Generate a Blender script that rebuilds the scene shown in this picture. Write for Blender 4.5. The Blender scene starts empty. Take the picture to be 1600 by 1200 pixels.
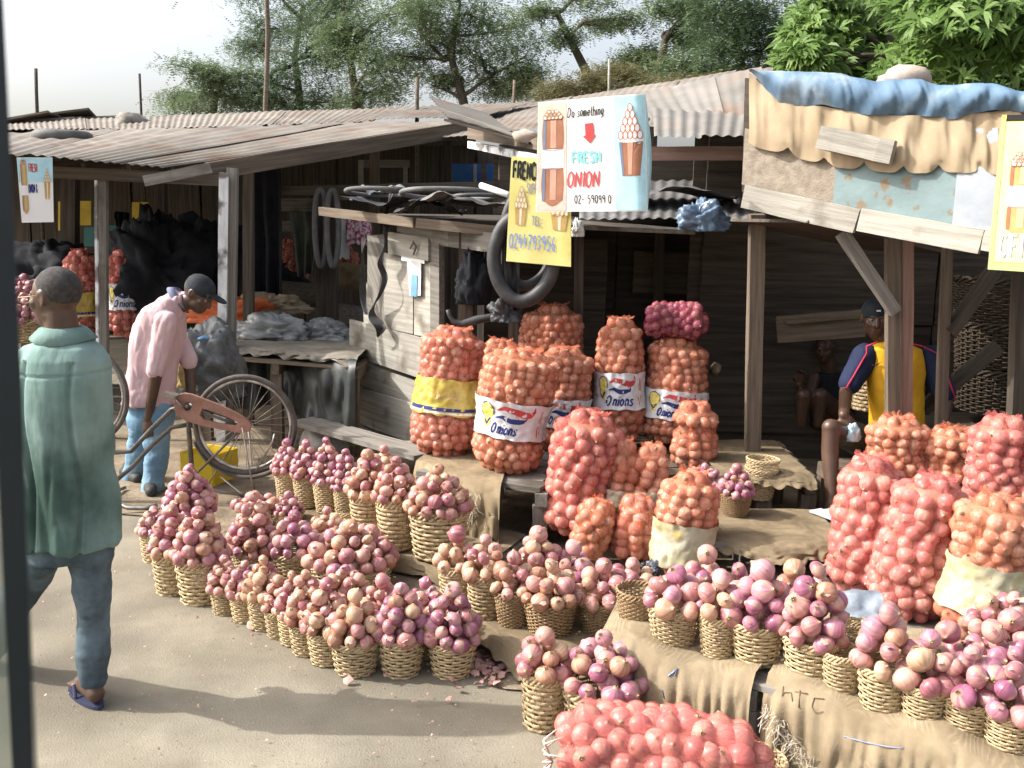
import bpy, bmesh, math, random
import numpy as np
from mathutils import Vector, Matrix, noise
random.seed(7); np.random.seed(7)
R = math.radians
SC = bpy.context.scene
COL = SC.collection

# ------------------------------------------------------------------ camera
F = 1500.0; PITCH = R(9.83); ROLL = R(1.2); CAM = Vector((0, 0, 1.95))
fw = Vector((0, math.cos(PITCH), -math.sin(PITCH)))
up0 = Vector((0, math.sin(PITCH), math.cos(PITCH))); rt0 = Vector((1, 0, 0))
upv = up0*math.cos(ROLL) - rt0*math.sin(ROLL)
rtv = rt0*math.cos(ROLL) + up0*math.sin(ROLL)
cd = bpy.data.cameras.new('camera'); cam = bpy.data.objects.new('camera', cd); COL.objects.link(cam)
cam.matrix_world = Matrix(((rtv.x, upv.x, -fw.x, CAM.x), (rtv.y, upv.y, -fw.y, CAM.y), (rtv.z, upv.z, -fw.z, CAM.z), (0, 0, 0, 1)))
cd.sensor_width = 36; cd.lens = 36*F/1600; cd.clip_start = 0.05; cd.clip_end = 900
cd.dof.use_dof = True; cd.dof.focus_distance = 5.0; cd.dof.aperture_fstop = 11
SC.camera = cam
# ------------------------------------------------------------------ light
SUN_TO = Vector((-0.95, 0.02, 0.82)).normalized()
elev = math.asin(SUN_TO.z)
w = bpy.data.worlds.new('World'); SC.world = w; w.use_nodes = True
nt = w.node_tree; bg = nt.nodes['Background']
sky = nt.nodes.new('ShaderNodeTexSky'); sky.sky_type = 'NISHITA'; sky.sun_disc = False
sky.sun_elevation = elev; sky.sun_rotation = math.atan2(SUN_TO.x, SUN_TO.y)
sky.air_density = 1.0; sky.dust_density = 6.0; sky.ozone_density = 1.0
hz_ = nt.nodes.new('ShaderNodeHueSaturation'); hz_.inputs['Saturation'].default_value = .5; hz_.inputs['Value'].default_value = 1.75; nt.links.new(sky.outputs[0], hz_.inputs['Color'])   # milky tropical haze
nt.links.new(hz_.outputs[0], bg.inputs[0]); bg.inputs[1].default_value = 0.15
sd = bpy.data.lights.new('sun', 'SUN'); sun = bpy.data.objects.new('sun', sd); COL.objects.link(sun)
sd.energy = 4.9; sd.angle = R(0.6); sd.color = (1.0, 0.96, 0.90)
sun.rotation_euler = (-SUN_TO).to_track_quat('-Z', 'Y').to_euler()
SC.view_settings.view_transform = 'Standard'; SC.view_settings.look = 'None'
SC.view_settings.exposure = 0.38; SC.view_settings.gamma = 1
SC.view_settings.use_curve_mapping = False

# ------------------------------------------------------------------ helpers
def ray(u, v): return fw + rtv*((u-800)/F) + upv*((600-v)/F)
def G(u, v, z=0.0):                     # where the sight line meets height z
    d = ray(u, v); return CAM + d*((z-CAM.z)/d.z)
def Y(u, v, y):                         # where the sight line meets the plane y
    d = ray(u, v); return CAM + d*(y/d.y)
def dep(p): return (Vector(p)-CAM).dot(fw)
def tag(o, label=None, cat=None, group=None, kind=None):
    if label: o['label'] = label
    if cat: o['category'] = cat
    if group: o['group'] = group
    if kind: o['kind'] = kind
    return o
def empty(name, loc, label=None, cat=None, group=None, rot=None):
    o = bpy.data.objects.new(name, None); COL.objects.link(o); o.empty_display_size = .1
    o.location = loc
    if rot is not None: o.rotation_euler = rot
    return tag(o, label, cat, group)
def link(name, me, mt=None, parent=None, mw=None):
    o = bpy.data.objects.new(name, me); COL.objects.link(o)
    if mt is not None and not me.materials: me.materials.append(mt)
    if parent is not None:
        o.parent = parent
        if mw is not None: o.matrix_local = mw
    elif mw is not None: o.matrix_world = mw
    return o
def wmat(p):                            # world matrix of a thing before depsgraph runs
    m = Matrix.LocRotScale(p.location, p.rotation_euler, p.scale)
    return (wmat(p.parent) @ m) if p.parent else m
def fresh(name, verts, faces, smooth=True, uv=None):
    me = bpy.data.meshes.new(name)
    me.from_pydata([tuple(v) for v in verts], [], [tuple(f) for f in faces])
    if smooth: me.polygons.foreach_set('use_smooth', [True]*len(me.polygons))
    if uv is not None:
        l = me.uv_layers.new(name='uv'); vi = np.empty(len(me.loops), dtype=np.int32)
        me.loops.foreach_get('vertex_index', vi)
        l.data.foreach_set('uv', np.asarray(uv, dtype=np.float32)[vi].ravel())
    me.update(); return me
class MB:                               # mesh builder in world coordinates
    def __init__(s): s.v = []; s.f = []; s.uv = []
    def add(s, vs, fs, uv=None):
        n = len(s.v); s.v += [tuple(v) for v in vs]; s.f += [tuple(i+n for i in f) for f in fs]
        s.uv += ([tuple(a) for a in uv] if uv is not None else [(0, 0)]*len(vs))
    def box(s, c, size, rot=None):
        hx, hy, hz = size[0]/2, size[1]/2, size[2]/2
        vs = [Vector((x, y, z)) for x in (-hx, hx) for y in (-hy, hy) for z in (-hz, hz)]
        if rot is not None: vs = [rot @ v for v in vs]
        c = Vector(c); s.add([v+c for v in vs], [(0,1,3,2),(4,6,7,5),(0,4,5,1),(2,3,7,6),(0,2,6,4),(1,5,7,3)])
    def tube(s, pts, r, n=8, closed=False, caps=True, flat=None):
        pts = [Vector(p) for p in pts]; N = len(pts)
        rr = r if hasattr(r, '__len__') else [r]*N
        vs = []; fs = []; prev = None
        for i, p in enumerate(pts):
            if closed: t = pts[(i+1) % N]-pts[i-1]
            else: t = pts[min(i+1, N-1)]-pts[max(i-1, 0)]
            t = t.normalized() if t.length > 1e-9 else Vector((0,0,1))
            if prev is None:
                a = Vector((0,0,1)) if abs(t.z) < .9 else Vector((1,0,0)); x = t.cross(a).normalized()
            else: x = (prev - t*prev.dot(t)).normalized()
            prev = x; y = t.cross(x)
            for k in range(n):
                an = 2*math.pi*k/n
                vs.append(p + x*(math.cos(an)*rr[i]) + y*(math.sin(an)*rr[i]*(flat or 1)))
        M = N if closed else N-1
        for i in range(M):
            j = (i+1) % N
            for k in range(n):
                fs.append((i*n+k, i*n+(k+1) % n, j*n+(k+1) % n, j*n+k))
        if caps and not closed:
            fs.append(tuple(reversed(range(n)))); fs.append(tuple((N-1)*n+k for k in range(n)))
        s.add(vs, fs)
    def sphere(s, c, r, n=10, m=7, sc=(1,1,1)):
        c = Vector(c); vs = [c+Vector((0,0,r*sc[2]))]; fs = []
        for i in range(1, m):
            th = math.pi*i/m
            for k in range(n):
                a = 2*math.pi*k/n
                vs.append(c+Vector((r*sc[0]*math.sin(th)*math.cos(a), r*sc[1]*math.sin(th)*math.sin(a), r*sc[2]*math.cos(th))))
        vs.append(c-Vector((0,0,r*sc[2])))
        for k in range(n): fs.append((0, 1+k, 1+(k+1) % n))
        for i in range(m-2):
            for k in range(n):
                a = 1+i*n; fs.append((a+k, a+n+k, a+n+(k+1) % n, a+(k+1) % n))
        L = len(vs)-1; a = 1+(m-2)*n
        for k in range(n): fs.append((a+k, L, a+(k+1) % n))
        s.add(vs, fs)
    def grid(s, P, nu, nv, closed=False):  # P: list rows nu x nv
        fs = []
        for i in range(nu-1):
            for j in range(nv-1 if not closed else nv):
                k = (j+1) % nv
                fs.append((i*nv+j, i*nv+k, (i+1)*nv+k, (i+1)*nv+j))
        s.add(P, fs, [(i/(nu-1), j/max(1, nv-1)) for i in range(nu) for j in range(nv)])
    def build(s, name, mt, parent=None, smooth=True, label=None, kind=None, cat=None, group=None):
        vs = s.v
        if parent is not None:
            inv = wmat(parent).inverted(); vs = [inv @ Vector(v) for v in vs]
        me = fresh(name, vs, s.f, smooth, s.uv)
        me.materials.append(mt); o = link(name, me, None, parent)
        return tag(o, label, cat, group, kind)
def frame_x(A, B, upd=Vector((0,0,1))):
    A = Vector(A); B = Vector(B); x = (B-A).normalized()
    y = upd.cross(x)
    if y.length < 1e-4: y = Vector((0,1,0)).cross(x)
    y.normalize(); z = x.cross(y)
    return Matrix(((x.x,y.x,z.x,0),(x.y,y.y,z.y,0),(x.z,y.z,z.z,0),(0,0,0,1)))
def beam_mesh(L, wd, th, seed=0, rough=.004, seg=5):
    rnd = random.Random(seed); vs = []; fs = []
    for i in range(seg+1):
        x = L*(i/seg-.5)
        j = [rnd.uniform(-rough, rough) for _ in range(8)]
        if i in (0, seg): ex = [rnd.uniform(-rough, rough)*1.5 for _ in range(4)]
        else: ex = [0]*4
        q = [(-wd/2, -th/2), (wd/2, -th/2), (wd/2, th/2), (-wd/2, th/2)]
        for k, (a, b) in enumerate(q): vs.append((x+ex[k], a+j[k]*.7, b+j[k+4]*.5))
    for i in range(seg):
        for k in range(4):
            fs.append((i*4+k, i*4+(k+1) % 4, (i+1)*4+(k+1) % 4, (i+1)*4+k))
    fs.append((3,2,1,0)); n = seg*4; fs.append((n,n+1,n+2,n+3))
    return fresh('board', vs, fs, False)
def beam(name, A, B, wd, th, mt, parent=None, upd=Vector((0,0,1)), label=None, cat=None, group=None, roll=0, rough=.004, seg=5):
    """board from A to B, wd = width across (horizontal side), th = along upd"""
    A = Vector(A); B = Vector(B)
    m = frame_x(A, B, upd)
    if roll: m = m @ Matrix.Rotation(roll, 4, 'X')
    m.translation = (A+B)/2
    me = beam_mesh((B-A).length, wd, th, random.random(), rough, seg)
    me.materials.append(mt)
    o = bpy.data.objects.new(name, me); COL.objects.link(o)
    if parent is not None:
        o.parent = parent; o.matrix_local = wmat(parent).inverted() @ m
    else: o.matrix_world = m
    return tag(o, label, cat, group)
def nz(p, s=1.0, o=0.0):
    return noise.noise(Vector((p[0]*s+o, p[1]*s+o*1.7, p[2]*s-o)))

# ------------------------------------------------------------------ materials
def srgb(r, g, b):
    f = lambda c: (c/255/12.92) if c/255 <= .04045 else ((c/255+.055)/1.055)**2.4
    return (f(r), f(g), f(b))
MATS = {}
def mat(name, c1, c2=None, rough=.85, scale=6, stretch=(1,1,1), bump=.3, bscale=60, bstretch=None, spec=.25, coord='Object',
        lo=.35, hi=.65, c3=None, s3=2.0, t3=(.55,.7), metal=0, rnd=.15, bdist=.004, transl=0):
    m = bpy.data.materials.new(name); m.use_nodes = True; t = m.node_tree; N = t.nodes; L = t.links
    b = N['Principled BSDF']; b.inputs['Roughness'].default_value = rough; b.inputs['Specular IOR Level'].default_value = spec
    b.inputs['Metallic'].default_value = metal
    tc = N.new('ShaderNodeTexCoord'); oi = N.new('ShaderNodeObjectInfo')
    add = N.new('ShaderNodeVectorMath'); add.operation = 'MULTIPLY_ADD'
    L.new(oi.outputs['Random'], add.inputs[0]); add.inputs[1].default_value = (13, 7, 19); L.new(tc.outputs[coord], add.inputs[2])
    mp = N.new('ShaderNodeMapping'); mp.inputs['Scale'].default_value = stretch; L.new(add.outputs[0], mp.inputs[0])
    n1 = N.new('ShaderNodeTexNoise'); n1.inputs['Scale'].default_value = scale; n1.inputs['Detail'].default_value = 7; n1.inputs['Roughness'].default_value = .65
    L.new(mp.outputs[0], n1.inputs['Vector'])
    cr = N.new('ShaderNodeValToRGB'); cr.color_ramp.elements[0].position = lo; cr.color_ramp.elements[1].position = hi
    cr.color_ramp.elements[0].color = (*c1, 1); cr.color_ramp.elements[1].color = (*(c2 or c1), 1)
    L.new(n1.outputs['Fac'], cr.inputs[0]); col = cr.outputs[0]
    if c3:
        n3 = N.new('ShaderNodeTexNoise'); n3.inputs['Scale'].default_value = s3; n3.inputs['Detail'].default_value = 5
        L.new(add.outputs[0], n3.inputs['Vector'])
        r3 = N.new('ShaderNodeValToRGB'); r3.color_ramp.elements[0].position = t3[0]; r3.color_ramp.elements[1].position = t3[1]
        L.new(n3.outputs['Fac'], r3.inputs[0])
        mx = N.new('ShaderNodeMixRGB'); L.new(r3.outputs[0], mx.inputs[0]); L.new(col, mx.inputs[1]); mx.inputs[2].default_value = (*c3, 1); col = mx.outputs[0]
    if rnd:
        hs = N.new('ShaderNodeHueSaturation'); mr = N.new('ShaderNodeMapRange')
        L.new(oi.outputs['Random'], mr.inputs[0]); mr.inputs[3].default_value = 1-rnd; mr.inputs[4].default_value = 1+rnd
        L.new(mr.outputs[0], hs.inputs['Value']); L.new(col, hs.inputs['Color']); col = hs.outputs[0]
    L.new(col, b.inputs['Base Color'])
    if bump:
        n2 = N.new('ShaderNodeTexNoise'); n2.inputs['Scale'].default_value = bscale; n2.inputs['Detail'].default_value = 5
        m2 = N.new('ShaderNodeMapping'); m2.inputs['Scale'].default_value = bstretch or stretch; L.new(add.outputs[0], m2.inputs[0]); L.new(m2.outputs[0], n2.inputs['Vector'])
        bp = N.new('ShaderNodeBump'); bp.inputs['Strength'].default_value = bump; bp.inputs['Distance'].default_value = bdist
        L.new(n2.outputs['Fac'], bp.inputs['Height']); L.new(bp.outputs[0], b.inputs['Normal'])
    if transl:
        out = N['Material Output']; tr = N.new('ShaderNodeBsdfTranslucent'); mix = N.new('ShaderNodeMixShader'); mix.inputs[0].default_value = transl
        L.new(col, tr.inputs[0]); L.new(b.outputs[0], mix.inputs[1]); L.new(tr.outputs[0], mix.inputs[2]); L.new(mix.outputs[0], out.inputs[0])
    m['col'] = [float(x) for x in c1]
    MATS[name] = m; return m
GR = (.35, 7, 7)
W_PALE = mat('weathered_pale_wood', (.25,.235,.20), (.40,.38,.33), scale=5, stretch=GR, bump=.6, bscale=30, c3=(.14,.12,.09), s3=3, t3=(.58,.72))
W_GREY = mat('grey_wood', (.13,.12,.105), (.26,.24,.21), scale=5, stretch=GR, bump=.6, bscale=30, c3=(.08,.07,.055), s3=2.5)
W_BROWN = mat('brown_wood', (.085,.065,.048), (.17,.135,.10), scale=5, stretch=GR, bump=.5, bscale=30)
W_DARK = mat('dark_wood', (.042,.034,.027), (.098,.08,.062), scale=4, stretch=GR, bump=.5, bscale=26)  # deep dark brown, the darkest of the wood tones
W_WHITE = mat('flaking_white_painted_wood', (.5,.51,.52), (.76,.77,.78), scale=6, stretch=(.6,3,3), bump=.4, c3=(.16,.15,.14), s3=5, t3=(.5,.6))
W_RED = mat('reddish_wood', (.20,.12,.09), (.30,.20,.16), scale=5, stretch=GR, bump=.5, bscale=30)
TIN = mat('rusty_corrugated_tin', (.14,.122,.10), (.225,.20,.17), rough=.75, scale=2.2, stretch=(1,1,1), bump=.25, bscale=25, c3=(.15,.10,.07), s3=2.4, t3=(.5,.72), spec=.25)
TINL = mat('pale_corrugated_tin', (.145,.132,.115), (.215,.20,.178), rough=.65, scale=2.2, bump=.2, bscale=25, c3=(.2,.13,.09), s3=2.2, spec=.4)
RUBBER = mat('dusty_black_rubber', (.018,.018,.019), (.05,.05,.052), rough=.55, scale=7, bump=.2, bscale=40, spec=.4)
RUBG = mat('grey_dusty_rubber', (.075,.072,.07), (.16,.155,.15), rough=.7, scale=6, bump=.2, bscale=40)
TARP = mat('dark_plastic_tarp', (.014,.017,.016), (.038,.043,.04), rough=.5, scale=3, bump=.5, bscale=14, spec=.5, bdist=.01)
BURLAP = None
STONE = mat('grey_stone', (.2,.18,.16), (.36,.34,.30), scale=9, bump=.8, bscale=22, bdist=.01)
PAPER = mat('white_paper', (.62,.63,.62), (.78,.79,.78), rough=.7, scale=5, bump=.1)
BLUEP = mat('sky_blue_plastic', (.12,.28,.48), (.22,.42,.62), rough=.35, scale=5, bump=.3, bscale=12, spec=.5)
POLY = mat('grey_translucent_plastic', (.13,.135,.135), (.30,.31,.30), rough=.3, scale=5, bump=.5, bscale=14, spec=.5, bdist=.01)
STEEL = mat('dull_steel', (.22,.21,.2), (.38,.37,.35), rough=.4, metal=.8, scale=20, bump=.1)
SPOKE = mat('rusty_spoke_steel', (.2,.17,.14), (.33,.29,.25), rough=.5, metal=.6, scale=20, bump=0)
def stain(m, c, rad, col, k=.7, sq=1.0):
    t = m.node_tree; N = t.nodes; L = t.links; b = N['Principled BSDF']; src = b.inputs['Base Color'].links[0].from_socket
    tc = N.new('ShaderNodeTexCoord'); sb = N.new('ShaderNodeVectorMath'); sb.operation = 'SUBTRACT'; L.new(tc.outputs['Object'], sb.inputs[0]); sb.inputs[1].default_value = c
    sc = N.new('ShaderNodeVectorMath'); sc.operation = 'MULTIPLY'; L.new(sb.outputs[0], sc.inputs[0]); sc.inputs[1].default_value = (1/rad, 1/rad, sq/rad)
    ln = N.new('ShaderNodeVectorMath'); ln.operation = 'LENGTH'; L.new(sc.outputs[0], ln.inputs[0])
    n = N.new('ShaderNodeTexNoise'); n.inputs['Scale'].default_value = 9; n.inputs['Detail'].default_value = 6; L.new(tc.outputs['Object'], n.inputs['Vector'])
    a = N.new('ShaderNodeMath'); a.operation = 'MULTIPLY_ADD'; L.new(n.outputs['Fac'], a.inputs[0]); a.inputs[1].default_value = 1.1; L.new(ln.outputs['Value'], a.inputs[2])
    r = N.new('ShaderNodeMapRange'); r.inputs[1].default_value = .85; r.inputs[2].default_value = 1.75; r.inputs[3].default_value = k; r.inputs[4].default_value = 0; L.new(a.outputs[0], r.inputs[0])
    x = N.new('ShaderNodeMixRGB'); L.new(r.outputs[0], x.inputs[0]); L.new(src, x.inputs[1]); x.inputs[2].default_value = (*col, 1); L.new(x.outputs[0], b.inputs['Base Color'])
def flat(name, c, rough=.7, spec=.2, var=.1):
    return mat(name, tuple(x*(1-var) for x in c), tuple(min(1, x*(1+var)) for x in c), rough=rough, scale=14, bump=.08, spec=spec, rnd=0)

# weave cloth (burlap): real fine pattern as bump
def burlap_mat(name, c1, c2):
    m = mat(name, c1, c2, rough=.95, scale=5, bump=0, c3=tuple(x*.55 for x in c1), s3=3.2, t3=(.55,.78), spec=.1)
    t = m.node_tree; N = t.nodes; L = t.links; b = N['Principled BSDF']
    tc = N.new('ShaderNodeTexCoord'); hs = []
    for d in ('X', 'Y', 'Z'):
        wv = N.new('ShaderNodeTexWave'); wv.bands_direction = d; wv.inputs['Scale'].default_value = 95; wv.inputs['Distortion'].default_value = 1.5
        L.new(tc.outputs['Object'], wv.inputs['Vector']); hs.append(wv.outputs['Fac'])
    a = N.new('ShaderNodeMath'); a.operation = 'MAXIMUM'; L.new(hs[0], a.inputs[0]); L.new(hs[1], a.inputs[1])
    a2 = N.new('ShaderNodeMath'); a2.operation = 'MAXIMUM'; L.new(a.outputs[0], a2.inputs[0]); L.new(hs[2], a2.inputs[1])
    nn = N.new('ShaderNodeTexNoise'); nn.inputs['Scale'].default_value = 14; nn.inputs['Detail'].default_value = 4; L.new(tc.outputs['Object'], nn.inputs['Vector'])
    ad = N.new('ShaderNodeMath'); ad.operation = 'MULTIPLY_ADD'; L.new(nn.outputs['Fac'], ad.inputs[0]); ad.inputs[1].default_value = 3; L.new(a2.outputs[0], ad.inputs[2])
    bp = N.new('ShaderNodeBump'); bp.inputs['Strength'].default_value = .5; bp.inputs['Distance'].default_value = .004
    L.new(ad.outputs[0], bp.inputs['Height']); L.new(bp.outputs[0], b.inputs['Normal'])
    return m
BURLAP = burlap_mat('burlap_sacking', (.235,.182,.115), (.35,.283,.187))
BURLAP_D = burlap_mat('dirty_burlap_sacking', (.17,.13,.08), (.28,.22,.14))

def onion_mat(name, ca, cb, cc, net=None):
    m = bpy.data.materials.new(name); m.use_nodes = True; t = m.node_tree; N = t.nodes; L = t.links
    b = N['Principled BSDF']; b.inputs['Roughness'].default_value = .34; b.inputs['Specular IOR Level'].default_value = .5
    b.inputs['Coat Weight'].default_value = .0
    tc = N.new('ShaderNodeTexCoord'); oi = N.new('ShaderNodeObjectInfo'); ge = N.new('ShaderNodeNewGeometry')
    s = N.new('ShaderNodeMath'); s.operation = 'ADD'; L.new(oi.outputs['Random'], s.inputs[0]); L.new(ge.outputs['Random Per Island'], s.inputs[1])
    fr = N.new('ShaderNodeMath'); fr.operation = 'FRACT'; L.new(s.outputs[0], fr.inputs[0])
    cr = N.new('ShaderNodeValToRGB'); e = cr.color_ramp.elements; e[0].color = (*ca, 1); e[1].color = (*cc, 1); x = e.new(.5); x.color = (*cb, 1)
    L.new(fr.outputs[0], cr.inputs[0])
    mp = N.new('ShaderNodeMapping'); mp.inputs['Scale'].default_value = (26, 1.6, 1); L.new(tc.outputs['UV'], mp.inputs[0])
    cx = N.new('ShaderNodeCombineXYZ'); L.new(fr.outputs[0], cx.inputs[2]); 
    ad = N.new('ShaderNodeVectorMath'); ad.operation = 'MULTIPLY_ADD'; L.new(cx.outputs[0], ad.inputs[0]); ad.inputs[1].default_value = (1,1,40); L.new(mp.outputs[0], ad.inputs[2])
    n1 = N.new('ShaderNodeTexNoise'); n1.inputs['Scale'].default_value = 1; n1.inputs['Detail'].default_value = 3; L.new(ad.outputs[0], n1.inputs['Vector'])
    hs = N.new('ShaderNodeHueSaturation'); mr = N.new('ShaderNodeMapRange'); mr.inputs[1].default_value = .25; mr.inputs[2].default_value = .75; mr.inputs[3].default_value = .55; mr.inputs[4].default_value = 1.3
    L.new(n1.outputs['Fac'], mr.inputs[0]); L.new(mr.outputs[0], hs.inputs['Value']); L.new(cr.outputs[0], hs.inputs['Color'])
    # patches of dry tan outer skin
    n2 = N.new('ShaderNodeTexNoise'); n2.inputs['Scale'].default_value = .22; n2.inputs['Detail'].default_value = 4; L.new(ad.outputs[0], n2.inputs['Vector'])
    r2 = N.new('ShaderNodeValToRGB'); r2.color_ramp.elements[0].position = .52; r2.color_ramp.elements[1].position = .6; L.new(n2.outputs['Fac'], r2.inputs[0])
    f2 = N.new('ShaderNodeMath'); f2.operation = 'MULTIPLY'; L.new(r2.outputs[0], f2.inputs[0]); f2.inputs[1].default_value = .55
    mx = N.new('ShaderNodeMixRGB'); L.new(f2.outputs[0], mx.inputs[0]); L.new(hs.outputs[0], mx.inputs[1]); mx.inputs[2].default_value = (.50,.34,.23,1)
    # dry neck and root ends
    sp = N.new('ShaderNodeSeparateXYZ'); L.new(tc.outputs['UV'], sp.inputs[0])
    r3 = N.new('ShaderNodeValToRGB'); el = r3.color_ramp.elements; el[0].position = 0; el[0].color = (1,1,1,1); el[1].position = .06; el[1].color = (0,0,0,1)
    q = el.new(.86); q.color = (0,0,0,1); q = el.new(.95); q.color = (1,1,1,1); L.new(sp.outputs[1], r3.inputs[0])
    m3 = N.new('ShaderNodeMixRGB'); L.new(r3.outputs[0], m3.inputs[0]); L.new(mx.outputs[0], m3.inputs[1]); m3.inputs[2].default_value = (.34,.23,.14,1)
    L.new(m3.outputs[0], b.inputs['Base Color'])
    bp = N.new('ShaderNodeBump'); bp.inputs['Strength'].default_value = .25; bp.inputs['Distance'].default_value = .002; L.new(n1.outputs['Fac'], bp.inputs['Height']); L.new(bp.outputs[0], b.inputs['Normal'])
    return m
ON = {
 'purple': onion_mat('purple_onion_skin', (.27,.085,.15), (.40,.165,.225), (.50,.26,.275)),
 'pink': onion_mat('pink_onion_skin', (.33,.115,.14), (.46,.205,.20), (.55,.30,.24)),
 'tan': onion_mat('tan_onion_skin', (.36,.165,.11), (.47,.255,.165), (.57,.37,.24)),
 'sackor': onion_mat('orange_sack_onion_skin', (.45,.19,.12), (.57,.31,.21), (.67,.46,.34)),
 'sackred': onion_mat('red_sack_onion_skin', (.45,.15,.14), (.56,.26,.22), (.67,.42,.34)),
}
def net_mat(name, c, dens=.5):
    m = bpy.data.materials.new(name); m.use_nodes = True; t = m.node_tree; N = t.nodes; L = t.links
    out = N['Material Output']; b = N['Principled BSDF']; b.inputs['Roughness'].default_value = .7; b.inputs['Base Color'].default_value = (*c, 1)
    b.inputs['Specular IOR Level'].default_value = .2
    tc = N.new('ShaderNodeTexCoord'); mp = N.new('ShaderNodeMapping'); mp.inputs['Scale'].default_value = (1, 34, 5); L.new(tc.outputs['UV'], mp.inputs[0])
    n1 = N.new('ShaderNodeTexNoise'); n1.inputs['Scale'].default_value = 1.0; n1.inputs['Detail'].default_value = 5
    mp.inputs['Scale'].default_value = (6, 60, 1)
    L.new(mp.outputs[0], n1.inputs['Vector'])
    n2 = N.new('ShaderNodeTexVoronoi'); n2.inputs['Scale'].default_value = 330; L.new(tc.outputs['Object'], n2.inputs['Vector'])
    mr = N.new('ShaderNodeMapRange'); mr.inputs[1].default_value = .3; mr.inputs[2].default_value = .75; mr.inputs[3].default_value = dens-.2; mr.inputs[4].default_value = dens+.35
    L.new(n1.outputs['Fac'], mr.inputs[0])
    a = N.new('ShaderNodeMath'); a.operation = 'MULTIPLY_ADD'; L.new(n2.outputs['Distance'], a.inputs[0]); a.inputs[1].default_value = .35; L.new(mr.outputs[0], a.inputs[2]); a.use_clamp = True
    s2 = N.new('ShaderNodeMath'); s2.operation = 'SUBTRACT'; L.new(a.outputs[0], s2.inputs[0]); s2.inputs[1].default_value = .14; s2.use_clamp = True
    tr = N.new('ShaderNodeBsdfTransparent'); tl = N.new('ShaderNodeBsdfTranslucent'); tl.inputs[0].default_value = (*c, 1)
    m1 = N.new('ShaderNodeMixShader'); m1.inputs[0].default_value = .3; L.new(b.outputs[0], m1.inputs[1]); L.new(tl.outputs[0], m1.inputs[2])
    mx = N.new('ShaderNodeMixShader'); L.new(s2.outputs[0], mx.inputs[0]); L.new(tr.outputs[0], mx.inputs[1]); L.new(m1.outputs[0], mx.inputs[2]); L.new(mx.outputs[0], out.inputs[0])
    return m
NET = {'orange': net_mat('orange_netting', (.66,.22,.125), .28), 'red': net_mat('red_netting', (.62,.155,.125), .29), 'pink': net_mat('pink_netting', (.65,.18,.16), .29),
       'purple': net_mat('purple_netting', (.34,.06,.09), .38)}
# ================================================================== ground
GROUND = mat('dusty_tarmac', (.190,.167,.125), (.268,.241,.187), rough=.95, scale=2.3, bump=.6, bscale=120, c3=(.148,.131,.102), s3=1.1, t3=(.46,.66), spec=.1, rnd=0, bdist=.006)
DIRT = mat('trodden_dirt', (.13,.10,.07), (.26,.21,.15), rough=.95, scale=4, bump=.8, bscale=30, spec=.1, rnd=0, bdist=.012)
g = MB(); N_ = 60
xs = np.concatenate([np.array([-300,-120,-50,-20]), np.linspace(-9, 9, N_), np.array([20,50,120,300])])
ys = np.concatenate([np.array([-60,-15]), np.linspace(-3, 16, N_), np.array([25,60,150,500])])
g.grid([(x, y, 0.012*nz((x,y,0), .7) if (abs(x) < 9.5 and -3.5 < y < 16.5) else 0) for x in xs for y in ys], len(xs), len(ys))
g.build('ground', GROUND, kind='structure')
# trodden dirt under the stalls, its edge ragged
path = [G(-40,760), G(120,775), G(220,815), G(330,880), G(430,930), G(560,1000), G(700,1040), G(800,1075), G(900,1130), G(1180,1330)]
pp = []
for i in range(len(path)-1):
    for k in range(8): pp.append(path[i].lerp(path[i+1], k/8))
P = []
for i, p in enumerate(pp):
    for t in np.linspace(0, 1, 14):
        q = Vector((p.x, p.y, 0)).lerp(Vector((6.5 if i > 40 else p.x+1.5, 13, 0)), t)
        if t == 0: q += Vector((1,1,0))*(.12*nz((i*.35,0,3), 1))
        P.append((q.x, q.y, .014*nz(q, .7)*1.0 + .010 + (.02*nz(q, 2.2)+.012)*min(1, t*6)))
d = MB(); d.grid(P, len(pp), 14); d.build('dirt_verge', DIRT, kind='structure')
# litter: pebbles and dry onion skins on the ground
peb = MB(); rnd = random.Random(3)
for i in range(500):
    p = G(rnd.uniform(40,820), rnd.uniform(820,1199)); s = rnd.uniform(.001,.0035)
    peb.sphere((p.x,p.y,p.z+s*.2+.004), s, 5, 3, (1,1,.5))
for i in range(350):
    p = G(rnd.uniform(330,760), rnd.uniform(700,1000)); s = rnd.uniform(.002,.008)
    peb.sphere((p.x,p.y,.025), s, 5, 3, (1.3,1,.5))
peb.build('gravel', mat('pebble', (.2,.17,.13),(.38,.33,.27), bump=.2), label='scattered pebbles and grit on the dusty road', cat='gravel', kind='stuff')
SKINM = mat('dry_onion_skin', (.50,.24,.24), (.62,.42,.33), rough=.5, scale=20, bump=.2, transl=.25, rnd=0)
sk = MB()
def flake(mb, c, s, rr):
    c = Vector(c); a = rr.uniform(0, 6.28); q = Matrix.Rotation(a, 3, 'Z') @ Matrix.Rotation(rr.uniform(-.7,.7), 3, 'X') @ Matrix.Rotation(rr.uniform(-.6,.6), 3, 'Y')
    vs = []
    for i in range(3):
        for j in range(3):
            x = (i-1)*s*(1-.25*abs(j-1)); y = (j-1)*s*.8; z = .45*s*(1-((i-1)**2+(j-1)**2)*.5)+rr.uniform(-.1,.1)*s
            vs.append(c+q @ Vector((x+rr.uniform(-.2,.2)*s, y+rr.uniform(-.2,.2)*s, z)))
    mb.add(vs, [(0,1,4,3),(1,2,5,4),(3,4,7,6),(4,5,8,7)])
for i in range(240):
    p = G(rnd.uniform(60,830), rnd.uniform(850,1199)); flake(sk, (p.x,p.y,p.z*0+.014), rnd.uniform(.002,.006), rnd)
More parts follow.
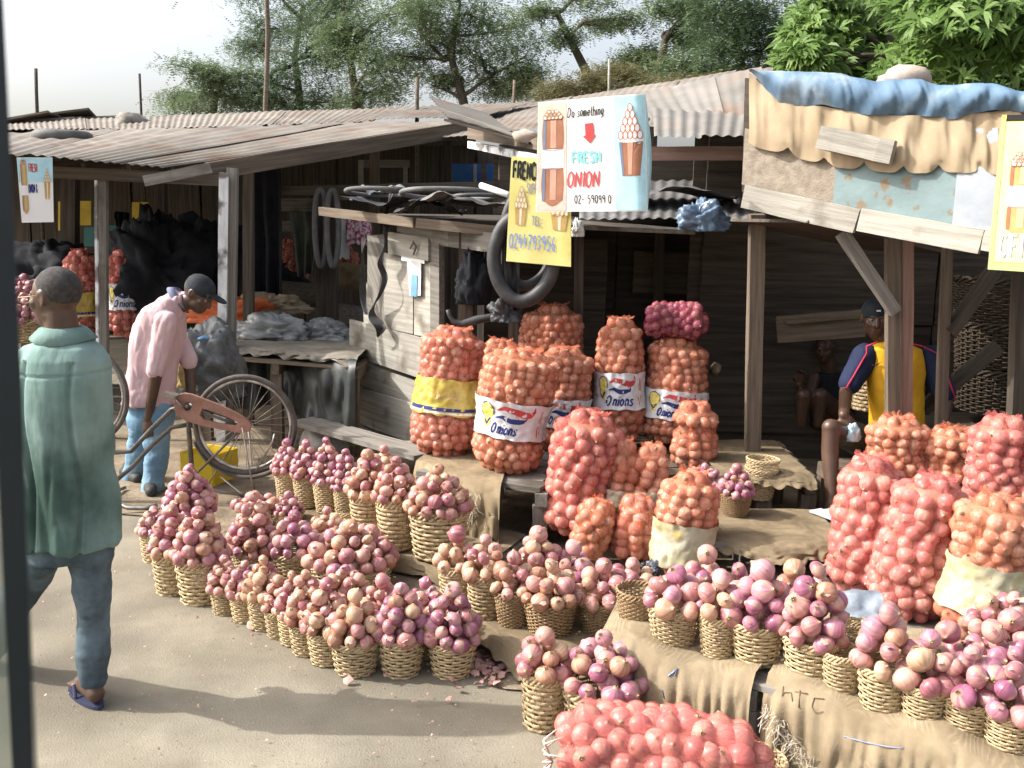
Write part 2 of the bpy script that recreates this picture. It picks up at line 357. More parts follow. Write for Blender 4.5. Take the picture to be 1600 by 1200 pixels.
for i in range(110):
    a = rnd.random()
    if a < .75: p = G(rnd.gauss(765,26), rnd.gauss(1045,15))
    elif a < .9: t = rnd.random(); p = G(300+t*330+rnd.uniform(-10,30), 940+t*150+rnd.uniform(-8,30))
    else: p = G(rnd.uniform(640,860), rnd.uniform(1020,1110))
    flake(sk, (p.x,p.y,.022), rnd.uniform(.008,.024), rnd)
sk.build('onion_skins', SKINM, label='dry pink onion skins littering the ground beside the roadside baskets', cat='onion skins', kind='stuff')

# ================================================================== roofs
def corr(name, FL, FR, BR, BL, mt, parent, pitch=.076, amp=.0075, n=3, sag=.0, seed=0, rag=.0, label=None):
    """n overlapping corrugated sheets; ridges run from the front edge to the back edge"""
    FL, FR, BR, BL = map(Vector, (FL, FR, BR, BL)); rr = random.Random(seed)
    Lf = (FR-FL).length; nr = max(4, int(Lf/pitch)); nrm = (FR-FL).cross(BL-FL).normalized()
    if nrm.z < 0: nrm = -nrm
    for k in range(n):
        a0 = k/n - (.01 if k else 0); a1 = (k+1)/n; cols = max(8, int(nr/n*6)); mb = MB(); P = []
        lift = .010*(k % 2) + rr.uniform(0, .01); f0 = rr.uniform(-rag, rag); b0 = rr.uniform(-rag, rag)
        for i in range(cols+1):
            u = a0+(a1-a0)*i/cols
            for j in range(9):
                v = -f0*.2 + (1+b0*.2+f0*.2)*j/8
                p = FL.lerp(FR, u).lerp(BL.lerp(BR, u), v)
                h = amp*math.sin(2*math.pi*u*nr) + lift - sag*math.sin(math.pi*u)*1 + .012*nz(p, 1.3, seed)
                P.append(p+nrm*h)
        mb.grid(P, cols+1, 9); mb.build(name, mt, parent)
# left shed
FR = Y(250,264,7.95); FL = Y(-130,226,6.9); BR = Y(745,188,10.3); BL = Y(-130,212,12.0)
# shed > roof sheets, beams, posts
shedL = empty('market_shed', (FR.x, FR.y, 0), 'open timber market shed on the left with long rusty corrugated roof', 'shed')
corr('roof_sheet', FL, FR, BR, BL, TIN, shedL, n=5, seed=2, rag=.25)
# far top layer of sheets
corr('roof_sheet', Y(-130,212,11.8), Y(742,187,10.4), Y(840,160,11.2), Y(-130,196,15), TIN, shedL, n=6, seed=5, rag=.3)
def post(parent, u, vt, vb, y, wpx, mt, z0=None, dx=0, name='post'):
    A = Y(u+dx, vb, y); 
    if z0 is not None: A = Vector((A.x, A.y, z0))
    B = Y(u, vt, y); wd = wpx/F*dep(A)
    return beam(name, A, B, wd, wd*.8, mt, parent, upd=Vector((0,1,0)))
post(shedL, 161, 278, 700, 8.0, 13, W_GREY, 0, 2)
beam('post_edge_strip', Y(150,282,7.93), Y(153,560,7.93), .022, .02, W_WHITE, shedL, upd=Vector((0,1,0)))
post(shedL, 364, 262, 720, 8.0, 15, W_GREY, 0, -6)
beam('white_board', Y(350,270,7.92), Y(345,700,7.92), .075, .022, W_WHITE, shedL, upd=Vector((0,1,0)))
post(shedL, 388, 262, 640, 8.6, 15, W_DARK, 0)
post(shedL, 110, 280, 640, 10.5, 22, W_DARK, 0)
post(shedL, 512, 300, 640, 9.6, 30, W_DARK, 0)
post(shedL, 585, 230, 640, 10.8, 14, W_BROWN, 0)
post(shedL, 700, 220, 500, 11.5, 12, W_DARK, 0)
post(shedL, 250, 262, 600, 11.5, 18, W_DARK, 0)
beam('front_beam', Y(60,268,7.95), Y(352,282,7.95), .05, .095, W_DARK, shedL)
beam('side_beam', Y(226,283,7.8), Y(330,262,7.9), .045, .085, W_GREY, shedL)
beam('side_beam', Y(325,268,7.98), Y(760,196,10.2), .05, .14, W_BROWN, shedL)
beam('cross_beam', Y(380,300,9.5), Y(800,290,9.5), .06, .09, W_DARK, shedL)
for k in range(4):
    beam('rafter', Y(60+k*70,262,8.0+k*.2), Y(430+k*70,215-k*3,11.4), .05, .07, W_DARK, shedL)
# central shed (behind the signs) 
cen = empty('market_shed', (1.0, 8.5, 0), 'dark plank-walled shed in the centre behind the tall onion sacks', 'shed')
corr('roof_sheet', Y(690,215,9.6), Y(1190,190,8.2), Y(1240,98,11.0), Y(735,178,11.8), TIN, cen, n=6, seed=9, rag=.3, amp=.003)
corr('roof_sheet', Y(1020,192,8.2), Y(1190,186,8.0), Y(1190,105,9.0), Y(985,150,10.0), TINL, cen, n=3, seed=12, rag=.2, amp=.003)
corr('roof_sheet', Y(1022,214,7.1), Y(1170,218,7.1), Y(1180,180,8.2), Y(1020,170,8.4), TINL, cen, n=2, seed=13)
corr('roof_sheet', Y(905,343,6.9), Y(1180,346,6.9), Y(1190,268,9.0), Y(905,268,9.0), RUBG, cen, n=3, seed=17)
beam('fascia_beam', Y(1010,240,7.3), Y(1170,240,7.3), .05, .10, W_RED, cen)
beam('fascia_beam', Y(735,205,9.0), Y(870,224,7.2), .06, .13, W_BROWN, cen)
beam('fascia_beam', Y(735,226,8.9), Y(850,250,7.2), .05, .06, W_WHITE, cen)
beam('eave_pole', Y(880,345,6.85), Y(1080,360,6.85), .025, .025, W_PALE, cen)
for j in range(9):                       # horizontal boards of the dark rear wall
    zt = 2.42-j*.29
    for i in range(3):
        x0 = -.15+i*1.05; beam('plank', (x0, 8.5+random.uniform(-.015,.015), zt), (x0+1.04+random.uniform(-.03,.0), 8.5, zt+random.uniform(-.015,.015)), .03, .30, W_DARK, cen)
panel_later = [(-.2,8.54,0),(3.1,8.54,0),(3.1,8.54,2.5),(-.2,8.54,2.5)]
beam('patch_board', Y(990,425,8.4), Y(1112,428,8.4), .02, .36, W_BROWN, cen)
for (u, y) in ((905,7.2),(1030,8.2)): post(cen, u, 345, 640, y, 14, W_DARK, 0)
corr('rusty_sheet_end', Y(672,152,8.6), Y(706,192,7.9), Y(800,205,7.9), Y(760,178,8.6), TINL, cen, n=1, seed=21)
beam('loose_board', Y(680,168,8.0), Y(812,214,7.7), .14, .02, W_GREY, cen)
beam('loose_board', Y(700,188,7.9), Y(830,224,7.6), .12, .02, W_DARK, cen)
# ---- right stall: canopy
stl = empty('market_stall', (2.4, 5.4, 0), 'right-hand stall with scalloped beige and blue canopy above weathered boards', 'stall')
def Yl(u, v, a=(1165,5.9), b=(1600,4.9)):
    A = Y(a[0], 300, a[1]); B = Y(b[0], 300, b[1]); n = Vector((B.y-A.y, A.x-B.x, 0)); d = ray(u, v)
    return CAM+d*((A-CAM).dot(n)/d.dot(n))
AWN = mat('beige_canvas', (.33,.255,.165), (.43,.345,.235), rough=.8, scale=3, bump=.25, bscale=9, bdist=.01, c3=(.36,.27,.18), s3=2.5, spec=.15, transl=.08)
AWB = mat('blue_vinyl', (.06,.115,.185), (.10,.17,.25), rough=.75, scale=3, bump=.2, bscale=9, bdist=.008, c3=(.30,.36,.40), s3=3.5, t3=(.5,.68), spec=.45)
ub = [1168,1215,1300,1400,1490,1560,1640]
top = [114,110,118,128,132,138,147]; mid = [116,160,172,184,183,176,178]; bot = [228,240,262,272,270,275,275]
def ip(u, arr): return float(np.interp(u, ub, arr))
P = []; nu = 120
for i in range(nu):
    u = 1168+(1640-1168)*i/(nu-1)
    for j in range(14):
        v = ip(u, mid)-2+(ip(u, bot)-ip(u, mid)+2)*j/13
        if j == 13: v += -13*(1-abs(math.sin((u-1165)/60*math.pi+.5*nz((u*.01,0,0),1))))**2
        elif j > 10: v += -16*(1-abs(math.sin((u-1165)/60*math.pi)))**2*(j-10)/3
        p = Yl(u, v); dy = -.03-.03*math.sin(j/13*math.pi)*(.6+.9*nz((u*.02,j*.12,0),1)) - .035*nz((u*.035+j*.05,j*.06,3),1)-.03*abs(nz((u*.022-j*.10,j*.05,8),1))-.012*nz((u*.11,j*.1,5),1)
        P.append(p+Vector((0,dy,0)))
mb = MB(); mb.grid(P, nu, 14); val = mb.build('canvas_valance', AWN, stl)
P = []
for i in range(nu):
    u = 1166+(1645-1166)*i/(nu-1)
    for j in range(16):
        t = j/15; v = ip(u, top)+(ip(u, mid)-ip(u, top))*max(0, (t-.35)/.65)
        back = max(0, .35-t)/.35
        p = Yl(u, v); bulge = .075*math.sin(min(1, max(0, (t-.3)/.7))*math.pi)
        P.append(p+Vector((.35*back, .9*back, .10*back+.01*math.sin(u*.05)))+Vector((0,-.05-bulge+.035*nz((u*.045+t,t*1.5,4),1)+.022*abs(nz((u*.09-t*2,t*2,9),1)),.012*nz((u*.03,t,7),1))))
mb = MB(); mb.grid(P, nu, 16); mb.build('blue_trim', AWB, stl)
# roof of the stall behind the trim
corr('roof_sheet', Yl(1168,122)+Vector((0,.05,-.03)), Yl(1700,160)+Vector((0,.05,-.03)), Yl(1700,160)+Vector((.9,3.4,-.25)), Yl(1168,122)+Vector((.9,3.4,-.25)), TIN, stl, n=4, seed=31)
# boards behind the valance
GREENP = mat('peeling_blue_green_paint', (.145,.20,.205), (.20,.27,.275), rough=.7, scale=4, bump=.5, bscale=30, c3=(.20,.15,.10), s3=9, t3=(.58,.64))
BARK = mat('rough_grey_board', (.17,.14,.11), (.27,.23,.18), scale=5, stretch=(4,4,.7), bump=.9, bscale=20)
GREYP = mat('pale_grey_painted_board', (.25,.275,.31), (.33,.36,.39), rough=.6, scale=3, bump=.2)
def panel(name, q, mt, parent, th=.018, **k):  # q: 4 corner points
    q = [Vector(a) for a in q]; n = (q[1]-q[0]).cross(q[3]-q[0]).normalized()*th
    x = (q[1]-q[0]).normalized(); z = n.normalized(); y = z.cross(x); M = Matrix(((x.x,y.x,z.x,q[0].x),(x.y,y.y,z.y,q[0].y),(x.z,y.z,z.z,q[0].z),(0,0,0,1))); iv = M.inverted()
    me = fresh(name, [iv @ a for a in q+[a+n for a in q]], [(0,1,2,3),(7,6,5,4),(0,4,5,1),(1,5,6,2),(2,6,7,3),(3,7,4,0)], False); me.materials.append(mt)
    o = bpy.data.objects.new(name, me); COL.objects.link(o)
    if parent is not None: o.parent = parent; o.matrix_local = wmat(parent).inverted() @ M
    else: o.matrix_world = M
    return tag(o, **k)
o_ = Vector((0,.03,0))
panel('rough_board', [Yl(1163,288)+o_, Yl(1308,326)+o_, Yl(1314,232)+o_, Yl(1168,200)+o_], BARK, stl)
panel('green_board', [Yl(1304,330)+o_*.6, Yl(1500,366)+o_*.6, Yl(1502,255)+o_*.6, Yl(1312,235)+o_*.6], GREENP, stl)
panel('grey_board', [Yl(1488,352)-o_*.3, Yl(1560,362)-o_*.3, Yl(1560,200)-o_*.3, Yl(1502,203)-o_*.3], GREYP, stl)
panel('dark_backing_board', [Yl(1165,300)+o_*2, Yl(1690,380)+o_*2, Yl(1690,150)+o_*2, Yl(1170,120)+o_*2], W_DARK, stl)
beam('fascia_plank', Yl(1160,307)-o_, Yl(1337,346)-o_, .03, .135, W_PALE, stl)
beam('fascia_plank', Yl(1339,343)-o_, Yl(1530,378)-o_, .03, .125, W_PALE, stl)
beam('fascia_plank', Yl(1532,372)-o_, Yl(1720,402)-o_, .03, .12, W_PALE, stl)
beam('short_plank', Yl(1272,217)-o_*4, Yl(1382,241)-o_*4, .035, .125, W_PALE, stl, rough=.007)
post(stl, 1183, 335, 690, 6.2, 22, W_BROWN, 0, -2)  # darker brown stands in for the shade under the roof
post(stl, 1395, 372, 900, 5.66, 20, W_BROWN, 0, -4); post(stl, 1416, 372, 900, 5.69, 17, W_RED, 0, -6)
post(stl, 1481, 378, 680, 5.75, 14, W_BROWN, 0, -2); post(stl, 1600, 380, 700, 5.4, 24, W_DARK, 0)
beam('brace', Yl(1322,366)+Vector((0,.06,0)), Y(1398,487,5.58), .05, .07, W_GREY, stl)
beam('brace', Y(1555,420,5.9), Y(1483,520,5.75), .05, .09, W_DARK, stl)
beam('brace', Y(1560,540,6.2), Y(1440,640,6.2), .05, .09, W_DARK, stl)
for j in range(8):                       # rear boards of the right stall
    zt = 2.5-j*.3
    for i in range(3):
        x0 = 1.5+i*1.9; beam('plank', (x0, 7.75+random.uniform(-.015,.015), zt), (x0+1.88, 7.75, zt+random.uniform(-.02,.02)), .03, .31, W_DARK, stl)
panel('leak_block_board', panel_later, W_DARK, cen); panel('leak_block_board', [(1.4,7.79,0),(7.2,7.79,0),(7.2,7.79,2.66),(1.4,7.79,2.66)], W_DARK, stl)  # hidden boards added behind the planks to stop light through the gaps
beam('shelf_board', Y(1220,500,7.3), Y(1350,490,7.3), .3, .03, W_BROWN, stl)
beam('shelf_board', Y(1215,515,7.2), Y(1350,505,7.2), .03, .20, W_BROWN, stl)
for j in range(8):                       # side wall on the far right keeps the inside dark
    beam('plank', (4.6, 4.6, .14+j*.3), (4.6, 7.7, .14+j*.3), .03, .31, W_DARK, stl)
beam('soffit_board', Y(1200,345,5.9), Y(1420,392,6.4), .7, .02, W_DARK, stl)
# stones and junk on the roofs
def rock(name, c, s, label, cat='stone', mt=STONE, sq=(1,.7,.5)):
    mb = MB(); mb.sphere((0,0,0), 1, 12, 9); c = Vector(c); o = random.random()*50
    mb.v = [tuple(c+Vector((v[0]*sq[0], v[1]*sq[1], v[2]*sq[2]))*s*(1+.45*nz(v, 1.3, o))) for v in mb.v]
    return mb.build(name, mt, label=label, cat=cat)
CHUNK = mat('pale_rubble', (.36,.28,.22), (.52,.43,.36), scale=8, bump=.8, bscale=20)  # paler and warmer than the grey stone
rock('concrete_chunk', Y(1413,124,6.3), .17, 'pale concrete chunk weighing down the roof above the blue canopy', mt=CHUNK)
rock('concrete_chunk', Y(820,212,7.4), .09, 'pale lump of rubble on the boards left of the main banner', mt=CHUNK)
rock('concrete_chunk', Y(207,190,12.5), .22, 'pale heap of rubble on the far left roof', mt=STONE)
ty = empty('tyre', Y(98,214,9.6), 'old worn tyre lying flat on the left shed roof', 'tyre')
mb = MB(); c = Y(98,214,9.6); mb.tube([c+Vector((.22*math.cos(a), .22*math.sin(a), 0)) for a in np.linspace(0, 2*math.pi, 36, endpoint=False)], .06, 10, closed=True)
mb.build('tread', RUBG, ty)
# rubbish sheets heaped on the far left roof
fr = empty('scrap_pile', Y(100,190,14), 'heap of broken tin and boards on the far left roof', 'scrap')
for k in range(9):
    u = 20+k*19+random.uniform(-8,8); beam('scrap_board', Y(u-45,197+random.uniform(-9,6),13.5+k*.1), Y(u+60,184+random.uniform(-6,10),13.6+k*.1), .5, .03, (TIN, W_DARK, TINL)[k % 3], fr, roll=random.uniform(-.3,.3))
# poles above the roofs
def pole(u0, v0, u1, v1, y, wpx, mt, label, wob=.02):
    A = Y(u0, v0, y); B = Y(u1, v1, y); A = Vector((A.x,A.y,0)) if y < 30 else A; r = wpx/F*y/2; pts = []; rr = []
    for i in range(13):
        t = i/12; p = A.lerp(B, t); pts.append(p+Vector((wob*nz((t*3,u0,0),1), 0, 0))); rr.append(r*(1-.25*t)*(1+.1*nz((t*9,u0,1),1)))
    mb = MB(); mb.tube(pts, rr, 8); mb.build('wooden_pole', mt, label=label, cat='pole')
pole(408,190,414,-60,12.5,9, W_BROWN, 'tall crooked tree-trunk pole rising behind the left shed', .05)
pole(52,180,56,107,14.5,7, W_DARK, 'short dark post above the far left roof')
pole(222,190,218,115,14.5,5, W_DARK, 'thin dark post leaning above the left shed roof')
pole(653,175,652,121,11.4,8, W_BROWN, 'pointed wooden stake above the roof left of the banner')
pole(804,170,804,125,11.4,6, W_BROWN, 'thin brown stick above the roof just left of the banner')
pole(956,160,952,92,11.4,5, W_PALE, 'thin pale stick above the roof behind the banner')
# far stalls behind the sheds
back = empty('far_stall', (-3, 14.5, 0), 'row of dark far stalls glimpsed under the left roof', 'stall')
panel('leak_block_board', [(-9.6,14.86,0),(4.4,14.86,0),(4.4,14.86,3.0),(-9.6,14.86,3.0)], W_DARK, back)  # hidden board added so no sky shows between the planks
YELL = mat('yellow_painted_board', (.55,.36,.04), (.70,.48,.06), rough=.6, scale=3, bump=.2)
TEAL = mat('teal_painted_board', (.05,.16,.15), (.08,.24,.21), rough=.6, scale=3, bump=.2)
BLUEB = mat('blue_painted_board', (.03,.09,.24), (.05,.15,.36), rough=.6, scale=3, bump=.2)
for i in range(26):
    x = -9.2+i*.52; beam('plank', (x, 14.8, 0), (x+random.uniform(-.02,.02), 14.8, 3.0+random.uniform(-.1,.1)), .5, .03, W_DARK, back, upd=Vector((0,1,0)))  # rear wall added to close off the shed and keep it dark
def fp(u0,v0,u1,v1,y,mt,nm): panel(nm, [Y(u0,v1,y), Y(u1,v1,y), Y(u1,v0,y), Y(u0,v0,y)], mt, back)
fp(92,315,104,360,11.5,YELL,'yellow_board'); fp(125,314,143,352,11.6,YELL,'yellow_board'); fp(207,316,232,358,11.6,YELL,'yellow_board')
fp(132,355,152,385,11.4,TEAL,'teal_board'); fp(172,352,214,395,11.5,TEAL,'teal_board')
fp(693,256,790,300,13.0,BLUEB,'blue_board'); fp(740,256,745,300,12.9,W_PALE,'pale_post'); fp(752,256,760,300,12.85,W_BROWN,'pale_post')
fp(565,250,640,262,13.0,W_PALE,'pale_board'); fp(630,260,637,300,12.9,W_PALE,'pale_post'); fp(560,250,568,300,12.9,W_PALE,'pale_post')
fp(432,310,494,330,13,W_GREY,'pale_board'); fp(432,345,470,362,12.9,W_GREY,'pale_board')
corr('roof_sheet', (-9.5,11.5,2.75), (-.6,11.3,2.95), (-.6,15.2,3.0), (-9.5,15.2,2.7), TIN, back, n=5, seed=41)  # unseen roof added to keep the shed interior dark
# ================================================================== onions
def onion_mesh(name, seed, seg=14, rings=9, neck=1.0):
    rr = random.Random(seed); sq = rr.uniform(.76, .94); o = rr.uniform(0, 50); vs = []; uv = []; fs = []
    nk = neck*rr.uniform(.3, .8)
    for i in range(rings+1):
        t = i/rings; th = math.pi*t     # t=0 top
        r = math.sin(th)**.85; z = math.cos(th)*sq
        if t < .22: z += nk*.30*(1-t/.22)**2; r = max(r*.8, .10)
        if i == rings: r = .05; z -= .05
        for k in range(seg+1):
            a = 2*math.pi*k/seg; d = 1+.07*nz((math.cos(a), math.sin(a), z), 1.1, o)
            if i == 0: d *= rr.uniform(.5, 1.6)
            vs.append((r*math.cos(a)*d, r*math.sin(a)*d, z+(rr.uniform(-.05,.08) if i == 0 else 0))); uv.append((k/seg, 1-t))
    n = seg+1
    for i in range(rings):
        for k in range(seg): fs.append((i*n+k, (i+1)*n+k, (i+1)*n+k+1, i*n+k+1))
    # root tuft
    fs.append(tuple(rings*n+k for k in range(seg)))
    fs.append(tuple(reversed([k for k in range(seg)])))
    return np.array(vs)*.5, fs, uv      # unit diameter
OSH = [onion_mesh('onion', 100+i) for i in range(6)]
OME = {}
for tn, m_ in ON.items():
    for i, (v, f, uv) in enumerate(OSH):
        me = fresh('onion_'+tn, v, f, True, uv); me.materials.append(m_); OME[tn, i] = me
LOOSE = []                              # (size_px, matrix, tone, shape, label, group)
def rot_rand(tilt, rr):
    return Matrix.Rotation(rr.uniform(0, 6.28), 4, 'Z') @ Matrix.Rotation(rr.uniform(-tilt, tilt), 4, 'X') @ Matrix.Rotation(rr.uniform(-tilt, tilt), 4, 'Y')
def tone_pick(t, rr):
    if t == 'mix': return rr.choice(['purple', 'pink', 'tan'])
    x = rr.random()
    if t == 'purple': return 'purple' if x < .75 else ('pink' if x < .95 else 'tan')
    if t == 'pink': return 'pink' if x < .6 else ('purple' if x < .8 else 'tan')
    return 'tan' if x < .65 else 'pink'
def heap(c, rr0, rx, hgt, d, tone, label, group, ry=None, seed=0):
    """cone-shaped heap: c = centre at rim height, rx = rim radius"""
    rr = random.Random(seed); ry = ry or rx; L = max(1, round(hgt/(d*.66)))
    for i in range(L):
        t = i/max(1, L-1) if L > 1 else 0
        R0 = (rx-d*.16)*(1-t**1.6)+ (d*.12 if i < L-1 else 0); z = d*.24+ (hgt-d*.45)*(t if L > 1 else 0)
        n = max(1, int(2*math.pi*R0/(d*.94))) if R0 > d*.35 else 1
        if i == L-1: n = 1; R0 = 0
        off = rr.uniform(0, 6.28)
        for k in range(n):
            a = off+2*math.pi*k/n+rr.uniform(-.09,.09); dd = d*rr.uniform(.70, 1.16)
            p = c+Vector((R0*math.cos(a)*(1 if n > 1 else 0), R0*math.sin(a)*ry/rx*(1 if n > 1 else 0), z+rr.uniform(-.12,.14)*d))
            m = Matrix.Translation(p) @ rot_rand(1.5, rr) @ Matrix.Diagonal((dd, dd, dd*rr.uniform(.8,1.02), 1))
            vis = 1 if (math.sin(a) < .35 or n == 1) else .25
            LOOSE.append((dd/dep(p)*vis, m, tone_pick(tone, rr), rr.randrange(6), label, group))
        if R0 > d*1.0:                  # inner filling
            n2 = max(1, int(2*math.pi*(R0-d*.8)/d))
            for k in range(n2):
                a = rr.uniform(0, 6.28); p = c+Vector(((R0-d*.8)*math.cos(a), (R0-d*.8)*math.sin(a), z+d*.1))
                m = Matrix.Translation(p) @ rot_rand(1.5, rr) @ Matrix.Diagonal((d, d, d*.9, 1))
                LOOSE.append((d/dep(p)*.2, m, tone_pick(tone, rr), rr.randrange(6), label, group))
# ================================================================== baskets
def wicker_mat(name, c1, c2):
    return mat(name, c1, c2, rough=.7, scale=22, bump=.4, bscale=120, c3=tuple(x*.35 for x in c1), s3=9, t3=(.55,.7), spec=.3, rnd=.12)
WICK = wicker_mat('pale_wicker', (.40,.29,.155), (.62,.49,.30)); WICKD = wicker_mat('brown_wicker', (.24,.155,.08), (.42,.29,.16))
WICKX = wicker_mat('shade_dark_wicker', (.03,.022,.014), (.07,.05,.032))  # near-black wicker colour stands in for the shade inside the stall
def weave_mesh(rt=1.0, rb=.74, h=1.0, rows=13, ns=22, loose=0):
    """unit basket: top radius rt, bottom radius rb, height h (all for scaling)"""
    M = MB(); rr = random.Random(rows*7+ns); st = MB()
    for j in range(rows):
        t = (j+.5)/rows*.86; r0 = rb+(rt-rb)*t; n = ns*4; ph = j % 2; P = []
        th = h/rows*.86*.46
        for k in range(n):
            a = 2*math.pi*k/n; w = math.cos(a*ns/2+math.pi*ph); r = r0+.034*w+.008*nz((math.cos(a)*3,math.sin(a)*3,j), 1); z = h*t+.010*nz((math.cos(a)*2,math.sin(a)*2,j*3), 1)
            for (dr, dz) in ((.022,-th*.8),(.034,0),(.022,th*.8),(-.012,0)):
                P.append(((r+dr)*math.cos(a), (r+dr)*math.sin(a), z+dz))
        fs = []
        for k in range(n):
            k2 = (k+1) % n
            for q in range(4): fs.append((k*4+q, k2*4+q, k2*4+(q+1) % 4, k*4+(q+1) % 4))
        M.add(P, fs)
    for k in range(ns):
        a = 2*math.pi*(k+.5)/ns + 0
        for da in (-.035, .035):
            a2 = a+da; M.tube([((rb+(rt-rb)*t)*math.cos(a2), (rb+(rt-rb)*t)*math.sin(a2), h*t) for t in (0, .5, .93)], .020, 4)
    rim = MB()                           # braided rim: three twisting strands and a wrapped edge
    for s in range(3):
        P = []
        for k in range(96):
            a = 2*math.pi*k/96; tw = a*9+s*2.094; P.append(((rt*.985+.035*math.cos(tw))*math.cos(a), (rt*.985+.035*math.cos(tw))*math.sin(a), h*(.925)+.055*h*math.sin(tw)))
        rim.tube(P, .034, 5, closed=True)
    base = MB(); base.tube([(0,0,.01),(0,0,.03)], rb*.98, 24)
    return M, rim, base
PROTO = {}
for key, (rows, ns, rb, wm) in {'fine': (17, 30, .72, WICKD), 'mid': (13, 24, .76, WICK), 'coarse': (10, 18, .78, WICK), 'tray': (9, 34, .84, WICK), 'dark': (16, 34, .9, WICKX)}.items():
    a, b, c = weave_mesh(rb=rb, rows=rows, ns=ns)
    ms = []
    for q, nm in ((a, 'weave'), (b, 'rim'), (c, 'base')):
        me = fresh(nm, q.v, q.f, True); me.materials.append(wm); ms.append((nm, me))
    PROTO[key] = ms
BASKETS = []
def basket(P, rtop, h, key, label, group, tilt=0):
    o = empty('onion_basket', P, label, 'basket', group)
    o.rotation_euler = (random.uniform(-.03,.03)+tilt, random.uniform(-.03,.03), random.uniform(0, 6.28))
    for nm, me in PROTO[key]:
        c = bpy.data.objects.new(nm, me); COL.objects.link(c); c.parent = o; c.scale = (rtop, rtop, h)
        if nm == 'weave': c['kind'] = 'stuff'
    return o
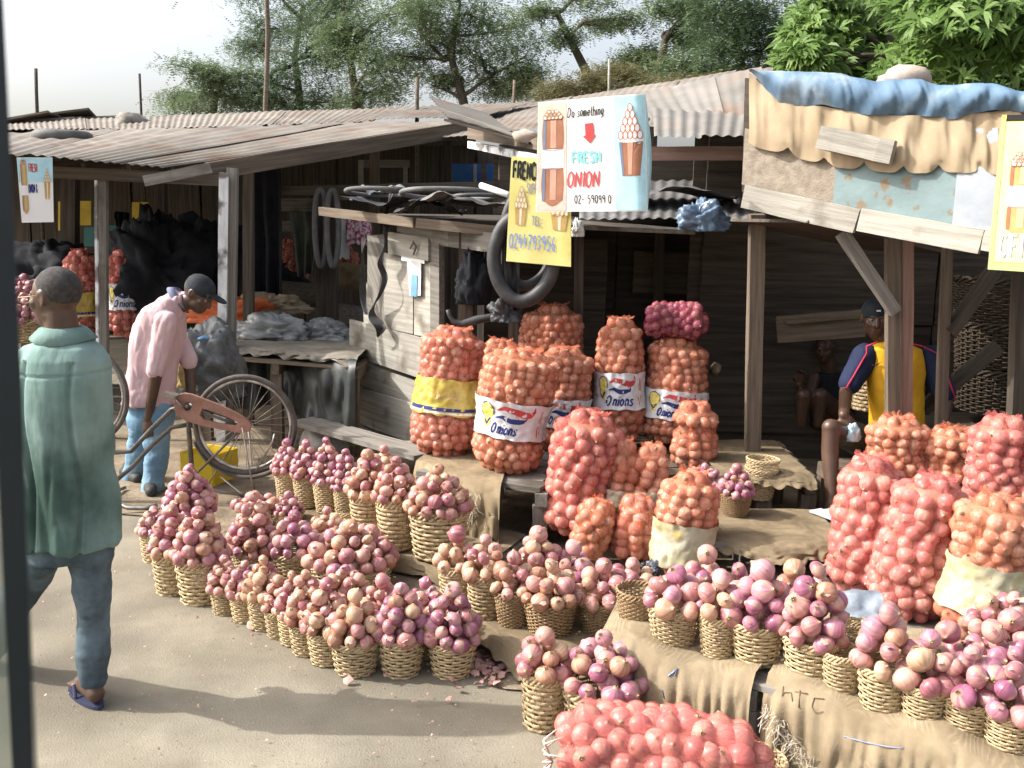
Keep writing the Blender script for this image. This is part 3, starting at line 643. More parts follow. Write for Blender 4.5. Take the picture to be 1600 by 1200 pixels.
# u, v_base, v_rim, w_px, z, v_top (0 = empty), tone, onion dia, basket kind, phrase
GR_ = 'onion baskets standing along the road'; GB_ = 'onion baskets on the low rear platform'; GA_ = 'onion baskets on the low front pallet'; GT_ = 'onion baskets on the burlap-covered table'
BL = [
 (244,881,838,48,0,792,'purple',.062,'coarse',GR_,'leftmost basket of the roadside row'),
 (272,933,872,64,0,790,'pink',.075,'coarse',GR_,'second roadside basket from the left'),
 (315,948,884,76,0,792,'pink',.080,'coarse',GR_,'third roadside basket from the left, with dark bottom'),
 (300,880,812,74,0,726,'purple',.074,'coarse',GR_,'tall steep heap behind the leftmost roadside baskets'),
 (353,963,928,48,0,868,'pink',.060,'coarse',GR_,'first small roadside basket right of the tall ones'),
 (385,975,937,50,0,872,'pink',.062,'coarse',GR_,'second small roadside basket right of the tall ones'),
 (414,987,942,52,0,866,'tan',.068,'coarse',GR_,'third small roadside basket, tan onions on top'),
 (437,999,960,46,0,900,'pink',.060,'coarse',GR_,'narrow roadside basket, fourth of the small ones'),
 (458,1011,968,48,0,892,'pink',.060,'coarse',GR_,'narrow roadside basket, fifth of the small ones'),
 (480,1027,982,54,0,888,'tan',.066,'coarse',GR_,'fourth roadside basket counted from the right end'),
 (512,1043,996,64,0,905,'pink',.070,'coarse',GR_,'roadside basket just left of the frontmost one'),
 (556,1060,1012,80,0,925,'tan',.078,'coarse',GR_,'frontmost roadside basket, tan onions on top'),
 (627,1062,1006,74,0,908,'purple',.076,'coarse',GR_,'roadside basket second from the right end'),
 (706,1064,1014,78,0,910,'purple',.078,'coarse',GR_,'rightmost basket of the roadside row'),
 (398,905,872,70,0,770,'pink',.080,'mid',GR_,'inner row basket with a flaky onion on top'),
 (462,912,872,76,0,800,'purple',.076,'mid',GR_,'inner row basket left of the wide brown tray'),
 (512,880,846,56,0,792,'tan',.072,'mid',GR_,'inner row basket behind the wide brown tray'),
 (452,838,810,44,0,768,'purple',.055,'mid',GR_,'small rear basket with tiny purple onions'),
 (400,835,800,60,0,766,'pink',.072,'mid',GR_,'rear basket right of the tall steep heap'),
 (598,1020,975,70,0,902,'pink',.074,'mid',GR_,'basket hidden behind the frontmost roadside baskets'),
 (664,1032,985,72,0,905,'pink',.074,'mid',GR_,'basket hidden between the two rightmost roadside baskets'),
 (540,985,940,66,0,880,'pink',.072,'mid',GR_,'basket hidden behind the fourth from the right'),
 (537,852,818,56,0,0,'pink',.07,'mid',GR_,'lying among the inner row behind the wide tray'),
 (450,784,742,42,.1,688,'purple',.064,'mid',GB_,'leftmost small basket near the bicycle wheel'),
 (480,795,752,42,.1,686,'purple',.064,'mid',GB_,'second small basket from the bicycle wheel'),
 (511,803,758,42,.1,682,'purple',.066,'mid',GB_,'third small basket from the bicycle wheel'),
 (541,810,770,42,.1,700,'purple',.062,'mid',GB_,'fourth small basket from the bicycle wheel'),
 (575,845,780,58,.1,704,'tan',.076,'coarse',GB_,'first tall basket right of the small purple ones'),
 (619,863,790,64,.1,712,'tan',.078,'coarse',GB_,'second tall basket right of the small purple ones'),
 (684,880,812,96,.1,728,'tan',.084,'coarse',GB_,'large tall basket at the right end of the rear platform'),
 (600,790,755,50,.1,696,'tan',.080,'mid',GB_,'rear basket with cream onions beside the green sprig'),
 (713,955,895,56,.13,826,'tan',.080,'coarse',GA_,'leftmost basket on the low front pallet'),
 (757,971,908,62,.13,834,'tan',.082,'coarse',GA_,'second basket on the low front pallet'),
 (801,985,934,62,.13,858,'tan',.082,'fine',GA_,'third basket on the low front pallet, brown and fine-woven'),
 (859,1000,952,88,.13,878,'tan',.082,'fine',GA_,'wide brown basket in the middle of the front pallet'),
 (838,958,905,66,.13,826,'mix',.084,'mid',GA_,'basket behind the wide brown one, a purple onion on top'),
 (893,962,915,62,.13,848,'purple',.086,'mid',GA_,'basket behind, one large purple onion crowning it'),
 (939,996,952,78,.13,874,'pink',.084,'fine',GA_,'brown basket at the right end of the front pallet'),
 (985,958,915,56,.13,872,'tan',.080,'fine',GA_,'brown basket beside the black plastic bag'),
 (994,993,934,70,.30,0,'tan',.08,'fine',GT_,'brown, empty, at the left end of the table'),
 (1051,1014,962,84,.33,888,'pink',.086,'mid',GT_,'first full basket on the left of the table'),
 (1098,985,945,62,.33,858,'pink',.086,'mid',GT_,'basket behind the first full one on the table'),
 (1119,1030,970,62,.33,896,'pink',.084,'mid',GT_,'narrow basket second from the left of the table front'),
 (1148,990,950,66,.33,882,'purple',.088,'mid',GT_,'basket behind, between the narrow and the broad one'),
 (1181,1045,986,86,.33,878,'purple',.092,'coarse',GT_,'broad basket left of the marked one on the table'),
 (1232,1010,965,62,.33,880,'pink',.09,'mid',GT_,'basket behind the broad and the marked one'),
 (1264,1072,1012,90,.33,880,'pink',.094,'coarse',GT_,'basket with a tall heap beside the empty ones'),
 (1312,1090,1028,64,.33,0,'tan',.08,'coarse',GT_,'empty, right of the tall heap on the table'),
 (1338,1046,1000,54,.33,0,'tan',.08,'coarse',GT_,'empty, second in the file of empties on the table'),
 (1341,1012,972,52,.33,0,'tan',.08,'mid',GT_,'empty with grey plastic on it, rearmost on the table'),
 (1375,1118,1054,80,.33,948,'pink',.092,'coarse',GT_,'basket right of the empties, one cream onion on top'),
 (1440,1140,1080,74,.33,985,'pink',.092,'coarse',GT_,'second basket right of the empties'),
 (1470,1095,1050,80,.33,975,'pink',.094,'mid',GT_,'basket behind the second one right of the empties'),
 (1505,1158,1104,78,.33,1000,'purple',.092,'coarse',GT_,'third basket right of the empties'),
 (1570,1180,1124,80,.33,1030,'purple',.092,'coarse',GT_,'frontmost right basket cut by the picture edge'),
 (1540,1100,1060,84,.33,975,'purple',.092,'mid',GT_,'basket behind the third, heaped with purple onions'),
 (1602,1120,1070,84,.33,985,'purple',.092,'mid',GT_,'basket at the right picture edge behind the frontmost'),
 (847,1147,1064,76,0,984,'pink',.088,'coarse','baskets on the ground by the large lying sack','tall basket with a shred of plastic, left of the lying sack'),
 (937,1168,1094,126,0,994,'purple',.094,'coarse','baskets on the ground by the large lying sack','wide basket half hidden behind the lying sack'),
 (1147,808,778,54,.30,726,'purple',.060,'fine','baskets by the burlap-covered pallets','brown basket with small purple onions on the rear pallet'),
 (1098,790,764,50,.30,722,'purple',.060,'fine','baskets by the burlap-covered pallets','brown basket behind the small orange sack on the rear pallet'),
]
for i, (u, vb, vr, wp, z, vt, tone, od, key, grp, ph) in enumerate(BL):
    p = G(u, vb, z); s = dep(p)/F; rt = wp*s/2*.98; out = Vector((p.x, p.y-CAM.y, 0)).normalized()
    P0 = p+out*rt*.76; s = dep(P0)/F; h = (vb-vr)*s*1.08+.10*rt
    P0 = Vector((P0.x, P0.y, z))
    tn = {'purple': 'purple-pink', 'pink': 'pink', 'tan': 'tan-pink', 'mix': 'purple and tan'}[tone]
    short = ph
    if vt: lab = 'wicker basket heaped with %s onions, %s' % (tn, ph)
    else: lab = 'wicker basket, %s' % ph
    lab = ' '.join(lab.split()[:16])
    b = basket(P0, rt, h, key, lab, grp, 0 if i != 22 else .5)
    if vt:
        od *= .96 if od < .088 else .89; hh = max(od*.8, (vr-vt)*s*1.0-rt*.30-od*.2); cc = P0+Vector((0,0,h*.97))
        heap(cc, None, rt, hh, od, tone, ' '.join(('%s onion in the heap: %s' % (tn, ph)).split()[:16]), grp.replace('baskets', 'onions in baskets') if False else 'onions heaped in the '+ph, seed=i+11)
# wide trays
def tray(u, vb, z, wp, hp, vt, tone, od, key, ph, grp):
    p = G(u, vb, z); s = dep(p)/F; rt = wp*s/2; out = Vector((p.x, p.y, 0)).normalized(); P0 = p+out*rt*.8; P0.z = z; h = hp*s
    basket(P0, rt, h, key, ' '.join(('wide shallow wicker tray of %s onions, %s' % (tone, ph)).split()[:16]), grp)
    heap(P0+Vector((0,0,h*.95)), None, rt, max(.01, (vb-hp-vt)*s), od, tone, ' '.join(('%s onion in the wide tray, %s' % (tone, ph)).split()[:16]), 'onions in the tray, '+ph, seed=int(u))
tray(548,925,.02,134,34,828,'pink',.088,'tray','in the middle of the roadside baskets',GR_)
tray(1572,1035,.42,118,34,940,'pink',.080,'tray','high at the right picture edge',GT_)
tray(1168,1262,0,112,60,1178,'pink',.085,'tray','at the bottom edge before the lying sack','baskets on the ground by the large lying sack')
# nested empties
p = G(1184,785,.30)+Vector((.03,.1,0))
for k, nm in enumerate(('bottom', 'middle', 'top')):
    basket(p+Vector((.004*k,0,.055*k)), .098, .14, 'mid', 'empty wicker basket, %s of the nested stack on the rear pallet' % nm, 'nested empty baskets')
# far left basket behind the teal man
p = G(44,530,.72); basket(p, .36, .22, 'mid', 'wide basket of purple onions on the far left stall, behind the man in teal', 'baskets on the far left stall')
heap(p+Vector((0,0,.2)), None, .36, .40, .075, 'purple', 'purple onion in the far left heap behind the man in teal', 'onions in the far left heap', seed=90)
p = G(150,512,.72); basket(p, .17, .16, 'mid', 'small basket between the two far left sacks', 'baskets on the far left stall')
heap(p+Vector((0,0,.15)), None, .17, .1, .075, 'tan', 'tan onion in the small far basket between the two sacks', 'onions in the small far basket', seed=91)

fl_ = MB(); rf = random.Random(77)
for (sz, m, tn, sh, lab, grp) in LOOSE:
    if rf.random() < .30:
        c_ = m.translation; q_ = (CAM-c_).normalized()+Vector((rf.uniform(-.8,.5), rf.uniform(-.4,.4), rf.uniform(-.2,.8))); flake(fl_, c_+q_.normalized()*m.to_scale().x*.49, rf.uniform(.006,.017), rf)
fl_.build('onion_skins', SKINM, label='loose papery onion skins clinging to the heaps in the baskets', cat='onion skins', kind='stuff')
LOOSE.sort(key=lambda a: -a[0])
for (sz, m, tn, sh, lab, grp) in LOOSE[:300]:
    o = bpy.data.objects.new('onion', OME[tn, sh]); COL.objects.link(o); o.matrix_world = m
    tag(o, lab, 'onion', grp)
vv = []; ff = []; uu = []; mi = []; off = 0; tl = list(ON)
for (sz, m, tn, sh, lab, grp) in LOOSE[300:]:
    v, f, uv = OSH[sh]; M3 = np.array(m); w_ = v @ M3[:3,:3].T + M3[:3,3]; vv.append(w_); uu += uv
    ff += [tuple(a+off for a in q) for q in f]; mi += [tl.index(tn)]*len(f); off += len(v)
me = fresh('onions', np.concatenate(vv), ff, True, uu)
for t_ in tl: me.materials.append(ON[t_])
me.polygons.foreach_set('material_index', mi)
tag(link('onions', me), 'remaining pink, purple and tan onions filling the many wicker baskets', 'onions', kind='stuff')

# ================================================================== stroke lettering
FONT = {
'A': [[(0,0),(.3,1),(.6,0)],[(.12,.35),(.48,.35)]], 'C': [[(.58,.85),(.4,1),(.15,.95),(0,.7),(0,.3),(.15,.05),(.4,0),(.58,.15)]],
'D': [[(0,0),(0,1),(.3,.97),(.55,.7),(.55,.3),(.3,.03),(0,0)]], 'E': [[(.55,1),(0,1),(0,0),(.55,0)],[(0,.52),(.45,.52)]],
'F': [[(.55,1),(0,1),(0,0)],[(0,.52),(.45,.52)]], 'G': [[(.58,.85),(.4,1),(.15,.95),(0,.7),(0,.3),(.15,.05),(.4,0),(.58,.15),(.58,.45),(.35,.45)]],
'H': [[(0,0),(0,1)],[(.55,0),(.55,1)],[(0,.5),(.55,.5)]], 'I': [[(.1,0),(.1,1)]], 'L': [[(0,1),(0,0),(.5,0)]],
'N': [[(0,0),(0,1),(.55,0),(.55,1)]], 'O': [[(.28,1),(.08,.85),(0,.5),(.08,.15),(.28,0),(.5,.15),(.58,.5),(.5,.85),(.28,1)]],
'P': [[(0,0),(0,1),(.4,.98),(.55,.78),(.4,.52),(0,.5)]], 'R': [[(0,0),(0,1),(.4,.98),(.52,.78),(.4,.55),(0,.52)],[(.2,.5),(.56,0)]],
'S': [[(.55,.85),(.35,1),(.1,.92),(.05,.7),(.28,.52),(.52,.35),(.5,.1),(.25,0),(0,.12)]], 'T': [[(0,1),(.6,1)],[(.3,1),(.3,0)]],
'U': [[(0,1),(0,.25),(.15,0),(.4,0),(.55,.25),(.55,1)]], 'Y': [[(0,1),(.3,.5),(.6,1)],[(.3,.5),(.3,0)]],
'0': [[(.28,1),(.08,.85),(0,.5),(.08,.15),(.28,0),(.48,.15),(.55,.5),(.48,.85),(.28,1)]], '2': [[(.02,.8),(.2,1),(.45,.92),(.5,.7),(0,0),(.55,0)]],
'3': [[(0,.9),(.25,1),(.5,.8),(.22,.54),(.52,.28),(.25,0),(0,.1)]], '4': [[(.15,1),(0,.4),(.55,.4)],[(.4,.75),(.38,0)]],
'5': [[(.5,1),(.08,1),(.05,.58),(.35,.6),(.52,.35),(.35,.02),(0,.05)]], '6': [[(.45,1),(.12,.65),(.02,.3),(.2,0),(.45,.08),(.48,.35),(.25,.5),(.05,.35)]],
'7': [[(0,1),(.55,1),(.2,0)],[(.12,.5),(.45,.5)]], '9': [[(.5,.75),(.3,1),(.05,.85),(.05,.6),(.28,.5),(.5,.7),(.45,0)]],
'&': [[(.6,0),(.1,.75),(.25,1),(.42,.8),(.05,.3),(.2,0),(.6,.4)]], ':': [[(.1,.25),(.1,.35)],[(.1,.65),(.1,.75)]], '-': [[(0,.45),(.4,.45)]],
'n': [[(.0,.6),(.08,.6),(.08,0)],[(.08,.45),(.28,.62),(.42,.5),(.42,0)]], 'i': [[(.08,0),(.08,.6)],[(.08,.76),(.08,.84)]],
'o': [[(.22,.6),(.04,.45),(.04,.15),(.22,0),(.42,.15),(.42,.45),(.22,.6)]], 's': [[(.4,.52),(.2,.6),(.05,.47),(.38,.15),(.2,0),(0,.1)]],
'm': [[(0,0),(0,.58)],[(0,.45),(.15,.6),(.26,.45),(.26,0)],[(.26,.45),(.42,.6),(.52,.45),(.52,0)]], 'e': [[(.03,.32),(.42,.32),(.35,.58),(.12,.55),(.02,.3),(.15,.02),(.42,.1)]],
't': [[(.15,.95),(.15,.08),(.35,0)],[(0,.62),(.32,.62)]], 'h': [[(0,1),(0,0)],[(0,.42),(.2,.6),(.38,.45),(.38,0)]], 'g': [[(.4,.55),(.15,.6),(.02,.3),(.15,.02),(.4,.15)],[(.4,.6),(.4,-.2),(.1,-.3)]],
}
def ribbon(mb, pts, th, fn, ly, taper=None):
    """a painted stroke: polyline in sign space turned into one mitred ribbon; fn(x,y,lift) gives the place"""
    n = len(pts); closed = n > 2 and (Vector((*pts[0],0))-Vector((*pts[-1],0))).length < 1e-6
    # subdivide so it follows curved carriers
    q = []
    for i in range(n-1):
        for k in range(3): q.append((pts[i][0]+(pts[i+1][0]-pts[i][0])*k/3, pts[i][1]+(pts[i+1][1]-pts[i][1])*k/3))
    if not closed: q.append(pts[-1])
    N = len(q); vs = []
    for i in range(N):
        a = q[i-1] if (i > 0 or closed) else q[i]; b = q[(i+1) % N] if (i < N-1 or closed) else q[i]
        dx, dy = b[0]-a[0], b[1]-a[1]; L = math.hypot(dx, dy) or 1; t = th/2*(taper(i/(N-1)) if taper else 1)
        vs.append(fn(q[i][0]-dy/L*t, q[i][1]+dx/L*t, ly)); vs.append(fn(q[i][0]+dy/L*t, q[i][1]-dx/L*t, ly))
    M = N if closed else N-1
    mb.add(vs, [(2*i, 2*i+1, (2*((i+1) % N))+1, 2*((i+1) % N)) for i in range(M)])
def write(mb, text, x, y, h, wsc, th, fn, slant=0, ly=.001, jit=0):
    rr = random.Random(len(text)+int(x*100))
    for ch in text:
        if ch == ' ': x += .45*h*wsc; continue
        adv = {'I': .3, 'i': .3, ':': .3, 'm': .75, 'n': .62, 'o': .62, 's': .58, 'e': .6, 't': .5, 'h': .55, 'g': .58}.get(ch, .82)
        jy = rr.uniform(-jit, jit)*h
        for k, st in enumerate(FONT[ch]):
            ribbon(mb, [(x+(px*wsc+py*slant)*h, y+py*h+jy) for px, py in st], th, fn, ly+.0003*k)
        x += adv*h*wsc
    return x
def poly(mb, pts, fn, ly, n=1):
    c = (sum(p[0] for p in pts)/len(pts), sum(p[1] for p in pts)/len(pts)); E = []; big = max(abs(p[0]-c[0])+abs(p[1]-c[1]) for p in pts) > .06
    for i, p in enumerate(pts):
        q = pts[(i+1) % len(pts)]; m = 4 if big else 1
        for k in range(m): E.append((p[0]+(q[0]-p[0])*k/m, p[1]+(q[1]-p[1])*k/m))
    N = len(E); K = 6 if big else 1; vs = [fn(c[0], c[1], ly)]
    for r in range(1, K+1): vs += [fn(c[0]+(p[0]-c[0])*r/K, c[1]+(p[1]-c[1])*r/K, ly) for p in E]
    fs = [(0, 1+i, 1+(i+1) % N) for i in range(N)]
    for r in range(K-1): fs += [(1+r*N+i, 1+(r+1)*N+i, 1+(r+1)*N+(i+1) % N, 1+r*N+(i+1) % N) for i in range(N)]
    mb.add(vs, fs)
INK = {k: flat('paint_'+k, c, rough=.55) for k, c in dict(black=(.02,.02,.02), navy=(.03,.04,.16), red=(.50,.07,.07), cyan=(.22,.58,.58), blue=(.22,.32,.62), brown=(.33,.15,.09), lightbrown=(.52,.30,.22),
   white=(.80,.80,.78), yellow=(.75,.62,.12), grey=(.30,.30,.33), pink=(.74,.50,.42), skyblue=(.42,.68,.76), gold=(.50,.33,.13), tan=(.55,.42,.25), slate=(.16,.2,.27), cream=(.76,.70,.55), rust=(.45,.12,.05)).items()}
# ================================================================== sacks
BANDW = mat('white_printed_film', (.56,.56,.57), (.70,.70,.70), rough=.42, scale=9, bump=.5, bscale=16, spec=.4, bdist=.006, rnd=0)
BANDY = mat('yellow_film', (.40,.30,.04), (.56,.44,.10), rough=.3, scale=9, bump=.8, bscale=16, c3=(.30,.21,.04), s3=14, spec=.6, bdist=.01, rnd=0)
BANDP = mat('pale_gold_film', (.35,.31,.17), (.50,.47,.36), rough=.32, scale=7, bump=.8, bscale=14, c3=(.60,.47,.14), s3=8, spec=.55, bdist=.01, rnd=0)
def sack(P0, h, r, net, tone, od, label, lean=(0,0), band=None, seed=0, group='tall net sacks of onions', cinch=None, yaw=0, kind='std', name='onion_sack', arc=2.35, topr=.62):
    """P0 base centre, h height, r radius; the onions are parts, the netting follows them"""
    rr = random.Random(seed); o = empty(name, P0, label, 'onion sack', group)
    tilt = Matrix.Rotation(lean[0], 4, 'Y') @ Matrix.Rotation(lean[1], 4, 'X')
    if kind == 'lying': rot = Matrix.Rotation(yaw, 4, 'Z') @ Matrix.Rotation(math.pi/2, 4, 'Y')
    else: rot = tilt
    o.rotation_euler = rot.to_euler()
    o.location = P0
    inv = wmat(o).inverted(); camL = inv @ CAM; cama = math.atan2(camL.y, camL.x)
    if kind == 'lying': cama = math.atan2((inv.to_3x3() @ Vector((-.35,-.6,.75))).y, (inv.to_3x3() @ Vector((-.35,-.6,.75))).x)
    # profile: (radius, z) by arc
    prof = []
    for t in np.linspace(0, 1, 60):
        z = h*t; e0 = min(1, t/(.16)); e1 = min(1, (1-t)/.13)
        rad = r*(1-(1-e0)**2.2*.55)*(1-(1-e1)**2.4*(1-topr)); rad *= 1+.05*math.sin(t*5+seed)+.03*math.sin(t*13+seed*2)
        if band: rad *= 1-.06*math.exp(-((t-(band[0]+band[1])/2)/.16)**2)
        if cinch: rad *= 1-.28*math.exp(-((t-cinch)/.05)**2)
        prof.append((rad, z))
    cen = []; rows = max(2, round(h/(od*.80)))
    for j in range(rows+1):
        if j == rows: z = h-od*.30
        else: z = od*.45+(h-od*.9)*j/rows
        t = min(1, z/h); rad = float(np.interp(t, np.linspace(0,1,60), [p[0] for p in prof]))-od*.46
        if j == rows: rad *= .62
        n = max(3, int(2*math.pi*rad/(od*.93))); off = rr.uniform(0, 6.28)
        for k in range(n):
            a = off+2*math.pi*k/n+rr.uniform(-.06,.06); dd = od*rr.uniform(.86, 1.16)
            c = Vector((rad*math.cos(a), rad*math.sin(a), z+rr.uniform(-.16,.16)*od)); cen.append((c, dd))
    for k in range(5): a = k*1.3; cen.append((Vector((rr.uniform(.1,.35)*r*topr*math.cos(a), rr.uniform(.1,.3)*r*topr*math.sin(a), h-od*.22)), od))
    w1, w2, e1 = rr.uniform(-.10,.10)*r, rr.uniform(-.06,.06)*r, rr.uniform(-.09,.09)
    if kind == 'lying': w1, w2, e1 = -.02, .02, -.05
    def WX(x, y, z):                     # slump: each sack sags and bulges its own way
        t = z/h; k = 1+e1*np.sin(2.6*t+seed); return x*k+w1*np.sin(math.pi*t), y*(2-k)+w2*np.sin(math.pi*t*1.3), z
    cen = [(Vector(WX(c.x, c.y, c.z)), d_) for c, d_ in cen]
    # core so that no light passes between the onions
    core = MB(); pr = [(max(.01, p[0]-od*.62), max(od*.3, min(h-od*.45, p[1]))) for p in prof[::6]]+[(.01, h-od*.4)]
    rows_ = [[Vector(WX(q[0]*math.cos(a), q[0]*math.sin(a), q[1])) for a in np.linspace(0, 2*math.pi, 16, endpoint=False)] for q in pr]
    core.grid([v for rw in rows_ for v in rw], len(pr), 16, closed=True)
    me = fresh('inner_onions', core.v, core.f); me.materials.append(ON[tone]); tag(link('inner_onions', me, None, o), kind='stuff')
    nvis = 0
    b0, b1 = (band[0]*h+od*.5, band[1]*h-od*.5) if band else (9, -9)
    for c, dd in cen:
        da = (math.atan2(c.y, c.x)-cama+math.pi) % (2*math.pi)-math.pi
        if abs(da) > arc and c.z < h-od*.6: continue
        if b0 < c.z < b1: continue
        if nvis >= 290: break
        nvis += 1
        q = bpy.data.objects.new('onion', OME[tone, rr.randrange(6)]); COL.objects.link(q); q.parent = o
        q.matrix_local = Matrix.Translation(c) @ rot_rand(3, rr) @ Matrix.Diagonal((dd, dd, dd, 1))
    # netting pulled over the onions
    nu, nv = 64, 72; th = np.linspace(0, 2*math.pi, nv, endpoint=False); base = []; nrm = []
    prf = prof+[(prof[-1][0]*.55, h+.002), (0.004, h+.004)]
    pz = np.array([p[1] for p in prf]); prr = np.array([p[0] for p in prf])
    ar = np.concatenate([[0], np.cumsum(np.hypot(np.diff(pz), np.diff(prr)))]); at = np.linspace(0, ar[-1], nu)
    zz = np.interp(at, ar, pz); ra = np.interp(at, ar, prr); dz = np.gradient(zz); dr = np.gradient(ra); L = np.hypot(dz, dr)+1e-9; nr_, nz_ = dz/L, -dr/L
    B = np.stack([ra[:,None]*np.cos(th), ra[:,None]*np.sin(th), np.repeat(zz[:,None], nv, 1)], -1).reshape(-1,3)
    Nn = np.stack([nr_[:,None]*np.cos(th), nr_[:,None]*np.sin(th), np.repeat(nz_[:,None], nv, 1)], -1).reshape(-1,3)
    B = np.stack(WX(B[:,0], B[:,1], B[:,2]), -1); O = B-Nn*(od*.9); C = np.array([tuple(c) for c, _ in cen]); RD = np.array([d_*.50 for _, d_ in cen])
    best = np.full(len(O), od*.60)
    for i in range(0, len(O), 512):
        D = C[None]-O[i:i+512,None]; tca = (D*Nn[i:i+512,None]).sum(-1); d2 = (D*D).sum(-1)-tca**2; hh = RD[None]**2-d2
        t_ = np.where(hh > 0, tca+np.sqrt(np.maximum(hh, 0)), 0); best[i:i+512] = np.maximum(best[i:i+512], t_.max(1))
    g_ = best.reshape(nu, nv)
    for _ in range(1):                   # stretched netting bridges the gaps
        s_ = (np.roll(g_,1,1)+np.roll(g_,-1,1)+np.roll(g_,1,0)+np.roll(g_,-1,0))/4; s_[0] = g_[0]; s_[-1] = g_[-1]; g_ = np.maximum(g_, s_)
    S = O+Nn*(g_.reshape(-1,1)+.0025)
    S = S.reshape(nu, nv, 3)
    if kind != 'lying':                  # gathered frill on top
        fr_ = []
        for k in range(3):
            rad = r*(.18+.17*k); fr_.append([(rad*(1+.22*nz((math.cos(a)*3,math.sin(a)*3,k),1.2,seed))*math.cos(a), rad*(1+.2*nz((math.cos(a)*3,math.sin(a)*3,k+4),1.2,seed))*math.sin(a), h+.004+.011*k*(1+1.3*nz((math.cos(a)*4,math.sin(a)*4,7),1.1,seed))) for a in th])
    mb = MB(); uv = []
    mb.grid([tuple(v) for v in S.reshape(-1,3)], nu, nv, closed=True)
    for i in range(nu):
        for j in range(nv): uv.append((i/nu*h/.6, j/nv))
    me = fresh('netting', mb.v, mb.f, True, uv); me.materials.append(NET[net]); link('netting', me, None, o)
    if kind != 'lying':
        mb = MB(); mb.grid([v for rw in fr_ for v in rw], 3, nv, closed=True)
        me = fresh('gathered_top', mb.v, mb.f, True, [(j/8, j/nv) for i in range(3) for j in range(nv)]); me.materials.append(NET[net]); link('gathered_top', me, None, o)
    if band:
        z0, z1 = band[0]*h, band[1]*h; bm_ = {'w': BANDW, 'y': BANDY, 'p': BANDP}[band[2]]
        def fn(x, y, ly):                # x in metres round the sack from the camera side, y 0..1 up the band
            z = z0+(z1-z0)*y; k = float(np.interp(z/h, np.linspace(0,1,60), [p[0] for p in prof])); rad = k+.011+ly*1.6
            a = cama+x/r
            rad += .010*nz((math.cos(a)*2, math.sin(a)*2, z*9), 3, seed)+.009*abs(nz((math.cos(a)*2.5, math.sin(a)*2.5, z*14), 3, seed+5))
            return Vector(WX(rad*math.cos(a), rad*math.sin(a), z))
        P = []; na = 96
        for j in range(17):
            for k in range(na): P.append(fn(2*math.pi*r*k/na, j/16+.02*math.sin(k*.5+seed)*(1 if j in (0,16) else 0), 0))
        mb = MB(); mb.grid(P, 17, na, closed=True); me = fresh('label_band', mb.v, mb.f); me.materials.append(bm_); lb = link('label_band', me, None, o)
        def pr_(nm, m_, b_):
            me = fresh(nm, b_.v, b_.f, False); me.materials.append(m_); link(nm, me, None, lb)
        if band[2] == 'w':
            W = r; x0 = -W*.70
            b = MB(); poly(b, [(x0+.22*W*math.cos(a), .68+.24*math.sin(a)) for a in np.linspace(0, 2*math.pi, 18, endpoint=False)], fn, .0008)
            poly(b, [(x0-.02*W+.14*W*math.cos(a), .38+.15*math.sin(a)) for a in np.linspace(0, 2*math.pi, 16, endpoint=False)], fn, .0006); pr_('onion_emblem', INK['yellow'], b)
            bh = z1-z0; fm = lambda x, y, ly: fn(x, y/bh, ly); S_ = lambda P: [(x, y*bh) for x, y in P]
            b = MB(); ribbon(b, S_([(x0+(.21*math.cos(a))*W, .68+.23*math.sin(a)) for a in np.linspace(-.4, 4.2, 12)]), .006, fm, .0016)
            ribbon(b, S_([(x0-.1*W,.45),(x0-.02*W,.3),(x0+.1*W,.5)]), .010, fm, .0018); pr_('emblem_outline', INK['navy'], b)
            tp = lambda t: .2+1.0*math.sin(math.pi*min(1, t*1.05))
            b = MB(); ribbon(b, S_([(x0+.3*W,.74),(x0+.5*W,.83),(x0+.8*W,.77),(x0+1.05*W,.71),(x0+1.22*W,.72),(x0+1.30*W,.82),(x0+1.27*W,.95)]), .034, fm, .001, tp); pr_('red_swoosh', INK['red'], b)
            b = MB(); ribbon(b, S_([(x0+.26*W,.54),(x0+.45*W,.58),(x0+.7*W,.50),(x0+.95*W,.51),(x0+1.1*W,.54),(x0+1.14*W,.63)]), .026, fm, .0012, tp); pr_('blue_swoosh', INK['navy'], b)
            b = MB(); fx = lambda x, y, ly: fm(x0+.16*W+x, .12*bh+y, ly); write(b, 'O', 0, 0, bh*.27, .72, .011, fx, .22); write(b, 'nions', bh*.185, 0, bh*.30, .70, .011, fx, .22); pr_('onions_lettering', INK['navy'], b)
            b = MB(); ribbon(b, S_([(x0+1.56*W,.85),(x0+1.56*W,.52)]), .007, fm, .001); ribbon(b, S_([(x0+1.64*W,.8),(x0+1.62*W,.5)]), .005, fm, .0012); ribbon(b, S_([(x0+1.52*W,.42),(x0+1.54*W,.12)]), .009, fm, .001)
            ribbon(b, S_([(x0+1.64*W,.38),(x0+1.62*W,.2)]), .007, fm, .0012); pr_('red_figure', INK['rust'], b)
        elif band[2] == 'y':
            bh = z1-z0; fm = lambda x, y, ly: fn(x, y/bh, ly); C5 = [-1.3,-.9,-.5,-.1,.3,.7,1.1]
            b = MB(); ribbon(b, [(r*c, .17*bh) for c in C5], .022, fm, .0015); pr_('blue_stripe', INK['navy'], b)
            b = MB(); ribbon(b, [(r*c, .07*bh) for c in C5], .014, fm, .0015); pr_('white_stripe', INK['cream'], b)
            b = MB(); write(b, 'ONIONS', -.35*r, .45*bh, bh*.2, .8, .006, fm); pr_('faint_lettering', INK['gold'], b)
        else:
            b = MB(); rq = random.Random(seed); bh = z1-z0; fm = lambda x, y, ly: fn(x, y/bh, ly)
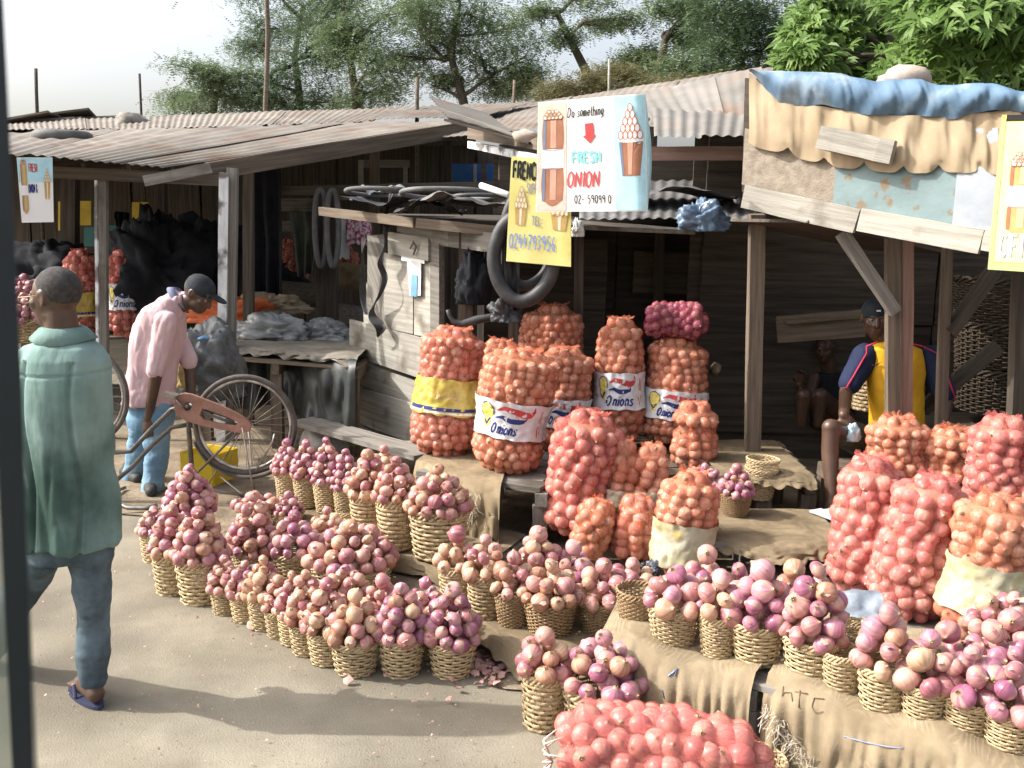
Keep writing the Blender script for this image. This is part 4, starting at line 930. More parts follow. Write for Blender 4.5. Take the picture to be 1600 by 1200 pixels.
            for row in range(3):          # worn print that cannot be read any more
                x = -.3*r
                for k in range(7):
                    w2 = rq.uniform(.05,.11)*r; ribbon(b, [(x,(.62-row*.13)*bh),(x+w2,(.64-row*.13)*bh)], .010, fm, .001); x += w2+.05*r
            ribbon(b, [(-r*.9,.16*bh),(0,.13*bh),(r*.9,.14*bh)], .007, fm, .001); pr_('worn_print', INK['grey'], b)
    return o
# u, v_base, z, w_px, v_top, lean_px, net, tone, od, band, phrase
SK = [
 (690,716,.40,112,520,18,'orange','sackred',.070,(.34,.62,'y'),'with a yellow film band, leftmost of the tall group'),
 (757,692,.40,78,534,22,'orange','sackor',.070,(.18,.50,'w'),'squeezed behind, between the yellow-banded and front white-banded ones'),
 (790,740,.40,124,552,26,'orange','sackor',.066,(.30,.60,'w'),'frontmost white-banded one on the wooden pallet'),
 (872,706,.40,92,548,6,'orange','sackor',.070,(.24,.52,'w'),'in shade just right of the front white-banded one'),
 (860,676,.40,108,484,0,'orange','sackor',.066,None,'tallest, standing at the back, papery onions on top'),
 (968,692,.45,86,504,-4,'orange','sackor',.080,(.28,.58,'w'),'pale orange, left one of the white-banded pair by the wall'),
 (1043,694,.45,112,534,10,'orange','sackor',.072,(.24,.52,'w'),'right one of the white-banded pair by the wall'),
 (1080,730,.42,78,634,2,'orange','sackor',.080,None,'short one cinched in the middle, at the pallet corner'),
 (893,842,.10,118,652,28,'red','sackred',.088,None,'tall red one leaning right before the pallet'),
 (912,872,.08,72,782,26,'orange','sackor',.080,None,'small one leaning on the tall red sack'),
 (985,874,.08,78,782,10,'orange','sackred',.080,None,'small one with its neck gathered, middle of the low group'),
 (1062,907,.08,100,744,14,'orange','sackor',.072,(.12,.56,'p'),'with a pale printed band, right of the low group'),
 (962,802,.25,66,690,8,'orange','sackor',.084,(.05,.35,'p'),'tiny one behind the low group, left'),
 (1014,804,.25,70,700,0,'orange','sackor',.084,(.05,.38,'p'),'tiny one behind the low group, right'),
 (1396,748,.50,100,656,0,'orange','sackor',.068,None,'short orange one left, by the brown post'),
 (1478,754,.50,98,672,6,'orange','sackor',.066,None,'short tan-orange one, middle of the back right group'),
 (1548,820,.40,106,658,6,'pink','sackred',.080,None,'large pink one at the back right'),
 (1622,830,.40,96,660,6,'pink','sackred',.084,None,'pink one cut by the right picture edge'),
 (1343,934,.13,116,726,8,'pink','sackred',.080,None,'upright red one, leftmost of the front right group'),
 (1412,970,.13,128,752,34,'pink','sackred',.078,None,'large pink one leaning right in the front right group'),
 (1520,1006,.16,142,786,26,'orange','sackor',.074,(.20,.56,'p'),'with a gold-white film band, front right'),
 (1600,960,.16,100,800,26,'red','sackor',.074,None,'behind the gold-banded one at the right picture edge'),
 (134,522,.70,50,392,-6,'red','sackred',.080,(.20,.50,'y'),'far left behind the man in teal, yellow-banded'),
 (193,528,.70,48,392,-2,'red','sackred',.080,(.32,.62,'w'),'far left right of the grey post, white-banded'),
]
SACKO = []
for i, (u, vb, z, wp, vt, lp, net, tone, od, band, ph) in enumerate(SK):
    p = G(u, vb, z); s = dep(p)/F; r = wp*s/2*.93; out = Vector((p.x, p.y, 0)).normalized(); P0 = p+out*r*.6; P0.z = z
    s = dep(P0)/F; h = (vb-6-vt)*s*1.02
    lean = math.atan2(lp*s, h)
    SACKO.append((P0, h, r)); sack(P0, h, r, net, tone, od, ' '.join(('net onion sack, '+ph).split()[:16]), lean=(lean, random.uniform(-.08,-.02)), band=band, seed=i+1, cinch=.62 if i == 7 else (.7 if i in (10,) else None), arc=2.0 if i > 21 else 2.35)
# small purple sack lying on the white-banded one
P7, h7, r7 = SACKO[6]; sack(Y(1010,502,P7.y), .40, .125, 'purple', 'purple', .064, 'small dark purple net sack slumped on top of the right white-banded sack', seed=40, kind='lying', yaw=-.12, name='onion_sack', topr=.5)
# large sack lying in front
r_ = .165; pA = G(872,1180,r_*.97)
sack(pA, .69, r_, 'pink', 'sackred', .082, 'large red net sack of onions lying on its side at the bottom', seed=44, kind='lying', yaw=-.10, group='net sacks lying down', topr=.75, arc=2.2)
k_ = MB(); c = pA+Vector((-.02,-.04,.0)); rq = random.Random(4)        # knotted neck
for i in range(11):
    a = i*.57; k_.tube([c+Vector((0,0,0)), c+Vector((-.03, .07*math.cos(a), .07*math.sin(a))), c+Vector((.03, .12*math.cos(a+.2), .12*math.sin(a+.2)))], [.003,.004,.0012], 4)
k_.build('sack_tie', mat('pale_twine', (.45,.36,.32), (.55,.46,.42), bump=.1), label='pale twine knotted round the neck of the large lying sack', cat='twine')
# far pale garlic-like sacks
for (u, v, yy, w_, lab) in ((455,418,12.2,.34,'pale net sack of papery bulbs on the far stall, upper left'), (462,438,12.0,.4,'pale net sack of papery bulbs on the far stall, lower'), (540,432,12.4,.36,'pale net sack of bulbs seen right of the hanging inner tubes')):
    sack(Y(u, v, yy), w_, .17, 'red', 'tan', .07, lab, seed=int(u), group='far pale sacks', arc=1.7)
# ================================================================== pallets, tables and cloths
def cloth(name, front, back, z, drop, mt, label, cat='cloth', amp=.02, seed=0, n=90, ragged=.06, group=None, nt_=26, drops=None, zlift=None, kind=None):
    """sheet lying on a platform and hanging over its front edge; front/back are lists of plan points"""
    def along(L, t):
        L = [Vector((p[0], p[1], 0)) for p in L]; ds = [0]
        for a, b in zip(L, L[1:]): ds.append(ds[-1]+(b-a).length)
        x = t*ds[-1]
        for i in range(len(L)-1):
            if x <= ds[i+1]+1e-9: return L[i].lerp(L[i+1], (x-ds[i])/max(1e-9, ds[i+1]-ds[i]))
        return L[-1]
    P = []
    for i in range(n):
        t = i/(n-1); f = along(front, t); b = along(back, t); o = (f-b).normalized(); D = drop if drops is None else float(np.interp(t, [q[0] for q in drops], [q[1] for q in drops]))
        zz = z+(zlift(t) if zlift else 0)
        e = min(1, min(t, 1-t)*25)
        for j in range(nt_):
            s = j/(nt_-1)
            if s < .4:
                q = b.lerp(f, s/.4); w_ = nz((q.x*3, q.y*3, seed), 1.5)*amp*.7
                P.append((q.x, q.y, zz+.008+abs(w_)))
            else:
                h = (s-.4)/.6; rag = ragged*nz((t*9, seed, 0), 1); dn = h*(D+rag*(h > .5)*1.0); cur = .04*math.sin(min(1, dn/.08)*math.pi/2)
                fold = amp*2.2*math.sin(t*n*.55+1.5*nz((t*6, 2, seed), 1))*h*.55+amp*3.0*nz((t*11, h*1.6, seed+3), 1)*min(1, h*2)
                q = f+o*(cur+abs(fold)*.9+.02*h)
                P.append((q.x, q.y, max(.012, zz+.008-dn+.0*e+amp*.4*nz((t*14, h*5, seed), 1))))
    mb = MB(); mb.grid(P, n, nt_)
    return mb.build(name, mt, label=label, cat=cat, group=group, kind=kind)
def pallet(name, A, B, C, D, z, label, n=6, mt=W_GREY, legs=True, th=.025, cat='pallet', group=None):
    """A-B front edge, D-C back edge (plan). boards run A->B"""
    A, B, C, D = [Vector((p[0], p[1], z)) for p in (A, B, C, D)]; o = empty(name, ((A.x+C.x)/2, (A.y+C.y)/2, 0), label, cat, group)
    wd = ((D-A).length+(C-B).length)/2/n*.86
    for k in range(n):
        t = (k+.5)/n; a = A.lerp(D, t); b = B.lerp(C, t); beam('plank', a-Vector((0,0,th/2+.003*(k % 2))), b-Vector((0,0,th/2)), wd, th, mt, o)
    for t in (0.02, .5, .98):
        a = A.lerp(B, t); b = D.lerp(C, t); beam('bearer', a-Vector((0,0,th+.045)), b-Vector((0,0,th+.045)), .07, .08, mt, o)
    if z > .14:
        for t in (.03, .5, .97):
            for q in (.06, .94):
                p = A.lerp(B, t).lerp(D.lerp(C, t), q); beam('leg', (p.x, p.y, 0), (p.x, p.y, z-th-.088), .09, .09, mt, o, upd=Vector((0,1,0)))
    return o
def pg(u, v, z): p = G(u, v, z); return (p.x, p.y)
# front pallet (low) and table
fa, fb = pg(690,958,.13), pg(985,1018,.13)
pallet('wooden_pallet', fa, fb, (fb[0]+.05, fb[1]+.75), (fa[0]+.05, fa[1]+.62), .12, 'low pallet under dirty sacking below the tan onion baskets', n=5)
cloth('burlap_sheet', [fa, pg(760,985,.13), pg(830,1022,.13), pg(960,1060,.13)], [(fa[0]+.1, fa[1]+.6), (fb[0], fb[1]+.7)], .125, .05, BURLAP_D, 'dirty burlap lying over the low front pallet', 'burlap', amp=.012, seed=3, n=70,
      drops=[(0,.03),(.4,.06),(.7,.13),(1,.15)])
ta = [pg(940,996,.32), pg(1040,1030,.33), pg(1180,1062,.33), pg(1200,1060,.33), pg(1320,1108,.33), pg(1450,1165,.33), pg(1700,1260,.33)]
tb = [(ta[0][0]+.15, ta[0][1]+.55), (ta[3][0]+.5, ta[3][1]+.75), (ta[-1][0]+.3, ta[-1][1]+.9)]
pallet('wooden_table', (ta[0][0]+.03, ta[0][1]+.04), (ta[5][0], ta[5][1]+.04), (ta[5][0]+.4, ta[5][1]+.8), (ta[0][0]+.2, ta[0][1]+.6), .32, 'low table of rough boards under the burlap, carrying the right-hand baskets', n=6, cat='table')
cloth('burlap_sheet', ta[:3], [(ta[0][0]+.15, ta[0][1]+.5), (ta[2][0]+.35, ta[2][1]+.6)], .325, .32, BURLAP, 'smooth tan burlap hanging over the left half of the front table', 'burlap', amp=.016, seed=8, n=110, ragged=.05,
      zlift=lambda t: .02*math.sin(t*7)+.012)
cloth('burlap_sheet', [ta[3], ta[4], ta[5], ta[6]], [(ta[3][0]+.35, ta[3][1]+.6), (ta[-1][0]+.3, ta[-1][1]+.9)], .330, .30, BURLAP, 'frayed burlap with faded print hanging over the right half of the front table', 'burlap', amp=.022, seed=15, n=150, ragged=.09,
      drops=[(0,.33),(.25,.33),(.55,.24),(.62,.14),(1,.12)], zlift=lambda t: .018*math.sin(t*13)+.015)
# rear platform left of the signs, slab with burlap
ra, rb2 = pg(425,790,.08), pg(735,900,.10)
cloth('burlap_sheet', [ra, pg(560,850,.09), rb2], [(ra[0]+.3, ra[1]+.6), (rb2[0]+.3, rb2[1]+.7)], .085, .06, BURLAP_D, 'dirty burlap under the back row of small purple onion baskets', 'burlap', amp=.01, seed=21, n=60)
pallet('wooden_pallet', (ra[0]+.05,ra[1]+.03), (rb2[0],rb2[1]+.03), (rb2[0]+.3, rb2[1]+.65), (ra[0]+.35, ra[1]+.5), .075, 'thin low pallet beneath the back row of baskets', n=4)
# pallets carrying the tall sacks
a1, b1 = pg(655,735,.40), pg(850,762,.40)
pallet('wooden_pallet', a1, b1, (b1[0]+.1, b1[1]+1.0), (a1[0]+.1, a1[1]+1.0), .39, 'raised pallet under the tall banded sacks, its end boards showing', n=6, mt=W_GREY)
cloth('burlap_sheet', [pg(650,722,.40), pg(700,745,.40), pg(782,764,.40)], [(a1[0]+.1, a1[1]+.8), (b1[0]-.2, b1[1]+.8)], .40, .34, BURLAP_D, 'dark crumpled burlap hanging below the leftmost tall sacks', 'burlap', amp=.035, seed=33, n=70, ragged=.12)
a2, b2 = pg(850,745,.40), pg(1125,738,.40)
pallet('wooden_pallet', a2, b2, (b2[0]+.1, b2[1]+1.3), (a2[0]+.1, a2[1]+1.3), .39, 'long raised pallet under the white-banded pair of sacks', n=7, mt=W_BROWN)
a3, b3 = pg(1122,742,.46), pg(1272,742,.46)
pallet('wooden_pallet', a3, b3, (b3[0]+.05, b3[1]+.95), (a3[0], a3[1]+.95), .45, 'upper pallet the seated man rests beside', n=5, mt=W_BROWN)
cloth('burlap_sheet', [pg(1118,738,.46), pg(1274,748,.46)], [(a3[0], a3[1]+.9), (b3[0], b3[1]+.9)], .455, .05, BURLAP_D, 'flattened burlap on the upper pallet left of the seated man', 'burlap', amp=.012, seed=41, n=60, ragged=.03)
a4, b4 = pg(1060,846,.29), pg(1330,852,.29)
pallet('wooden_pallet', a4, b4, (b4[0]+.05, b4[1]+.62), (a4[0], a4[1]+.62), .28, 'lower pallet with a square leg, before the seated man', n=5, mt=W_GREY)
cloth('burlap_sheet', [pg(1118,840,.29), pg(1210,862,.29), pg(1325,848,.29)], [(a4[0]+.25, a4[1]+.6), (b4[0], b4[1]+.6)], .285, .05, BURLAP_D, 'curling burlap on the lower pallet under the man\'s foot', 'burlap', amp=.02, seed=47, n=60, ragged=.04)
a5, b5 = pg(1260,965,.12), pg(1640,1040,.12)
pallet('wooden_pallet', a5, b5, (b5[0]+.1, b5[1]+1.4), (a5[0]-.1, a5[1]+1.1), .12, 'low pallet under the right-hand group of red sacks', n=8, mt=W_GREY)
a6, b6 = pg(1352,765,.50), pg(1660,790,.50)
pallet('wooden_pallet', a6, b6, (b6[0], b6[1]+.8), (a6[0], a6[1]+.8), .49, 'raised pallet under the back right sacks', n=6, mt=W_BROWN)
# timber blocks under the front cloths
for (u, v, lab) in ((775,1018,'timber block under the left end of the low front pallet'), (1490,1200,'square timber block propping the front table near the bottom right')):
    p = G(u, v, 0); mb = MB(); mb.box((p.x, p.y+.08, .06), (.13,.12,.12), Matrix.Rotation(.3, 3, 'Z')); mb.build('timber_block', W_PALE, smooth=False, label=lab, cat='timber block')
# blue scribble and faded print on the burlap
# ---------------- far left stall table
tl_ = [(-5.6,9.3), (-3.2,10.0)]
pallet('stall_table', (-6.2,8.9), (-3.3,9.6), (-3.3,10.9), (-6.2,10.6), .70, 'far left stall table carrying sacks behind the man in teal', n=6, mt=W_BROWN, cat='table')
# ---------------- tarpaulin covered tables behind the bicycle
t1 = [pg(296,552,.78), pg(420,548,.78), pg(556,572,.78)]
pallet('stall_table', (t1[0][0]+.05, t1[0][1]+.05), (t1[2][0], t1[2][1]+.05), (t1[2][0], t1[2][1]+1.0), (t1[0][0]+.1, t1[0][1]+1.0), .76, 'covered table behind the bicycle', n=5, mt=W_BROWN, cat='table')
cloth('plastic_tarpaulin', t1, [(t1[0][0]+.1, t1[0][1]+.9), (t1[2][0], t1[2][1]+.9)], .80, .50, TARP, 'black plastic tarpaulin draped over the table behind the bicycle', 'tarpaulin', amp=.04, seed=51, n=80, ragged=.10)
cloth('burlap_sheet', [(t1[0][0]+.25, t1[0][1]+.16), (t1[2][0]+.0, t1[2][1]+.10)], [(t1[0][0]+.2, t1[0][1]+.9), (t1[2][0], t1[2][1]+.9)], .83, .05, mat('grey_brown_sacking', (.13,.115,.092), (.22,.20,.165), scale=5, bump=.6, bscale=40), 'grey-brown sacking spread over the tarpaulined table top', 'sacking', amp=.035, seed=55, n=60)
def crumple(name, c, size, mt, label, cat, seed=0, sh=(1,1,.6), amp=.5, fr_=1.6, rot=0):
    mb = MB(); mb.sphere((0,0,0), 1, 56, 38); vs = []
    cr_, sr_ = math.cos(rot), math.sin(rot)
    for v in mb.v:
        k = 1+amp*nz(v, fr_, seed)+amp*.5*(.5-abs(nz(v, fr_*2.2, seed+9))*2)+amp*.28*(.5-abs(nz(v, fr_*5, seed+19))*2); z = max(-.45, v[2]*k)
        x, y = v[0]*sh[0]*k*size, v[1]*sh[1]*k*size
        vs.append((c[0]+x*cr_-y*sr_, c[1]+x*sr_+y*cr_, c[2]+z*sh[2]*size))
    mb.v = vs; return mb.build(name, mt, label=label, cat=cat)
GTARP = mat('grey_wrinkled_tarp', (.07,.078,.078), (.16,.17,.168), rough=.45, scale=5, bump=.9, bscale=12, spec=.45, bdist=.015)
ORG = mat('red_orange_plastic', (.52,.10,.035), (.62,.17,.06), rough=.45, scale=6, bump=.4, bscale=20)
crumple('wrapped_bundle', Y(322,585,7.3), .30, GTARP, 'grey wrinkled tarp bundle beside the pink-shirted man', 'bundle', 3, (1.0,.8,1.25), .35)
crumple('plastic_bag', Y(425,518,8.5), .25, POLY, 'grey translucent plastic sheet heaped on the table', 'plastic', 5, (1.2,.6,.55))
crumple('plastic_bag', Y(505,523,8.6), .22, POLY, 'smaller grey plastic heap right of the translucent sheet', 'plastic', 6, (1.1,.6,.5))
crumple('net_bag', Y(368,492,8.8), .24, ORG, 'red-orange net bag heaped behind the white post', 'bag', 7, (1.5,.7,.6), rot=.3)
crumple('empty_sack', Y(420,480,9.0), .24, BURLAP, 'folded burlap sack behind the grey plastic', 'sack', 8, (1.3,.7,.5))
mb = MB(); mb.tube([Y(300,533,7.2), Y(318,528,7.15), Y(350,533,7.3)], .018, 6); mb.build('blue_strap', BLUEP, label='blue strap lying over the grey bundle', cat='strap')
crumple('straw_tuft', Y(283,590,7.0), .09, mat('straw', (.38,.28,.12), (.52,.42,.2), bump=.8), 'tuft of straw hanging at the bundle behind the man in pink', 'straw', 9, (.6,.6,1.8))
mb = MB(); mb.tube([Y(378,452,10.2), Y(500,462,10.6)], .13, 14); mb.build('cloth_roll', W_BROWN, label='long brown roll lying behind the sacks of the far stall', cat='roll')
mb = MB(); mb.tube([Y(530,490,10.6), Y(590,498,10.8)], .12, 14); mb.build('cloth_roll', W_GREY, label='short pale roll lying right of the dark post', cat='roll')
mb = MB(); mb.tube([Y(528,430,10.8), Y(590,436,11)], .15, 14); mb.build('cloth_roll', BURLAP, label='tan cloth roll under the patterned cloth', cat='roll')
def hang(name, pts_top, drop, mt, label, cat, amp=.05, seed=0, n=30, taper=1.0, m=16, parent=None):
    A, B = pts_top; P = []
    for i in range(n):
        for j in range(m):
            t = i/(n-1); s = j/(m-1); c = .5+(t-.5)*(1-(1-taper)*s); p = A.lerp(B, c)
            d = drop*(1+.12*nz((t*4, seed, 0), 1))
            P.append((p.x, p.y+amp*math.sin(t*n*.55+seed)*(.3+s)+amp*nz((t*5, s*3, seed), 1), p.z-d*s))
    mb = MB(); mb.grid(P, n, m); return mb.build(name, mt, parent, label=label, cat=cat)
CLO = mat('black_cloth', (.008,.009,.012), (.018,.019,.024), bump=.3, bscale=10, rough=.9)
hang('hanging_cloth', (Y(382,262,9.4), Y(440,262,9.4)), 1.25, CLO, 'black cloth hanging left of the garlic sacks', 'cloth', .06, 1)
hang('hanging_cloth', (Y(452,332,9.3), Y(500,330,9.3)), .62, mat('dark_olive_cloth', (.03,.034,.028), (.06,.065,.05)), 'dark olive cloth hanging beside the two inner tubes', 'cloth', .05, 2, taper=.6)
hang('hanging_cloth', (Y(180,330,10.5), Y(202,332,10.5)), .30, CLO, 'small black cloth hanging at the far left stall', 'cloth', .05, 6)
hang('hanging_cloth', (Y(540,336,9.6), Y(580,338,9.6)), .28, mat('patterned_magenta_cloth', (.32,.06,.12), (.62,.52,.54), scale=26, lo=.46, hi=.54, bump=.1), 'magenta and white patterned cloth hanging under the far shed', 'cloth', .03, 3)
hang('hanging_cloth', (Y(528,338,9.7), Y(546,338,9.7)), .42, PAPER, 'narrow white cloth beside the patterned cloth', 'cloth', .02, 4, n=10)
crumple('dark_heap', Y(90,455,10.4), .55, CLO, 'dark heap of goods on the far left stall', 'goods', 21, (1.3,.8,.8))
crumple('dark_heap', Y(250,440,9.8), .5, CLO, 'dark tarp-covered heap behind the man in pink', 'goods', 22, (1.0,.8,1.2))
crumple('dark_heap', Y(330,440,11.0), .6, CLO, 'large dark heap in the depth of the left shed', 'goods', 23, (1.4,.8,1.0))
# bench: plank on stones
bp_ = empty('plank_bench', G(560,700,0), 'grey plank bench resting on a stone before the repair hut', 'bench')
beam('plank', G(472,657,.30), G(668,712,.30), .24, .035, W_GREY, bp_)
rock('stone_block', G(500,704,.11)+Vector((0,.1,0)), .19, 'rough stone block propping the plank bench', sq=(1,.8,.9))
rock('stone_block', G(640,732,.11)+Vector((0,.25,0)), .15, 'half hidden stone under the right end of the plank bench', sq=(1,.8,.9))
# yellow crate behind the bicycle
cr = empty('plastic_crate', G(318,762,0), 'broken yellow plastic crate on the ground behind the upturned bicycle', 'crate', rot=(0,0,-.35))
YP = mat('yellow_plastic', (.62,.42,.02), (.75,.55,.04), rough=.45, scale=4, bump=.1, c3=(.35,.25,.06), spec=.45)
c0 = G(318,762,0)+Vector((0,.15,0)); q_ = Matrix.Rotation(-.35, 3, 'Z')
for (dx, dy, sx, sy) in ((-.14,0,.012,.28),(.14,0,.012,.28),(0,-.14,.27,.012),(0,.14,.27,.012)):
    mb = MB(); mb.box(c0+q_ @ Vector((dx,dy,.12)), (sx,sy,.24), q_); mb.build('side_wall', YP, cr, smooth=False)
mb = MB(); mb.box(c0+Vector((0,0,.012)), (.26,.26,.012), q_); mb.build('bottom', YP, cr, smooth=False)
# odds: plastics and sprig
crumple('black_plastic_bag', G(1020,918,.14)+Vector((0,.1,.04)), .055, mat('black_white_striped_plastic', (.015,.015,.02), (.3,.32,.36), rough=.35, scale=14, lo=.55, hi=.62, spec=.5), 'crumpled black striped plastic bag between the baskets', 'plastic bag', 31, (1,.6,1))
sh_ = G(1341,968,.47); mb = MB(); P = [sh_+Vector((-.10+.2*i/11, -.02+.09*j/8*.9+.012*nz((i*.4,j*.5,2),1), .02+.075*j/8+.014*nz((i*.5,j*.6,5),1))) for i in range(12) for j in range(9)]
mb.grid(P, 12, 9); mb.build('plastic_sheet', mat('silvery_plastic', (.18,.22,.26), (.42,.47,.52), rough=.25, scale=9, bump=.6, bscale=30, spec=.6), label='silvery grey plastic sheet folded on the rearmost empty basket', cat='plastic sheet')
LEAF = mat('fresh_green_leaf', (.06,.14,.03), (.12,.22,.05), rough=.5, scale=20, transl=.25)
sp = empty('green_sprig', G(548,690,.12), 'green leafy sprig behind the back row of baskets', 'leaves')
rq = random.Random(8)
for i in range(9):
    c = Y(560+rq.uniform(-12,12), 684+rq.uniform(-12,8), G(565,700,.12).y-.1); mb = MB(); a = rq.uniform(0,6.28); q_ = Matrix.Rotation(a, 3, 'Y') @ Matrix.Rotation(rq.uniform(-.8,.8), 3, 'X'); s = .05
    vs = [c+q_ @ Vector((x*s, .012*math.sin(x*3+z*2), z*s)) for z in (-1,-.3,.4,1) for x in ((-.15,.15) if abs(z) == 1 else (-.55,.55))]; mb.add(vs, [(0,1,3,2),(2,3,5,4),(4,5,7,6)]); mb.build('leaf', LEAF, sp)
# plastic shred on the front basket
hang('plastic_shred', (Y(862,1072,3.42), Y(876,1068,3.42)), .09, mat('milky_plastic', (.5,.47,.36), (.62,.6,.5), rough=.3), 'milky plastic shred hanging from the tall front basket rim', 'plastic shred', .006, 7, n=8, taper=.5)

# ================================================================== tyre repair hut
hut = empty('repair_hut', (-.6, 7.6, 0), 'weathered plank tyre-repair hut with a paper stuck to its door', 'hut')
HL = Vector((-1.44, 8.25, 0)); HR = Vector((-.30, 6.90, 0)); hd = (HR-HL).normalized(); hn = Vector((hd.y, -hd.x, 0))
if hn.y > 0: hn = -hn
def H(s, z, off=0): p = HL+hd*s+hn*off; return Vector((p.x, p.y, z))
WL = (HR-HL).length
def hz(u, v, off=0):                    # point of the hut wall plane under a pixel
    d = ray(u, v); n = hn; t = ((HL+hn*off)-CAM).dot(n)/d.dot(n); return CAM+d*t
def hplank(u0, vt, vb, u1, vt1, vb1, off, mt=W_PALE, th=.025):
    q = [hz(u0, vb, off), hz(u1, vb1, off), hz(u1, vt1, off), hz(u0, vt, off)]; return panel('plank', q, mt, hut, -th if (q[1]-q[0]).cross(q[3]-q[0]).dot(hn) > 0 else th)
hplank(546,499,554, 712,542,610, .0)
hplank(547,560,597, 712,618,660, -.028)
hplank(537,599,653, 720,654,720, .022)
hplank(540,657,690, 720,724,760, -.01, W_GREY)
hplank(574,368,452, 600,366,520, -.012, W_GREY); hplank(568,440,505, 600,470,517, -.02, W_PALE)
hplank(600,395,512, 645,405,522, -.01, W_PALE); hplank(647,405,523, 683,412,530, -.008, W_PALE)
hplank(606,362,396, 669,372,408, .03, W_PALE, .03); hplank(672,372,560, 686,376,565, .01, W_GREY, .05)
hplank(620,338,362, 700,352,385, .02, W_GREY, .03); hplank(688,352,384, 792,368,398, .02, W_GREY, .03)
pp_ = [hz(636,405,.02), hz(658,408,.02), hz(657,462,.02), hz(640,462,.02)]
tgp = panel('paper_notice', [pp_[3], pp_[2], pp_[1], pp_[0]], PAPER, hut, -.002)
q2 = [hz(641,462,.026), hz(651,464,.026), hz(652,430,.026), hz(643,428,.026)]; panel('blue_print', q2, BLUEP, hut, -.001)
q2 = [hz(627,407,.024), hz(663,412,.024), hz(663,403,.024), hz(627,397,.024)]; panel('torn_paper', q2, PAPER, hut, -.002)
mb = MB(); mb.tube([hz(641,388,.05), hz(646,378,.07), hz(650,386,.05), hz(646,398,.05)], .008, 6); mb.build('door_latch', SPOKE, hut)
beam('corner_post', H(WL*.93,0,-.04), H(WL*.93,1.85,-.04), .11, .10, W_DARK, hut, upd=Vector((0,1,0)))
beam('corner_post', (-.25, 7.3, 0), (-.25, 7.3, 1.85), .05, .05, W_GREY, hut, upd=Vector((0,1,0)))
beam('post', (-.0, 6.75, 0), (-.0, 6.75, 1.9), .07, .07, W_DARK, hut, upd=Vector((0,1,0)))
for j in range(6): beam('plank', (-.30,7.9,.2+j*.29), (.75,7.85,.2+j*.29), .03, .28, W_DARK, hut)
panel('roof_slab', [(-1.6,8.35,1.93), (-.78,7.10,1.90), (1.25,6.75,1.86), (1.4,8.6,1.95)], W_DARK, hut, .03)
beam('roof_edge_board', (-1.62,8.1,1.97), (-.72,6.98,1.90), .04, .07, W_BROWN, hut); beam('roof_edge_board', (-.70,6.95,1.90), (.35,6.62,1.82), .04, .07, W_BROWN, hut)
# rubber sheets and tubes on the hut roof
def sheet(c, sx, sy, seed, mt, label):
    P = []; c = Vector(c)
    for i in range(18):
        for j in range(10):
            x = (i/17-.5); y = (j/9-.5); e = 1+.25*nz((x*3,y*3,seed),1)
            P.append(c+Vector((x*sx*e, y*sy*e, .05*nz((x*5,y*4,seed+2),1)+.03*math.sin(x*7+seed)-.25*abs(x)**2*sx*.3)))
    mb = MB(); mb.grid(P, 18, 10); return mb.build('rubber_sheet', mt, label=label, cat='rubber sheet')
sheet(Y(735,312,6.95), .62, .5, 3, RUBG, 'grey rubber sheet curling on the hut roof near the yellow sign')
sheet(Y(610,314,7.6), .7, .5, 5, RUBBER, 'black rubber sheet on the left of the hut roof')
sheet(Y(672,322,7.1), .5, .4, 8, RUBBER, 'folded black rubber scraps in the middle of the hut roof')
sheet(Y(600,296,7.8), .35, .3, 12, POLY, 'pale crumpled sheet inside the tube on the hut roof')
sheet(Y(1060,300,7.4), .9, .5, 14, RUBG, 'grey sheet lying on the centre shed eave right of the banner')
def ring(name, c, rx, rz, r, mt, label, cat, tilt=0, n=40, yaw=0, ph=0):
    P = []; c = Vector(c)
    for k in range(n):
        a = 2*math.pi*k/n; v = Vector((rx*math.cos(a), 0, rz*math.sin(a)*(1+.04*math.sin(3*a+ph)))); v = Matrix.Rotation(yaw, 3, 'Z') @ Matrix.Rotation(tilt, 3, 'X') @ v; P.append(c+v)
    mb = MB(); mb.tube(P, r, 12, closed=True); return mb.build(name, mt, label=label, cat=cat)
ring('inner_tube', Y(590,300,7.5), .24, .20, .017, RUBG, 'thin grey inner tube lying on the left of the hut roof', 'inner tube', tilt=1.45)
ring('inner_tube', Y(700,303,7.1), .34, .22, .017, RUBG, 'thin black inner tube lying across the hut roof centre', 'inner tube', tilt=1.42)
ring('inner_tube', Y(755,312,6.9), .24, .18, .015, RUBBER, 'black inner tube beside the white pipe on the hut roof', 'inner tube', tilt=1.4)
mb = MB(); mb.tube([Y(752,290,6.85), Y(796,305,6.6)], .022, 10); mb.build('white_pipe', PAPER, label='white pipe end sticking out on the hut roof', cat='pipe')
# two slack tubes hanging from the post
for (u, ww, lab) in ((501,.030,'left of two grey inner tubes hanging from the dark post'), (520,.032,'right of two grey inner tubes hanging from the dark post')):
    ring('inner_tube', Y(u, 355, 9.25), .055, .36, .028, RUBG, lab, 'inner tube', yaw=.3)
